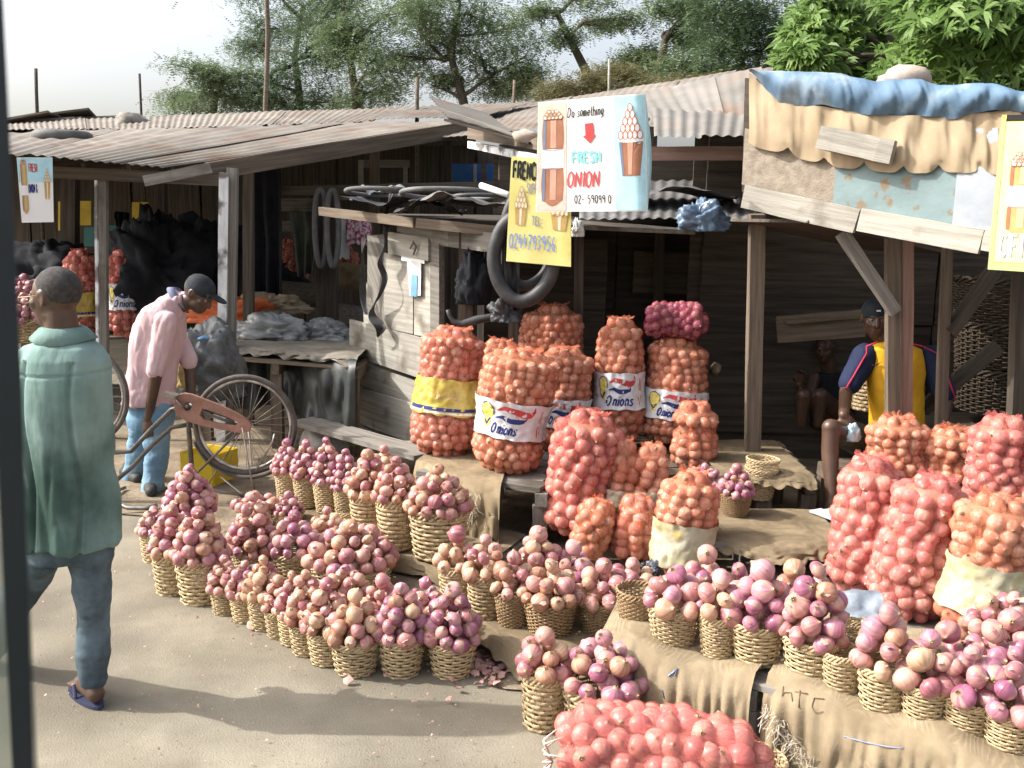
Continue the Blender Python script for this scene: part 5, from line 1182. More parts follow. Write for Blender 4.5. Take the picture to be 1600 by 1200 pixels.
# big tube hanging under the yellow sign
ring('inner_tube', Y(826,372,6.45), .17, .32, .036, RUBBER, 'second slacker black inner tube behind the fat one', 'inner tube', yaw=.2, ph=2)
ring('inner_tube', Y(818,404,6.25), .195, .27, .047, RUBBER, 'fat black inner tube hanging behind the yellow sign', 'inner tube', yaw=-.15, ph=1)
hang('rubber_strip', (Y(785,360,6.3), Y(812,360,6.3)), .55, RUBBER, 'black rubber strip hanging inside the fat tube', 'rubber strip', .03, 9, n=14)
crumple('rubber_knot', Y(790,492,6.3), .10, RUBBER, 'knotted lump of rubber hanging below the fat tube', 'rubber', 14, (.9,.6,1.0), .6)
mb = MB(); P_ = [Y(*q, 6.35) for q in ((790,492),(765,496),(745,500),(722,506),(708,502),(702,492),(700,484))]; mb.tube(P_, [.03,.026,.03,.024,.018,.014,.016], 10); mb.build('rubber_strip', RUBBER, label='curled black rubber arm reaching left from the knot', cat='rubber strip')
crumple('rubber_bundle', Y(740,450,6.9), .13, CLO, 'limp black bundle hanging in the hut window', 'bundle', 17, (.8,.5,2.0))
# rubber strips hanging on the hut wall
def strip(pts, wds, mt, label):
    P = []; 
    for i, ((u, v), w2) in enumerate(zip(pts, wds)):
        c = hz(u, v, .10+.02*math.sin(i*2)); dr = (hd*math.cos(i*.7)+hn*math.sin(i*.7)*.8)
        for k in range(5): P.append(c+dr*w2*(k/4-.5)+hn*.012*math.sin(k*1.5+i))
    mb = MB(); mb.grid(P, len(pts), 5); o = mb.build('rubber_strip', mt, label=label, cat='rubber strip')
    o.modifiers.new('thick', 'SOLIDIFY').thickness = .006; s_ = o.modifiers.new('sub', 'SUBSURF'); s_.levels = s_.render_levels = 2; return o
strip([(612,302),(608,320),(602,340),(607,355),(600,366)], [.05,.06,.04,.07,.05], RUBBER, 'short black rubber strip looped over the hut eave')
strip([(596,370),(602,392),(592,412),(604,430),(596,452),(588,470),(576,488),(588,503),(600,512),(590,528)], [.10,.06,.09,.06,.05,.05,.12,.14,.12,.03], RUBBER, 'long twisted black rubber strip hanging down the hut wall')
strip([(570,370),(566,395),(570,430),(566,470),(572,492)], [.09,.07,.09,.06,.03], RUBBER, 'straight black rubber strip at the left corner of the hut')
# blue plastic at the centre eave
crumple('blue_plastic_bag', Y(1098,348,6.8), .13, mat('dark_blue_plastic', (.05,.08,.13), (.16,.24,.34), rough=.3, scale=9, bump=.6, bscale=20, spec=.6), 'dark blue plastic bag stuffed under the centre eave', 'plastic bag', 25, (1.1,.5,1.0), .7)
crumple('cloth_scrap', Y(902,362,6.6), .05, PAPER, 'dirty white scrap hanging right of the yellow sign', 'scrap', 26, (.7,.4,1.5), .7)
# hat and bottle glimpsed by the wall
mb = MB(); mb.tube([Y(1115,575,6.6), Y(1120,578,6.6)], .10, 20, flat=.45); mb.build('straw_hat', BURLAP_D, label='dim straw hat hanging behind the right banded sack', cat='hat')
# stacked large baskets in the dim right stall
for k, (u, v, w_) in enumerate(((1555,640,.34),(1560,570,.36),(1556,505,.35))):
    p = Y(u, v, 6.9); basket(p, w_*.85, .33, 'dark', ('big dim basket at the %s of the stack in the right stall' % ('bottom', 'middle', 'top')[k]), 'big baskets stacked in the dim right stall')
rk = empty('basket_table', (Y(1555,650,6.9).x, 6.9, 0), 'dark table carrying the stack of big dim baskets', 'table')
c = Y(1555,655,6.9); beam('tabletop', (c.x-.6, 6.9, c.z-.05), (c.x+.6, 6.9, c.z-.05), .8, .04, W_DARK, rk)
for dx in (-.5,.5):
    for dy in (-.3,.3): beam('leg', (c.x+dx, 6.9+dy, 0), (c.x+dx, 6.9+dy, c.z-.075), .06, .06, W_DARK, rk, upd=Vector((0,1,0)))
# wicker chair back behind the seated man
basket(Y(1352,640,6.75), .12, .40, 'mid', 'tall pale basket standing behind the seated man in yellow', 'baskets by the seated man')
# ================================================================== people
class Vol(MB):
    def cone(s, A, B, ra, rb, n=16, sx=1.0, axis=None):
        """tapered limb with round ends"""
        A = Vector(A); B = Vector(B); t = (B-A); L = t.length; t.normalize()
        x = axis.normalized() if axis is not None else t.cross(Vector((0,0,1)) if abs(t.z) < .9 else Vector((1,0,0))).normalized()
        x = (x-t*x.dot(t)).normalized(); y = t.cross(x); rows = []
        for k in range(5): th = math.pi/2*k/4; rows.append((A-t*ra*math.cos(th), ra*math.sin(th)))
        for k in range(1, 5): rows.append((A.lerp(B, k/5), ra+(rb-ra)*k/5))
        for k in range(5): th = math.pi/2*(1-k/4); rows.append((B+t*rb*math.cos(th), rb*math.sin(th)))
        vs = []
        for c, r in rows:
            r = max(r, 1e-4)
            for k in range(n): a = 2*math.pi*k/n; vs.append(c+x*(r*math.cos(a)*sx)+y*(r*math.sin(a)))
        m = len(rows); fs = [(i*n+k, i*n+(k+1) % n, (i+1)*n+(k+1) % n, (i+1)*n+k) for i in range(m-1) for k in range(n)]
        fs.append(tuple(reversed(range(n)))); fs.append(tuple((m-1)*n+k for k in range(n))); s.add(vs, fs)
    def ell(s, c, r, rot=None, n=20, m=14):
        b = MB(); b.sphere((0,0,0), 1, n, m); c = Vector(c)
        vs = [Vector((v[0]*r[0], v[1]*r[1], v[2]*r[2])) for v in b.v]
        if rot is not None: vs = [rot @ v for v in vs]
        s.add([v+c for v in vs], b.f)
    def loft(s, secs, n=28, ax=Vector((1,0,0)), ay=Vector((0,1,0))):
        """secs: (centre, half width, half depth)"""
        vs = []
        for c, a, b in secs:
            c = Vector(c)
            for k in range(n):
                t = 2*math.pi*k/n; ct, st = math.cos(t), math.sin(t)
                vs.append(c+ax*(a*math.copysign(abs(ct)**.85, ct))+ay*(b*math.copysign(abs(st)**.85, st)))
        m = len(secs); fs = [(i*n+k, i*n+(k+1) % n, (i+1)*n+(k+1) % n, (i+1)*n+k) for i in range(m-1) for k in range(n)]
        fs.append(tuple(reversed(range(n)))); fs.append(tuple((m-1)*n+k for k in range(n))); s.add(vs, fs)
    def skin(s, name, mt, parent, vox=.007, smooth=6, disp=None, label=None):
        o = s.build('tmp', mt); md = o.modifiers.new('r', 'REMESH'); md.mode = 'VOXEL'; md.voxel_size = vox; md.use_smooth_shade = True
        sm = o.modifiers.new('s', 'SMOOTH'); sm.factor = .5; sm.iterations = smooth
        dg = bpy.context.evaluated_depsgraph_get(); dg.update(); me = bpy.data.meshes.new_from_object(o.evaluated_get(dg)); old = o.data
        bpy.data.objects.remove(o); bpy.data.meshes.remove(old)
        n = len(me.vertices); co = np.empty(n*3, dtype=np.float32); me.vertices.foreach_get('co', co); co = co.reshape(-1,3)
        if disp:
            no = np.empty(n*3, dtype=np.float32); me.vertices.foreach_get('normal', no); no = no.reshape(-1,3)
            dv = np.array([disp(Vector(c), Vector(q)) for c, q in zip(co, no)], dtype=np.float32); co = co+no*dv[:,None]
        inv = np.array(wmat(parent).inverted()); co = co @ inv[:3,:3].T+inv[:3,3]
        me.vertices.foreach_set('co', co.astype(np.float32).ravel()); me.polygons.foreach_set('use_smooth', [True]*len(me.polygons)); me.update()
        if not me.materials: me.materials.append(mt)
        q = link(name, me, None, parent); return tag(q, label)
SKIN = mat('dark_brown_skin', (.062,.034,.022), (.095,.052,.034), rough=.42, scale=9, bump=.12, bscale=160, spec=.45, rnd=0)
HAIR = mat('cropped_black_hair', (.030,.026,.025), (.062,.056,.054), rough=.8, scale=60, bump=.5, bscale=420, rnd=0)
EYE = flat('eye_white', (.22,.19,.16), .4); SOLE = flat('dark_blue_sandal', (.035,.04,.075), .6); PALM = flat('palm_skin', (.22,.13,.09), .5)
def hand(vol, wrist, d, palmn, s=1.0, curl=.5, side=1):
    """palm and five bent fingers; d = pointing direction, palmn = palm normal"""
    d = d.normalized(); pn = (palmn-d*palmn.dot(d)).normalized(); x = d.cross(pn)*side
    rot = Matrix((x, d, pn)).transposed()
    vol.ell(wrist+d*.048*s, (.040*s, .055*s, .017*s), rot)
    for i, (off, L) in enumerate(((-.030,.070),(-.010,.080),(.010,.076),(.029,.060))):
        a = wrist+d*.088*s+x*off*s; c1 = curl*(.5+.12*i); d1 = (d*math.cos(c1)+pn*math.sin(c1)); d2 = (d*math.cos(c1*2)+pn*math.sin(c1*2)); d3 = (d*math.cos(c1*2.9)+pn*math.sin(c1*2.9))
        b = a+d1*L*.45*s; c = b+d2*L*.32*s; e = c+d3*L*.25*s
        vol.cone(wrist+d*.05*s+x*off*.8*s, a, .010*s, .0098*s, 10); vol.cone(a, b, .0096*s, .0086*s, 10); vol.cone(b, c, .0086*s, .0078*s, 10); vol.cone(c, e, .0078*s, .0066*s, 10)
    a = wrist+d*.022*s-x*.030*s; b = a+(d*.62-x*.6+pn*.45).normalized()*.042*s; c = b+(d*.85-x*.12+pn*.5).normalized()*.032*s
    vol.cone(wrist+d*.018*s, a, .014*s, .013*s, 10); vol.cone(a, b, .0125*s, .010*s, 10); vol.cone(b, c, .010*s, .0078*s, 10)
def head(vol, c, f, u, s=1.0):
    """c = middle of the head, f = where it looks, u = crown direction; returns frame"""
    f = f.normalized(); u = (u-f*u.dot(f)).normalized(); r = f.cross(u); rot = Matrix((r, f, u)).transposed()
    P = lambda x, y, z: Vector(c)+(r*x+f*y+u*z)*s
    vol.ell(P(0,-.012,.025), (.077*s,.098*s,.090*s), rot)
    vol.ell(P(0,.030,-.030), (.060*s,.066*s,.085*s), rot); vol.ell(P(0,.055,-.085), (.036*s,.034*s,.026*s), rot)
    vol.ell(P(0,.010,-.065), (.058*s,.060*s,.040*s), rot)
    vol.cone(P(0,.090,.012), P(0,.108,-.028), .010*s, .015*s, 10); vol.cone(P(-.012,.097,-.034), P(.012,.097,-.034), .010*s, .010*s, 10)
    vol.cone(P(-.032,.082,.024), P(.032,.082,.024), .011*s, .011*s, 10)
    vol.cone(P(-.019,.088,-.058), P(.019,.088,-.058), .0085*s, .0085*s, 10); vol.cone(P(-.016,.085,-.070), P(.016,.085,-.070), .0095*s, .0095*s, 10)
    for sg in (-1, 1):
        vol.cone(P(sg*.045,.058,-.015), P(sg*.035,.07,-.03), .022*s, .018*s)
        for k in range(7):
            a = math.pi*(-.35+1.35*k/6); a2 = math.pi*(-.35+1.35*(k+1)/6)
            if k < 6: vol.cone(P(sg*.079,-.012-.016*math.sin(a)+.0,.0+.028*math.cos(a)*1.0), P(sg*.082,-.012-.016*math.sin(a2),.0+.028*math.cos(a2)), .0065*s, .006*s, 8)
        vol.ell(P(sg*.076,-.010,-.002), (.007*s,.015*s,.024*s), rot)
    return P, rot, r, f, u
def eyes(P, rot, parent, s):
    for sg in (-1, 1):
        b = MB(); b.sphere(P(sg*.031,.076,.003), .0122*s, 12, 8); b.build('eye', EYE, parent)
        b = MB(); b.sphere(P(sg*.031,.0845,.003), .0060*s, 10, 6); b.build('iris', RUBBER, parent)
def hair(P, rot, parent, s, up=.0):
    v = Vol(); v.ell(P(0,-.022,.034+up), (.079*s,.094*s,.089*s), rot); v.skin('hair', HAIR, parent, .006, 2)
def folds(amp, sc, st=(1,1,.35), sd_=0):
    def f(c, n): return amp*(nz((c.x*st[0], c.y*st[1], c.z*st[2]), sc, sd_)*1.0+.5*abs(nz((c.x*st[0], c.y*st[1], c.z*st[2]), sc*2.3, sd_+5)))
    return f
# --- man in teal, seen from behind on the left
y1 = G(147,1104).y
man1 = empty('person', Vector((G(105,1104).x, y1, 0)), 'man in a long teal shirt and jeans walking away at the left edge', 'person', 'people at the market')
T = lambda u, v, dy=0: Y(u, v, y1+dy)
b = Vol()
hc = T(86,466,.0); fdir = Vector((-.93,.36,-.08)); Pf, rotf, *_ = head(b, hc, fdir, Vector((-.03,.02,1)), .95)
nk = T(98,525,.0); b.cone(hc+Vector((.02,-.005,-.05)), nk+Vector((0,0,-.03)), .056, .064)
shL, shR = T(54,562,.0), T(139,562,0)
b.loft([(T(100,540), .09, .06), (T(102,570), .14, .09), (T(103,650), .14, .10), (T(103,740), .13, .09), (T(104,820), .13, .10), (T(105,860), .125, .10)])
for (S, E, Wr, d, sd_) in ((shL, T(30,670,-.02), T(34,745,.10), Vector((.1,.7,-.7)), 1), (shR, T(143,665,.02), T(140,740,.10), Vector((-.1,.7,-.7)), -1)):
    b.cone(S, E, .050, .041); b.cone(E, Wr, .041, .029); hand(b, Wr, d, Vector((-sd_*.9,.2,0)), 1, .6, sd_)
hipR, knR, anR = T(140,858), T(146,960,.04), T(144,1070,.02)
hipL, knL, anL = T(70,858), T(12,965,.22), T(-30,1040,.30)
for (h_, k_2, a_) in ((hipR, knR, anR), (hipL, knL, anL)):
    b.cone(h_, k_2, .072, .054); b.cone(k_2, a_, .052, .034)
def foot(b, a, d, z0, L=.24):
    d = d.normalized(); s_ = Vector((-d.y, d.x, 0)); heel = Vector((a.x, a.y, z0+.035))-d*.03
    b.cone(a, heel, .036, .036); b.cone(heel, heel+d*L*.62+Vector((0,0,-.008)), .034, .030); b.cone(Vector((a.x,a.y,z0+.075)), heel+d*L*.55, .034, .024)
    for i in range(5): p = heel+d*L*(.60)+s_*(.032-.016*i); b.cone(p-Vector((0,0,.012)), p+d*(.052-.006*abs(i-1)*1)-Vector((0,0,.018)), .0105, .0095, 8)
fd = Vector((-.72,.70,0)); foot(b, anR, fd, .022); foot(b, anL, fd, .022)
b.skin('body', SKIN, man1, .0065, 5)
eyes(Pf, rotf, man1, .95); hair(Pf, rotf, man1, .95)
g_ = MB()
for sg in (-1, 1):
    g_.tube([Pf(sg*.080,.0,.014), Pf(sg*.078,.06,.012), Pf(sg*.070,.112,.010)], .0028, 6)
    g_.tube([Pf(sg*.036+.028*math.cos(a), .118, .004+.02*math.sin(a)) for a in np.linspace(0, 6.28, 14, endpoint=False)], .0024, 6, closed=True)
g_.tube([Pf(-.01,.12,.008), Pf(.01,.12,.008)], .002, 6); g_.build('spectacles', flat('bronze_frame', (.38,.26,.16), .35), man1)
TEALC = mat('faded_teal_cotton', (.15,.235,.215), (.245,.34,.315), rough=.9, scale=2.2, bump=.7, bscale=6, bstretch=(1,1,.35), bdist=.03, c3=(.075,.13,.11), s3=2.6, t3=(.5,.72), rnd=0, spec=.12)
stain(TEALC, T(104,768)-man1.location+Vector((0,-.15,0)), .24, (.022,.045,.035), .85, .8)
sh = Vol()
sh.loft([(T(100,518,.01),.070,.065), (T(101,530),.095,.08), (T(102,543),.130,.10), (T(101,560),.145,.12), (T(100,600),.155,.132), (T(100,660),.155,.138), (T(101,730),.155,.14), (T(107,790),.166,.15), (T(111,843),.178,.155), (T(111,848),.172,.15)])
for (S, E, Wr) in ((shL, T(24,670,-.02), T(27,700,.04)), (shR, T(144,665,.02), T(144,700,.05))):
    sh.cone(S+Vector((0,0,-.02)), E, .078, .070); sh.cone(E, Wr, .070, .070)
def fo(c, n):
    v = folds(.034, 8, (1.2,1.2,.22), 3)(c, n); v *= min(1, max(.25, (1.45-c.z)*1.8))
    if c.y < y1+.03:                     # sleeve seams and yoke drawn in as creases
        for xs in (T(134,600).x, T(61,600).x):
            v -= .016*math.exp(-((c.x-xs-.012*math.sin(c.z*9))/.009)**2)*(c.z < 1.40)
        v -= .007*math.exp(-((c.z-T(100,578).z-.01*math.cos(c.x*9))/.005)**2)
    return v
sh.skin('shirt', TEALC, man1, .006, 2, fo)
co = Vol(); K = 26                       # turned-down collar
c1, c2 = T(99,516,.012), T(100,527,.01)
mbc = MB(); P = []
for k in range(K):
    a = 2*math.pi*k/K; P += [c1+Vector((.066*math.cos(a), .066*math.sin(a), .012)), c1+Vector((.080*math.cos(a), .078*math.sin(a), .006)), c2+Vector((.118*math.cos(a), .102*math.sin(a), -.012+.010*math.cos(a*2)))]
mbc.add(P, [(k*3+j, ((k+1) % K)*3+j, ((k+1) % K)*3+j+1, k*3+j+1) for k in range(K) for j in range(2)])
cl = mbc.build('collar', TEALC, man1); cl.modifiers.new('t', 'SOLIDIFY').thickness = .005
JEAN = mat('dirty_grey_denim', (.045,.065,.08), (.14,.185,.215), rough=.9, scale=4.5, bump=.35, bscale=14, bdist=.008, c3=(.05,.05,.04), s3=3, rnd=0, spec=.12)
j = Vol(); j.loft([(T(104,800),.14,.11), (T(106,856),.145,.115), (T(106,872),.135,.11)])
for (h_, k_2, a_, o_1) in ((hipR, knR, T(145,1062,.02), 0), (hipL, knL, T(-28,1035,.30), 0)):
    j.cone(h_, k_2, .084, .064); j.cone(k_2, a_, .064, .054)
j.skin('jeans', JEAN, man1, .008, 4, folds(.012, 7, (1,1,1.6), 8))
for (a_, nm) in ((anR, 'sandal'), (anL, 'sandal')):
    m_ = MB(); d_ = fd.normalized(); s_ = Vector((-d_.y, d_.x, 0)); hc_ = Vector((a_.x, a_.y, 0))-d_*.072; ring_ = []
    for z in (.003, .016):
        for k in range(24):
            a = 2*math.pi*k/24; L_ = .135; w_ = .046+.008*math.cos(a); ring_.append(hc_+d_*(L_+L_*math.cos(a+math.pi)*-1)+s_*(w_*math.sin(a))+Vector((0,0,z)))
    m_.add(ring_, [(k, (k+1) % 24, 24+(k+1) % 24, 24+k) for k in range(24)]+[tuple(range(24,48)), tuple(reversed(range(24)))])
    m_.tube([hc_+d_*.13+s_*.046+Vector((0,0,.02)), hc_+d_*.17+s_*.034+Vector((0,0,.055)), hc_+d_*.215+Vector((0,0,.04))], .007, 6, flat=.6); m_.tube([hc_+d_*.13-s_*.046+Vector((0,0,.02)), hc_+d_*.17-s_*.034+Vector((0,0,.055)), hc_+d_*.215+Vector((0,0,.04))], .007, 6, flat=.6)
    m_.build(nm, SOLE, man1, smooth=False)
# --- man in pink shirt bending
y2 = 6.62
man2 = empty('person', Vector((G(225,800).x, y2, 0)), 'man in pink shirt, blue jeans and black cap bending beside the bicycle', 'person', 'people at the market')
T = lambda u, v, dy=0: Y(u, v, y2+dy)
b = Vol(); hc = T(310,460,-.02); Pf, rotf, *_ = head(b, hc, Vector((.80,-.16,-.52)), Vector((.50,-.05,.86)), 1.04)
b.cone(hc+Vector((-.04,.0,-.03)), T(277,478), .056, .064)
b.loft([(T(258,505), .09, .13), (T(246,550), .12, .14), (T(240,600), .13, .15), (T(236,640), .14, .15)])
SN, SF = T(260,502,-.17), T(262,500,.15)
En, Wn = T(243,590,-.20), T(232,652,-.17)
b.cone(SN, En, .050, .042); b.cone(En, Wn, .042, .029); hand(b, Wn, Vector((-.06,-.05,-1)), Vector((.2,1,0)), 1.05, .35, 1)
Ef, Wf = T(296,575,.12), T(300,640,.05); b.cone(SF, Ef, .048, .04); b.cone(Ef, Wf, .04, .029); hand(b, Wf, Vector((.2,-.1,-1)), Vector((0,1,0)), 1.05, .5, -1)
hN, kN, aN = T(244,640,-.08), T(245,712,-.10), T(236,795,-.13)
hF, kF, aF = T(226,640,.10), T(216,705,.12), T(203,770,.16)
for h_, k_2, a_ in ((hN, kN, aN), (hF, kF, aF)): b.cone(h_, k_2, .082, .060); b.cone(k_2, a_, .056, .038)
b.skin('body', SKIN, man2, .007, 4)
eyes(Pf, rotf, man2, 1.04); hair(Pf, rotf, man2, 1.04)
CAPM = mat('black_cotton_cap', (.012,.016,.020), (.028,.034,.04), rough=.85, scale=9, bump=.2, rnd=0)
cp = Vol(); cp.ell(Pf(0,-.010,.052), (.090,.108,.084), rotf); cp.loft([(Pf(0,.135,.050), .064, .060), (Pf(0,.137,.060), .060, .055)], ax=rotf @ Vector((1,0,0)), ay=rotf @ Vector((0,1,0)))
cp.cone(Pf(-.055,.09,.045), Pf(.055,.09,.045), .014, .014); cp.skin('cap', CAPM, man2, .006, 3)
PINK = mat('pale_pink_cotton', (.47,.33,.345), (.58,.43,.44), rough=.9, scale=3, bump=.7, bscale=7, bstretch=(1,1,.45), bdist=.03, rnd=0, spec=.15)
s2 = Vol()
ax_ = Vector((.93,0,.36)).normalized()
s2.loft([(T(281,458),.045,.07), (T(270,466),.095,.13), (T(258,482),.135,.19), (T(251,505),.155,.205), (T(244,545),.158,.20), (T(238,580),.155,.20), (T(235,612),.16,.205), (T(233,628),.165,.20)])

s2.cone(SN, En+Vector((.0,0,.05)), .076, .064); s2.cone(SF, Ef+Vector((0,0,.06)), .068, .06)
s2.skin('shirt', PINK, man2, .007, 4, folds(.022, 9, (1,1,.45), 12))
cz = MB(); P = []
cc_ = T(283,463); nx = Vector((.75,0,.66)).normalized(); e1 = Vector((0,1,0)); e2 = nx.cross(e1)
for k in range(22):
    a = 2*math.pi*k/22; P += [cc_+nx*.01+(e1*math.cos(a)+e2*math.sin(a))*.066, cc_-nx*.03+(e1*math.cos(a)+e2*math.sin(a))*.10]
cz.add(P, [(k*2, ((k+1) % 22)*2, ((k+1) % 22)*2+1, k*2+1) for k in range(22)]); q = cz.build('collar', flat('grey_blue_lining', (.16,.18,.26)), man2); q.modifiers.new('t', 'SOLIDIFY').thickness = .006
BJ = mat('washed_blue_denim', (.10,.20,.30), (.24,.36,.46), rough=.9, scale=4, bump=.35, bscale=16, bdist=.008, rnd=0, spec=.12)
j = Vol(); j.loft([(T(236,612),.135,.15), (T(236,650),.15,.165), (T(236,668),.14,.16)])
j.cone(hN, kN, .098, .080); j.cone(kN, T(236,786,-.13), .080, .072); j.cone(hF, kF, .096, .078); j.cone(kF, T(205,762,.16), .078, .070)
j.skin('jeans', BJ, man2, .008, 4, folds(.012, 9, (1,1,1.4), 18))
for a_, d_ in ((aN, Vector((.35,-.8,0))), (aF, Vector((.6,-.6,0)))):
    s3 = Vol(); d_.normalize(); q = Vector((a_.x, a_.y, .055)); s3.cone(q-d_*.05, q+d_*.14+Vector((0,0,-.012)), .050, .040); s3.cone(q+Vector((0,0,.05)), q, .045, .05)
    s3.skin('shoe', flat('dark_grey_shoe', (.045,.045,.042), .6), man2, .008, 3)
# --- seated man in the yellow jersey
y3 = 6.08
man3 = empty('person', Vector((Y(1390,700,y3).x, y3, 0)), 'man in yellow and navy jersey seated behind the brown post', 'person', 'people at the market')
T = lambda u, v, dy=0: Y(u, v, y3+dy)
b = Vol(); hc = T(1367,498,.06); Pf, rotf, *_ = head(b, hc, Vector((-.18,-.98,-.08)), Vector((0,0,1)), 1.0)
b.cone(hc+Vector((0,.02,-.06)), T(1394,540,.05), .056, .066)
b.loft([(T(1398,545,.05), .15, .09), (T(1400,580,.04), .17, .11), (T(1400,640,.04), .145, .11), (T(1400,690,.05), .16, .12), (T(1400,712,.08), .17, .13)])
SL, SR_ = T(1345,560,.05), T(1458,562,.05); EL, WLh = T(1322,612,-.05), T(1318,648,-.34)
ER, WR = T(1478,630,-.02), T(1470,690,-.14)
b.cone(SL, EL, .052, .043); b.cone(EL, WLh, .043, .031); hand(b, WLh, Vector((.18,-.25,-.95)), Vector((.1,.9,-.2)), 1.08, .45, -1)
b.cone(SR_, ER, .052, .043); b.cone(ER, WR, .043, .03); hand(b, WR, Vector((-.1,-.4,-.8)), Vector((-.2,.8,0)), 1.05, .4, 1)
hl, kl, al = T(1370,700,.02), T(1298,668,-.44), T(1300,786,-.56)
hr, kr, ar_ = T(1432,700,.02), T(1462,690,-.30), T(1452,800,-.25)
for h_, k_2, a_ in ((hl, kl, al), (hr, kr, ar_)): b.cone(h_, k_2, .080, .054); b.cone(k_2, k_2.lerp(a_, .35)+Vector((0,.02,0)), .051, .052); b.cone(k_2.lerp(a_, .35)+Vector((0,.02,0)), a_, .052, .033)
foot(b, al, Vector((-.1,-1,0)), al.z-.10, .24); foot(b, ar_, Vector((.1,-1,0)), ar_.z-.10, .24)
b.skin('body', SKIN, man3, .0065, 4); eyes(Pf, rotf, man3, 1.0); hair(Pf, rotf, man3, 1.0, .004)
cp = Vol(); cp.ell(Pf(0,-.008,.050), (.086,.104,.086), rotf); cp.skin('knit_cap', CAPM, man3, .006, 2)
mb = MB(); mb.box(Pf(.0,.099,.068), (.026,.004,.010)); mb.build('cap_tag', PAPER, man3, smooth=False)
JY = flat('golden_yellow_jersey', (.62,.33,.02), .75); JN = flat('navy_jersey_sleeve', (.018,.025,.06), .8); JR = flat('crimson_piping', (.45,.03,.07), .7)
s2 = Vol(); s2.loft([(T(1396,534,.05),.085,.075), (T(1398,545,.05),.165,.105), (T(1400,580,.04),.185,.125), (T(1400,640,.04),.17,.125), (T(1400,702,.05),.18,.14)]); s2.skin('jersey', JY, man3, .007, 4, folds(.012, 7, (1,1,.7), 31))
for (S, E, sg) in ((SL, EL, -1), (SR_, ER, 1)):
    s2 = Vol(); s2.cone(S+Vector((-sg*.025,0,.01)), S.lerp(E, .75), .085, .074); s2.skin('sleeve', JN, man3, .007, 4, folds(.008, 8, (1,1,1), 33))
    m_ = MB(); q_ = [T(1392+sg*20, 534, -.055), T(1398+sg*44, 541, -.075), S+Vector((sg*.0,-.093,.045)), S.lerp(E,.45)+Vector((sg*.03,-.082,0)), S.lerp(E,.85)+Vector((sg*.04,-.075,0))]
    m_.tube(q_, .008, 6, flat=.6); m_.build('piping', JR, man3)
m_ = MB(); q_ = [T(1362,569,-.105), T(1366,572,-.108), T(1377,566,-.112)]; m_.tube(q_, [.002,.005,.001], 6); m_.build('chest_mark', flat('black_print', (.02,.02,.02)), man3)
sho = Vol(); sho.loft([(T(1400,688,.05),.175,.135), (T(1400,716,.06),.18,.14)]); sho.cone(hl, hl.lerp(kl,.72), .105, .095); sho.cone(hr, hr.lerp(kr,.72), .105, .095); sho.skin('shorts', mat('olive_shorts', (.05,.055,.035), (.09,.095,.065), rnd=0), man3, .008, 4, folds(.01, 8, (1,1,1), 37))
bx = empty('seat_box', (T(1400,720,.1).x, y3+.15, 0), 'wooden box the man in the yellow jersey sits on', 'box')
zt = T(1400,716,.08).z-.10
for k in range(4): beam('plank', (T(1400,720).x-.25, y3+.04+k*.11, zt), (T(1400,720).x+.25, y3+.04+k*.11, zt), .10, .025, W_BROWN, bx)
for k in (-1, 1): panel('side_wall', [(T(1400,720).x+k*.22, y3, 0), (T(1400,720).x+k*.22, y3+.42, 0), (T(1400,720).x+k*.22, y3+.42, zt-.015), (T(1400,720).x+k*.22, y3, zt-.015)], W_BROWN, bx)
crumple('water_sachet', WLh+Vector((.05,-.05,-.12)), .055, mat('pale_blue_film', (.25,.42,.50), (.5,.62,.68), rough=.2, scale=14, bump=.4, spec=.7), 'crumpled clear blue water sachet in the seated man\'s hand', 'water sachet', 61, (.8,.5,1.3), .5)
sl = G(1292,806,.30); m_ = MB()
for k in range(2): m_.box(sl+Vector((.0+.05*k,-.02-.03*k,.012+.012*k)), (.09,.20,.012), Matrix.Rotation(.5, 3, 'Z'))
m_.build('slipper', flat('grey_white_slipper', (.45,.46,.48)), smooth=False, label='grey and white slipper on the lower pallet', cat='slipper')
# --- dim person deep in the shade
y4 = 7.45
man4 = empty('person', Vector((Y(1265,650,y4).x, y4, 0)), 'dim figure sitting deep in the shade left of the man in yellow', 'person', 'people at the market')
T = lambda u, v, dy=0: Y(u, v, y4+dy)
b = Vol(); hc = T(1290,545,.25); Pf, rotf, *_ = head(b, hc, Vector((-.6,-.8,-.2)), Vector((0,0,1)), .95)
b.cone(hc, T(1296,580,.28), .055, .06); b.loft([(T(1298,585,.28), .15, .1), (T(1300,620,.28), .16, .11), (T(1300,665,.25), .16, .12)])
b.cone(T(1272,590,.22), T(1262,632,.1), .05, .042); b.cone(T(1262,632,.1), T(1248,600,-.08), .04, .03); hand(b, T(1248,600,-.08), Vector((.0,-.3,1)), Vector((0,-1,0)), 1, .8)
for du in (0, 26): b.cone(T(1300+du,660,.2), T(1256+du,618,-.12), .08, .06); b.cone(T(1256+du,618,-.12), T(1252+du,662,-.1), .056, .04)
b.skin('body', SKIN, man4, .008, 4); hair(Pf, rotf, man4, .95)
s2 = Vol(); s2.loft([(T(1298,582,.28), .16, .11), (T(1300,620,.28), .18, .13), (T(1300,668,.25), .18, .14)]); s2.skin('shirt', CLO, man4, .009, 4)
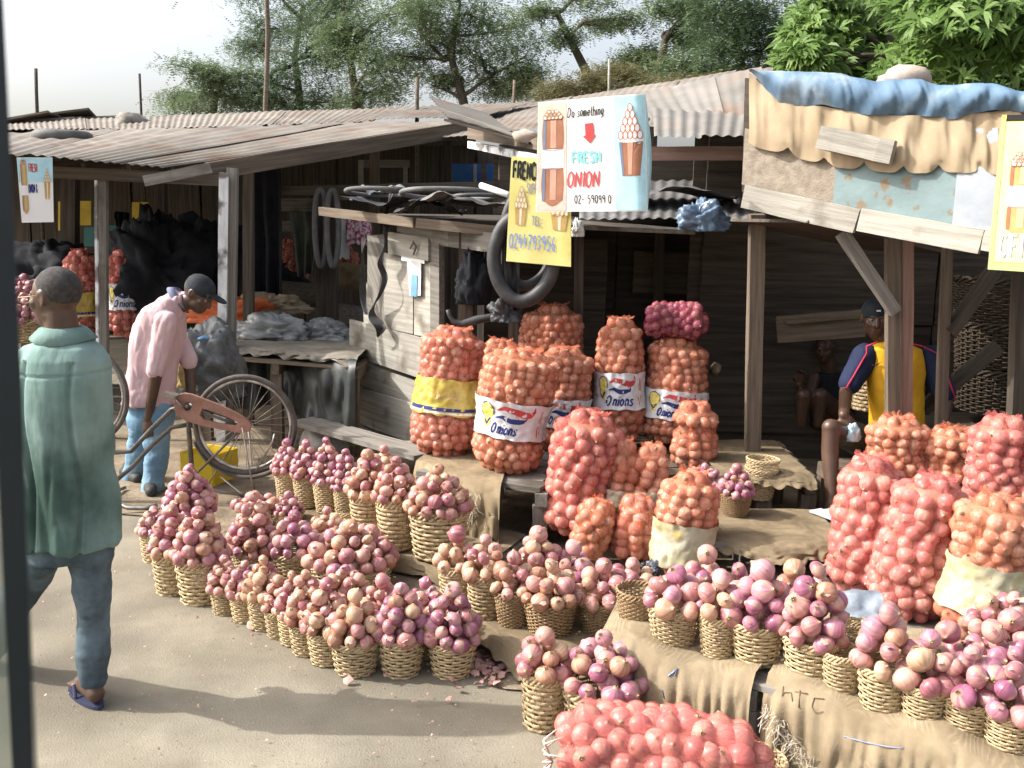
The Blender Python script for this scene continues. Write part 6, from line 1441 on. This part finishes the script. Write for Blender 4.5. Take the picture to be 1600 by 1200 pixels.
# ================================================================== upturned bicycle
yb = 6.22; B_ = lambda u, v, dy=0: Y(u, v, yb+dy)
bk = empty('bicycle', Vector((B_(290,700).x, yb, 0)), 'old black bicycle with rusty pink chain guard, standing upside down', 'bicycle')
BLK = mat('scratched_grey_black_enamel', (.05,.047,.042), (.13,.12,.105), rough=.5, scale=14, bump=.15, c3=(.16,.09,.05), s3=12, spec=.45)
GUARD = mat('rusty_pink_enamel', (.22,.11,.08), (.33,.18,.135), rough=.55, scale=9, bump=.15, c3=(.22,.09,.05), s3=8, spec=.4)
TYRE = mat('dusty_bicycle_tyre', (.055,.048,.042), (.115,.10,.088), rough=.8, scale=12, bump=.4, bscale=90); RIM = mat('scuffed_rim', (.22,.2,.18), (.5,.48,.44), rough=.4, metal=.5, scale=9, bump=.1, lo=.45, hi=.6)
def wheel(cu, cv, rpx, tilt):
    c = B_(cu, cv); R_ = rpx/F*dep(c); w = empty('wheel', c); w.parent = bk; w.location = wmat(bk).inverted() @ c
    def pt(r, a, dy=0): v = Vector((r*math.cos(a), dy, r*math.sin(a))); return c+Matrix.Rotation(tilt, 3, 'Z') @ v
    for nm, r, t, mt in (('tyre', R_-.015, .017, TYRE), ('rim', R_-.040, .010, RIM)):
        m = MB(); m.tube([pt(r, a) for a in np.linspace(0, 2*math.pi, 64, endpoint=False)], t, 10, closed=True); m.build(nm, mt, w)
    m = MB(); m.tube([pt(0,0,-.045), pt(0,0,.045)], .020, 10); m.tube([pt(0,0,-.06), pt(0,0,.06)], .007, 8); m.build('hub', STEEL, w)
    for k in range(32):
        a = 2*math.pi*k/32; sg = 1 if k % 2 else -1; m = MB(); m.tube([pt(.017, a+1.3*(1 if k % 4 < 2 else -1), sg*.03), pt(R_-.046, a, 0)], .0017, 4); m.build('spoke', SPOKE, w)
    return c
wr = wheel(383,664,80,.06); wl = wheel(124,616,82,-.12)
def tb(nm, pts, r, mt=BLK, n=10): m = MB(); m.tube(pts, r, n); return m.build(nm, mt, bk)
bb = B_(292,633,-.01); hd0, hd1 = B_(168,708), B_(178,756); st0 = B_(303,735)
tb('down_tube', [bb, B_(268,640), B_(235,672), B_(205,705), hd0], .016); tb('top_tube', [B_(297,663), B_(268,668), B_(238,695), B_(206,730), hd1+Vector((0,0,.01))], .015)
tb('seat_tube', [bb, B_(295,670), B_(300,735)], .016); tb('head_tube', [B_(163,690), B_(180,770)], .021)
for sg in (-1, 1):
    tb('fork_blade', [wl+Vector((0,sg*.05,0)), B_(138,652,sg*.05), B_(160,690,sg*.04)], .010); tb('chain_stay', [bb+Vector((0,sg*.03,0)), wr+Vector((0,sg*.055,0))], .009); tb('seat_stay', [B_(305,742,sg*.03), wr+Vector((0,sg*.06,0))], .008)
    tb('carrier_strut', [wr+Vector((0,sg*.07,0)), B_(400,790,sg*.06)], .005, SPOKE)
tb('mudguard_stay', [B_(320,765,.05), B_(383,664,.06)], .005, SPOKE)
m = MB(); P = []
for k in range(30):
    a = R(200+150*k/29); r = 88/F*dep(wr)
    for j in range(5): q = (j-2)*.016; P.append(wr+Vector(((r-.012*abs(j-2)**1.5*.5)*math.cos(a), q, (r-.006*abs(j-2)**2)*math.sin(a))))
m.grid(P, 30, 5); m.build('mudguard', BLK, bk).modifiers.new('t', 'SOLIDIFY').thickness = .002
def slab(nm, outer, holes, mt, dy, th):  # thick plate with holes, cut from an outline in the bicycle plane
    cv_ = bpy.data.curves.new(nm, 'CURVE'); cv_.dimensions = '2D'; cv_.fill_mode = 'BOTH'; cv_.extrude = th/2; cv_.bevel_depth = .002
    o0 = B_(outer[0][0], outer[0][1], dy)
    for L_ in [outer]+holes:
        sp_ = cv_.splines.new('POLY'); sp_.points.add(len(L_)-1); sp_.use_cyclic_u = True
        for i, (u, v) in enumerate(L_): p = B_(u, v, dy)-o0; sp_.points[i].co = (p.x, p.z, 0, 1)
    t_ = bpy.data.objects.new('t', cv_); COL.objects.link(t_); dg = bpy.context.evaluated_depsgraph_get(); dg.update(); me = bpy.data.meshes.new_from_object(t_.evaluated_get(dg)); bpy.data.objects.remove(t_)
    me.transform(Matrix.Translation(o0) @ Matrix.Rotation(math.pi/2, 4, 'X')); me.transform(wmat(bk).inverted()); me.materials.clear(); me.materials.append(mt); me.name = nm
    return link(nm, me, None, bk)
slab('chain_guard', [(275,622),(279,617),(288,614),(300,616),(340,631),(370,645),(386,655),(393,664),(390,673),(378,676),(350,671),(318,665),(292,657),(280,650),(274,640),(273,630)],
     [[(317,637),(345,646),(372,658),(376,662),(366,665),(340,661),(318,655),(312,648)], [(287,633),(291,628),(297,627),(301,631),(301,637),(297,642),(291,642),(287,638)]], GUARD, -.06, .022)
m = MB(); m.tube([bb+Vector((0,-.03,0)), bb+Vector((0,-.045,0))], .03, 16); m.build('chainring', STEEL, bk)
tb('crank', [bb+Vector((0,-.085,0)), B_(276,624,-.085)], .009, SPOKE); 
m = MB(); m.box(B_(267,617,-.12), (.085,.075,.024), Matrix.Rotation(.3, 3, 'Y')); m.build('pedal', SPOKE, bk, smooth=False)
tb('crank', [bb+Vector((0,.06,0)), B_(310,640,.06)], .009, SPOKE)
m = Vol(); sx_ = B_(395,795); m.ell(Vector((sx_.x,sx_.y,.045)), (.11,.075,.032)); m.cone(Vector((sx_.x+.02,sx_.y,.05)), Vector((sx_.x+.15,sx_.y,.045)), .05, .022); m.skin('saddle', RUBBER, bk, .008, 3)
tb('seat_post', [B_(303,735), B_(330,765), Vector((sx_.x-.02,sx_.y,.07))], .012, SPOKE)
tb('carrier', [B_(345,745), B_(400,790), B_(455,770)], .006, SPOKE); tb('carrier', [B_(345,745,.1), B_(400,790,.1), B_(455,770,.1)], .006, SPOKE)
tb('stand', [B_(400,735,-.08), B_(426,690,-.08), B_(429,678,-.08)], .006, STEEL)
tb('handlebar_stem', [B_(178,756), B_(180,800)], .012, STEEL); hb = B_(182,803); hb.z = .035
tb('handlebar', [hb+Vector((-.04,.26,.0)), hb+Vector((-.06,.12,.01)), hb+Vector((-.05,0,.03)), hb+Vector((.02,-.10,.02)), hb+Vector((.14,-.16,-.012)), hb+Vector((.26,-.16,-.012)), hb+Vector((.33,-.13,.0))], .012, STEEL)
tb('brake_cable', [hb+Vector((.0,-.05,.0)), hb+Vector((.1,-.26,-.025)), hb+Vector((.35,-.2,-.02)), hb+Vector((.42,.1,.1))], .003, RUBBER, 5)
# ================================================================== signs
def signbase(name, q, mt, label, nu=24, nv=20, wave=.01, curl=None, th=.002, seed=0):
    """q = corners bottom-left, bottom-right, top-right, top-left; returns object and the map (x, y, lift)"""
    q = [Vector(a) for a in q]; n = (q[1]-q[0]).cross(q[3]-q[0]).normalized()
    if n.dot(CAM-q[0]) < 0: n = -n
    def fn(x, y, ly):
        p = (q[0].lerp(q[1], x)).lerp(q[3].lerp(q[2], x), y); w_ = wave*math.sin(x*5+y*3+seed)+wave*.7*nz((x*3,y*3,seed),1)
        if curl and x > curl[0]: w_ -= curl[1]*((x-curl[0])/(1-curl[0]))**2
        return p+n*(w_+ly)
    o = empty(name, q[0].lerp(q[1], .5), label, 'sign'); mb = MB()
    P = [fn(i/(nu-1), j/(nv-1), 0) for i in range(nu) for j in range(nv)]; P2 = [fn(i/(nu-1), j/(nv-1), -th) for i in range(nu) for j in range(nv)]
    mb.grid(P, nu, nv); mb.grid(P2, nu, nv); mb.build('board', mt, o); return o, fn
def rect(fn, x0, y0, x1, y1, ly, n=14):
    mb = MB(); mb.grid([fn(x0+(x1-x0)*i/(n-1), y0+(y1-y0)*j/(n-1), ly) for i in range(n) for j in range(n)], n, n); return mb
def P_(mb, nm, mt, o): return mb.build(nm, mt, o, smooth=False)
WHT = mat('white_vinyl', (.78,.78,.76), (.82,.82,.80), rough=.5, scale=4, bump=.05, rnd=0); YEV = mat('yellow_vinyl', (.66,.60,.20), (.74,.68,.28), rough=.55, scale=3, bump=.05, c3=(.50,.43,.10), s3=2.2, rnd=0)
o, fn = signbase('hanging_banner', [Y(838,331,6.05), Y(1010,330,5.75), Y(1006,146,5.72), Y(840,160,6.02)], WHT, 'large white, pink and blue banner with a red arrow and FRESH ONION', wave=.008, curl=(.9,.03), seed=2)
P_(rect(fn, .005, .01, .28, .99, .002), 'pink_panel', INK['pink'], o); P_(rect(fn, .73, .01, .995, .99, .002), 'blue_panel', INK['skyblue'], o)
def onsack(x0, x1, yb, y1, y2, yt, c, fn, o):
    w = x1-x0
    def strip_(a, b_, ya, yb_, ly, mt, nm, bulge=.0):
        mb = MB(); n = 10; P = []
        for i in range(n):
            y = ya+(yb_-ya)*i/(n-1); s = math.sin(math.pi*i/(n-1))*bulge
            for j in range(5): P.append(fn(x0+w*(a+(b_-a)*j/4)+s*(j/2-1)*w*.1, y, ly))
        mb.grid(P, n, 5); P_(mb, nm, mt, o)
    for (ya, yb_) in ((yb, y1), (y2, yt)):
        strip_(0, 1, ya, yb_, .0035, INK[c], 'painted_sack', .5); strip_(.38, .68, ya+.01, yb_-.01, .0045, INK['lightbrown' if c == 'brown' else 'tan'], 'painted_highlight'); strip_(0, .14, ya, yb_, .0048, INK['slate'] if c == 'brown' else INK['brown'], 'painted_shade')
    strip_(-.04, 1.04, y1, y2, .0038, INK['white'], 'painted_band')
    for yy in (y1, y2): m_ = MB(); ribbon(m_, [(x0,yy),(x0+w/2,yy-.012),(x1,yy)], .006, fn, .0055); P_(m_, 'band_line', INK['grey'], o)
    m_ = MB(); poly(m_, [(x0+.02,yb),(x0+w*.3,yb-.035),(x0+w*.5,yb-.05),(x0+w*.75,yb-.03),(x1-.01,yb)], fn, .0036); P_(m_, 'painted_sack_bottom', INK[c], o)
    f_ = MB(); l_ = MB(); rq = random.Random(1)
    for row in range(3):
        for k in range(5-row):
            cx = x0+w*(.12+row*.09)+w*.19*k; cy = yt+.018+row*.022; R1 = w*.13
            C_ = [(cx+R1*math.cos(a), cy+R1*.8*math.sin(a)) for a in np.linspace(0, 2*math.pi, 11, endpoint=False)]
            poly(f_, C_, fn, .005+.0004*(3-row)+.0001*k); ribbon(l_, C_+[C_[0]], .005, fn, .0066+.0004*(3-row)+.0001*k)
    P_(f_, 'painted_onions', INK['cream'], o); P_(l_, 'onion_outlines', INK['brown'], o)
onsack(.055, .245, .10, .40, .57, .84, 'brown', fn, o)
def line(o, fn, text, x, y, h, wsc, th, ink, slant=0, nm='lettering', jit=0, ly=.004):
    m_ = MB(); write(m_, text, x, y, h, wsc, th, fn, slant, ly, jit); P_(m_, nm, INK[ink], o)
line(o, fn, 'Do something', .295, .845, .085, .58, .009, 'black', .1, jit=.08)
m_ = MB(); poly(m_, [(.46,.78),(.54,.785),(.545,.675),(.565,.675),(.505,.605),(.44,.67),(.465,.675)], fn, .004); P_(m_, 'red_arrow', INK['red'], o)
line(o, fn, 'FRESH', .335, .44, .095, .72, .020, 'cyan', nm='fresh_lettering')
line(o, fn, 'ONION', .29, .22, .14, .62, .016, 'red', .08, nm='onion_lettering', jit=.03)
line(o, fn, '02- 59099 0', .36, .075, .075, .55, .008, 'black', 0, nm='telephone_number', jit=.06)
# cup heaped with onions on the blue panel
m_ = MB(); poly(m_, [(.775,.60),(1.0-.02,.60),(.955,.31),(.80,.31)], fn, .004); P_(m_, 'painted_cup', INK['brown'], o)
m_ = MB(); poly(m_, [(.85,.60),(.90,.60),(.885,.32),(.855,.32)], fn, .005); P_(m_, 'painted_highlight', INK['lightbrown'], o)
m_ = MB(); poly(m_, [(.775,.60),(.80,.60),(.82,.32),(.80,.31)], fn, .0052); P_(m_, 'painted_shade', INK['slate'], o)
m_ = MB(); poly(m_, [(.875+.11*math.cos(a), .615+.02*math.sin(a)) for a in np.linspace(0, 6.28, 16, endpoint=False)], fn, .0058); P_(m_, 'cup_rim', INK['white'], o)
f_ = MB(); l_ = MB()
for row in range(5):
    n = 5-row
    for k in range(n):
        cx = .875+(k-(n-1)/2)*.042; cy = .66+row*.058; C_ = [(cx+.021*math.cos(a), cy+.036*math.sin(a)) for a in np.linspace(0, 2*math.pi, 12, endpoint=False)]
        poly(f_, C_, fn, .006+.0003*row+.0001*k); ribbon(l_, C_+[C_[0]], .006, fn, .0082+.0003*row+.0001*k)
P_(f_, 'painted_onions', INK['white'], o); P_(l_, 'onion_outlines', INK['rust'], o)
# curled torn flap at the right edge
m_ = MB(); A_, B2 = fn(1,.05,0), fn(1,.98,0); P = []
for i in range(16):
    t = i/15
    for j in range(6): s = j/5; P.append(A_.lerp(B2, t)+Vector((.045*s*math.sin(math.pi*(.1+.8*t)), .10*s*s, -.02*s)))
m_.grid(P, 16, 6); m_.build('curled_edge', INK['skyblue'], o)
# yellow sign behind it
o, fn = signbase('yellow_sign', [Y(791,408,6.22), Y(892,417,6.12), Y(893,252,6.12), Y(799,244,6.22)], YEV, 'yellow sign FRENCH with telephone number 0244793956, half behind the banner', wave=.005, seed=7)
line(o, fn, 'FRENCH', .05, .80, .15, .62, .034, 'black', nm='french_lettering'); line(o, fn, 'SUPPLY', .28, .67, .09, .62, .014, 'grey', nm='small_lettering')
def cupm(x0, x1, y0, y1, fn, o, top=True):
    w = x1-x0; m_ = MB(); poly(m_, [(x0,y1),(x1,y1),(x1-w*.15,y0),(x0+w*.12,y0)], fn, .003); P_(m_, 'painted_cup', INK['gold'], o)
    m_ = MB(); poly(m_, [(x0+w*.4,y1),(x0+w*.6,y1),(x0+w*.58,y0),(x0+w*.42,y0)], fn, .0036); P_(m_, 'painted_highlight', INK['cream'], o)
    if not top: return
    f_ = MB(); l_ = MB()
    for row in range(4):
        n = 4-row
        for k in range(n):
            cx = (x0+x1)/2+(k-(n-1)/2)*w*.26; cy = y1+.03+row*.048; C_ = [(cx+w*.13*math.cos(a), cy+.032*math.sin(a)) for a in np.linspace(0, 2*math.pi, 12, endpoint=False)]
            poly(f_, C_, fn, .004+.0003*row+.0001*k); ribbon(l_, C_+[C_[0]], .008, fn, .0062+.0003*row+.0001*k)
    P_(f_, 'painted_onions', INK['cream'], o); P_(l_, 'onion_outlines', INK['gold'], o)
cupm(.10, .29, .36, .52, fn, o); cupm(.68, .95, .34, .48, fn, o)
line(o, fn, 'TEL:', .38, .37, .08, .8, .016, 'grey', nm='telephone_word'); line(o, fn, '0244793956', .04, .135, .135, .66, .017, 'blue', .02, nm='telephone_number', jit=.04)
# left sign
o, fn = signbase('white_sign', [Y(34,348,6.95), Y(84,347,7.05), Y(82,246,7.05), Y(26,246,6.95)], WHT, 'pale blue and white onion sign hanging under the far left eave', wave=.003, seed=9)
P_(rect(fn, .01, .62, .99, .99, .002), 'blue_panel', INK['skyblue'], o)
onsack(.08, .25, .18, .42, .58, .90, 'gold', fn, o)
cupm(.74, .92, .36, .62, fn, o)
line(o, fn, 'FRESH', .32, .78, .12, .5, .020, 'red', nm='fresh_lettering'); line(o, fn, 'ONION &', .28, .46, .13, .42, .018, 'navy', nm='onion_lettering')
# right sign
o, fn = signbase('yellow_sign', [Yl(1524,419)-Vector((0,.13,0)), Yl(1700,430)-Vector((0,.13,0)), Yl(1718,180)-Vector((0,.13,0)), Yl(1546,184)-Vector((0,.13,0))], INK['yellow'], 'yellow sign with green border reading GIFT, cut by the right picture edge', wave=.003, seed=11)
BG = flat('sage_green_paint', (.36,.42,.2)); P_(rect(fn, 0, 0, 1, .05, .002, 6), 'green_border', BG, o); P_(rect(fn, 0, .0505, .045, .975, .002, 6), 'green_border', BG, o); P_(rect(fn, 0.0455, .96, 1, 1, .0021, 6), 'dark_border', INK['black'], o)
P_(rect(fn, .05, .055, .99, .955, .0015), 'cream_field', flat('pale_yellow_paint', (.76,.72,.32)), o)
onsack(.13, .36, .27, .42, .55, .68, 'gold', fn, o)
line(o, fn, 'A', .39, .80, .17, .8, .024, 'grey', nm='top_letter'); line(o, fn, '0', .385, .50, .075, .45, .010, 'black', nm='digit'); line(o, fn, '0', .385, .37, .075, .45, .010, 'black', nm='digit')
line(o, fn, 'GIFT', .10, .09, .14, .62, .030, 'grey', nm='letter_shadow', ly=.0022); line(o, fn, 'GIFT', .095, .095, .14, .62, .022, 'white', nm='gift_lettering', ly=.0045)
# marks and loose fibres that sit on the burlap surface itself
from mathutils.bvhtree import BVHTree
for cl_ in [o for o in COL.objects if o.name.startswith('burlap_sheet')]:
    M_ = cl_.matrix_basis; bv = BVHTree.FromPolygons([M_ @ v.co for v in cl_.data.vertices], [tuple(p.vertices) for p in cl_.data.polygons])
    def onit(u, v, lift=.003):
        h_, n_, i_, d_ = bv.ray_cast(CAM, ray(u, v).normalized(), 30)
        return None if h_ is None else h_-ray(u, v).normalized()*lift
    def stroke(nm, pts, r, mt):
        q = [onit(*p) for p in pts]
        if any(x is None for x in q): return
        m_ = MB(); m_.tube(q, r, 5, flat=.35); m_.build(nm, mt, cl_)
    if 'frayed' in cl_['label']:
        stroke('blue_paint_mark', [(1318,1150),(1345,1158),(1372,1164),(1398,1168),(1412,1169)], .0024, INK['blue'])
        for L_ in ([(1224,1072),(1222,1088),(1226,1082),(1236,1082),(1238,1096)], [(1250,1078),(1248,1106)], [(1242,1080),(1262,1084)], [(1288,1092),(1272,1090),(1268,1104),(1274,1114),(1286,1112)]):
            stroke('faded_print', L_, .0024, flat('faded_brown_print', (.15,.11,.065)))
        rq = random.Random(6); m_ = MB()
        for k in range(150):
            t = rq.random(); p = onit(1190+75*t+rq.gauss(0,6), 1108+85*t+rq.gauss(0,7))
            if p: m_.tube([p, p+Vector((rq.uniform(-.02,.02), rq.uniform(-.02,.0), rq.uniform(-.02,.02))), p+Vector((rq.uniform(-.035,.035), rq.uniform(-.02,-.005), rq.uniform(-.045,.0)))], .0011, 3, caps=False)
        if m_.v: m_.build('loose_fibres', mat('pale_fibre', (.5,.43,.32), (.66,.6,.5), bump=0), cl_, kind='stuff')
    if 'smooth tan' in cl_['label']:
        stroke('blue_paint_mark', [(1044,1056),(1052,1050),(1058,1044),(1054,1056)], .003, INK['blue']); stroke('blue_paint_mark', [(1035,1078),(1038,1092)], .0025, INK['navy'])
    if 'crumpled burlap' in cl_['label']:
        rq = random.Random(9); m_ = MB()
        for k in range(160):
            p = onit(rq.gauss(728,9), rq.gauss(785,14))
            if p: m_.tube([p, p+Vector((rq.uniform(-.03,.03), rq.uniform(-.04,0), rq.uniform(-.03,.02))), p+Vector((rq.uniform(-.05,.05), rq.uniform(-.04,-.01), rq.uniform(-.08,.0)))], .0016, 3, caps=False)
        if m_.v: m_.build('loose_fibres', mat('pale_fibre_b', (.42,.35,.25), (.58,.5,.4), bump=0), cl_, kind='stuff')
# ================================================================== vehicle window edge at the left
wf = empty('vehicle_window_frame', Y(20,600,.42), 'dark blurred window post of the vehicle at the left picture edge', 'window frame')
mb = MB()
def wp(u, v, y=.42): return Y(u, v, y)
P = [(wp(-46,-60), wp(2,-60)), (wp(-10,600), wp(34,600)), (wp(22,1260), wp(54,1260))]
vs = []
for a, c in P:
    for y_ in (1, 1.05): vs += [CAM+(a-CAM)*y_, CAM+(c-CAM)*y_]
mb.add(vs, [(0,1,5,4),(4,5,9,8),(3,2,6,7),(7,6,10,11),(1,3,7,5),(5,7,11,9),(2,0,4,6),(6,4,8,10),(0,2,3,1),(8,9,11,10)])
mb.build('rubber_seal', flat('dark_window_rubber', (.012,.018,.022), .5), wf, smooth=False)
mb = MB(); mb.add([wp(-60,560,.425), wp(30,560,.425), wp(62,1260,.425), wp(-60,1260,.425)], [(0,1,2,3)]); mb.v = [tuple(v) for v in mb.v]
gl = bpy.data.materials.new('dusty_reflection_glass'); gl.use_nodes = True; t = gl.node_tree; bs = t.nodes['Principled BSDF']; bs.inputs['Base Color'].default_value = (.16,.20,.17,1); bs.inputs['Roughness'].default_value = .25  # dusty glass, its grey-green colour also standing in for the reflection
tr = t.nodes.new('ShaderNodeBsdfTransparent'); mx = t.nodes.new('ShaderNodeMixShader'); mx.inputs[0].default_value = .75; t.links.new(tr.outputs[0], mx.inputs[1]); t.links.new(bs.outputs[0], mx.inputs[2]); t.links.new(mx.outputs[0], t.nodes['Material Output'].inputs[0])
mb.build('glass_pane', gl, wf, smooth=False)
# ================================================================== trees
BARKM = mat('grey_brown_bark', (.06,.05,.04), (.12,.10,.08), scale=6, stretch=(1,1,.4), bump=.5, bscale=20)
def leafm(n, a, b): return mat(n, a, b, rough=.55, scale=1.2, bump=0, spec=.3, transl=.32, rnd=.0, lo=.3, hi=.7)
L_FINE = leafm('feathery_leaf', (.12,.17,.085), (.18,.235,.12)); L_DRY = leafm('dry_scrub_leaf', (.12,.11,.05), (.17,.16,.07)); L_MANGO = leafm('glossy_long_leaf', (.09,.17,.035), (.16,.25,.06)); L_DK = leafm('dark_green_leaf', (.09,.145,.075), (.14,.20,.105))
def tree(trunk, clumps, y, leafmat, label, n, ls, seed, spread=1.0, kind='fine', bare=None, name='tree'):
    """trunk: pixel path from below; clumps: (u, v, ru, rv) in pixels at distance y"""
    rr = random.Random(seed); s = y/F*1.0; P = [Y(u, v, y) for u, v in trunk]; base = Vector((P[0].x, y, 0)); o = empty(name, base, label, 'tree', 'trees behind the market')
    tk = MB(); w0 = .115 if kind == 'fine' else .12
    pts = [base]+P; 
    tk.tube(pts, [w0*(1.25-.75*i/(len(pts)-1)) for i in range(len(pts))], 8)
    cr = MB(); tips = []
    nodes = list(P)
    for (u, v, ru, rv) in clumps:
        c = Y(u, v, y+rr.uniform(-1.6,1.6)); a = min(nodes, key=lambda q: (q-c).length+max(0, q.z-c.z)*1.5)
        mid = a.lerp(c, .5)+Vector((rr.uniform(-.3,.3), rr.uniform(-.3,.3), rr.uniform(0,.35))); L = [a]
        for k in range(1, 9):
            t = k/8; q = a*(1-t)**2+mid*2*t*(1-t)+c*t*t; L.append(q+Vector((nz(q,.9,seed),nz(q,.9,seed+4),nz(q,.9,seed+8)))*.16)
        tk.tube(L, [.05*(1-.75*k/8) for k in range(9)], 6); nodes += [L[4], L[6]]
        for k in range(7):
            st = L[rr.randrange(4,9)]; a3 = rr.uniform(0,6.28); e = c+Vector((math.cos(a3)*ru*s*rr.uniform(.5,1), rr.uniform(-1,1)*ru*s*.9, math.sin(a3)*rv*s*rr.uniform(.4,1))); m3 = st.lerp(e, .5)+Vector((rr.uniform(-.15,.15),0,rr.uniform(-.05,.2)))
            tk.tube([st, m3, e], [.018,.011,.005], 4); tips.append((m3, e, ru*s, rv*s))
    vs = []; fs = []
    for q in range(n):
        m3, e, ru, rv = tips[rr.randrange(len(tips))]
        if kind == 'fine':               # flat feathery sprays along the twigs
            c = m3.lerp(e, rr.uniform(.15,1.15))+Vector((rr.gauss(0,.40*ru*spread), rr.gauss(0,.40*ru*spread), rr.gauss(0,.42*rv*spread)))
            d = Vector((rr.uniform(-1,1), rr.uniform(-1,1), rr.uniform(-.75,.25))).normalized(); side = d.cross(Vector((rr.uniform(-.4,.4),rr.uniform(-.4,.4),1))).normalized(); L = ls*rr.uniform(.6,1.5)
            for k in range(4):
                b0 = c+d*L*(k*.55); l2 = L*.5*(1-.12*k); i = len(vs); vs += [b0-side*l2, b0+d*L*.18, b0+side*l2, b0-d*L*.10]; fs.append((i,i+1,i+2,i+3))
        else:                            # whorls of long drooping leaves
            c = m3.lerp(e, rr.uniform(.2,1.2))+Vector((rr.gauss(0,.36*ru), rr.gauss(0,.4*ru), rr.gauss(0,.30*rv))); ax = Vector((rr.uniform(-.6,.2), rr.uniform(-.8,.0), rr.uniform(.0,1))).normalized()
            for k in range(rr.randint(4,8)):
                a3 = rr.uniform(0,6.28); x = ax.cross(Vector((0.1,.3,1))).normalized(); z = ax.cross(x); d = (ax*.45+x*math.cos(a3)+z*math.sin(a3)).normalized(); L = ls*rr.uniform(.7,1.2); sd2 = d.cross(ax).normalized()*L*.085
                dr = Vector((0,0,-1))*L; p1 = c+d*L*.35; p2 = c+d*L*.70+dr*.10; p3 = c+d*L*.98+dr*.30; i = len(vs)
                vs += [c, p1-sd2, p1+sd2, p2-sd2*.9, p2+sd2*.9, p3]; fs += [(i,i+1,i+2),(i+1,i+3,i+4,i+2),(i+3,i+5,i+4)]
    tk.build('trunk', BARKM, o); me = fresh('crown', [inv_ for inv_ in vs], fs, kind != 'fine'); me.materials.append(leafmat); me.transform(wmat(o).inverted()); q = link('crown', me, None, o); q['kind'] = 'stuff'
    return o
tree([(330,210),(335,160),(345,130)], [(300,110,34,16),(285,160,30,14),(330,150,36,18),(360,120,34,20),(300,175,40,14),(370,165,40,20)], 24, L_FINE, 'low feathery tree at the left end of the tree line', 5500, .085, 1)
tree([(470,210),(468,150),(460,90),(470,30)], [(385,70,30,22),(420,40,36,26),(400,120,44,26),(450,100,50,30),(440,160,52,24),(500,60,46,34),(470,10,54,30),(520,110,50,34),(505,165,50,22),(400,165,44,20),(560,20,50,30),(430,-20,60,30)], 25, L_DK, 'broad dense feathery tree behind the tall tree-trunk pole', 15000, .085, 2)
tree([(560,210),(556,150),(548,100),(540,40)], [(560,60,44,30),(590,110,40,30),(575,150,44,20),(610,20,50,28),(540,-10,60,24),(530,70,34,26)], 23, L_FINE, 'slender dark-stemmed tree left of the pointed stake', 8000, .09, 3)
tree([(735,215),(722,150),(705,90),(712,30)], [(650,30,44,26),(690,60,40,26),(640,95,38,22),(740,30,46,30),(790,50,50,32),(820,90,44,26),(770,100,46,26),(680,130,36,18),(700,-10,60,26),(830,130,36,16),(790,140,40,16)], 22, L_FINE, 'forked tree with dark curved trunk above the left roof', 13000, .085, 4)
tree([(930,190),(915,110),(890,60),(870,20)], [(900,10,60,12),(880,60,24,10),(940,40,30,10),(850,20,30,10),(990,30,34,12)], 22, L_FINE, 'half-bare tree with open crooked branches above the banner', 3000, .09, 5)
tree([(1020,170),(1030,110),(1040,60),(1075,20)], [(1010,90,40,16),(1060,110,44,20),(1000,130,50,16),(1080,60,34,16),(1050,10,44,14),(990,100,34,16),(1090,20,30,14)], 21, L_FINE, 'thin-crowned tree between the banner and the canopy', 7000, .095, 6)
tree([(1170,170),(1160,120),(1150,60),(1160,10)], [(1130,40,44,34),(1180,30,48,34),(1140,90,46,28),(1200,80,50,34),(1220,20,50,36),(1120,-10,60,26),(1110,120,40,16),(1190,120,44,18)], 20, L_DK, 'dense rounded tree behind the blue canopy left end', 10500, .085, 7)
tree([(960,200),(958,170)], [(900,140,44,14),(950,125,50,18),(1010,150,54,14),(880,155,40,10),(1060,145,50,12),(1120,140,50,14)], 17, L_DRY, 'low brownish scrub behind the centre shed roof', 9000, .07, 8, name='bush')
tree([(1400,160),(1400,110),(1395,40)], [(1270,60,34,30),(1300,20,40,30),(1290,95,34,20),(1350,60,50,40),(1410,30,50,44),(1470,60,54,44),(1530,40,54,44),(1590,70,50,44),(1360,110,50,24),(1450,115,54,24),(1540,120,54,24),(1600,125,40,24),(1330,-20,60,30),(1450,-20,70,30),(1570,-20,70,30),(1255,90,20,14)], 9.5, L_MANGO, 'big tree with long glossy drooping leaves above the blue canopy', 6000, .155, 9, kind='long')
bpy.context.view_layer.update()
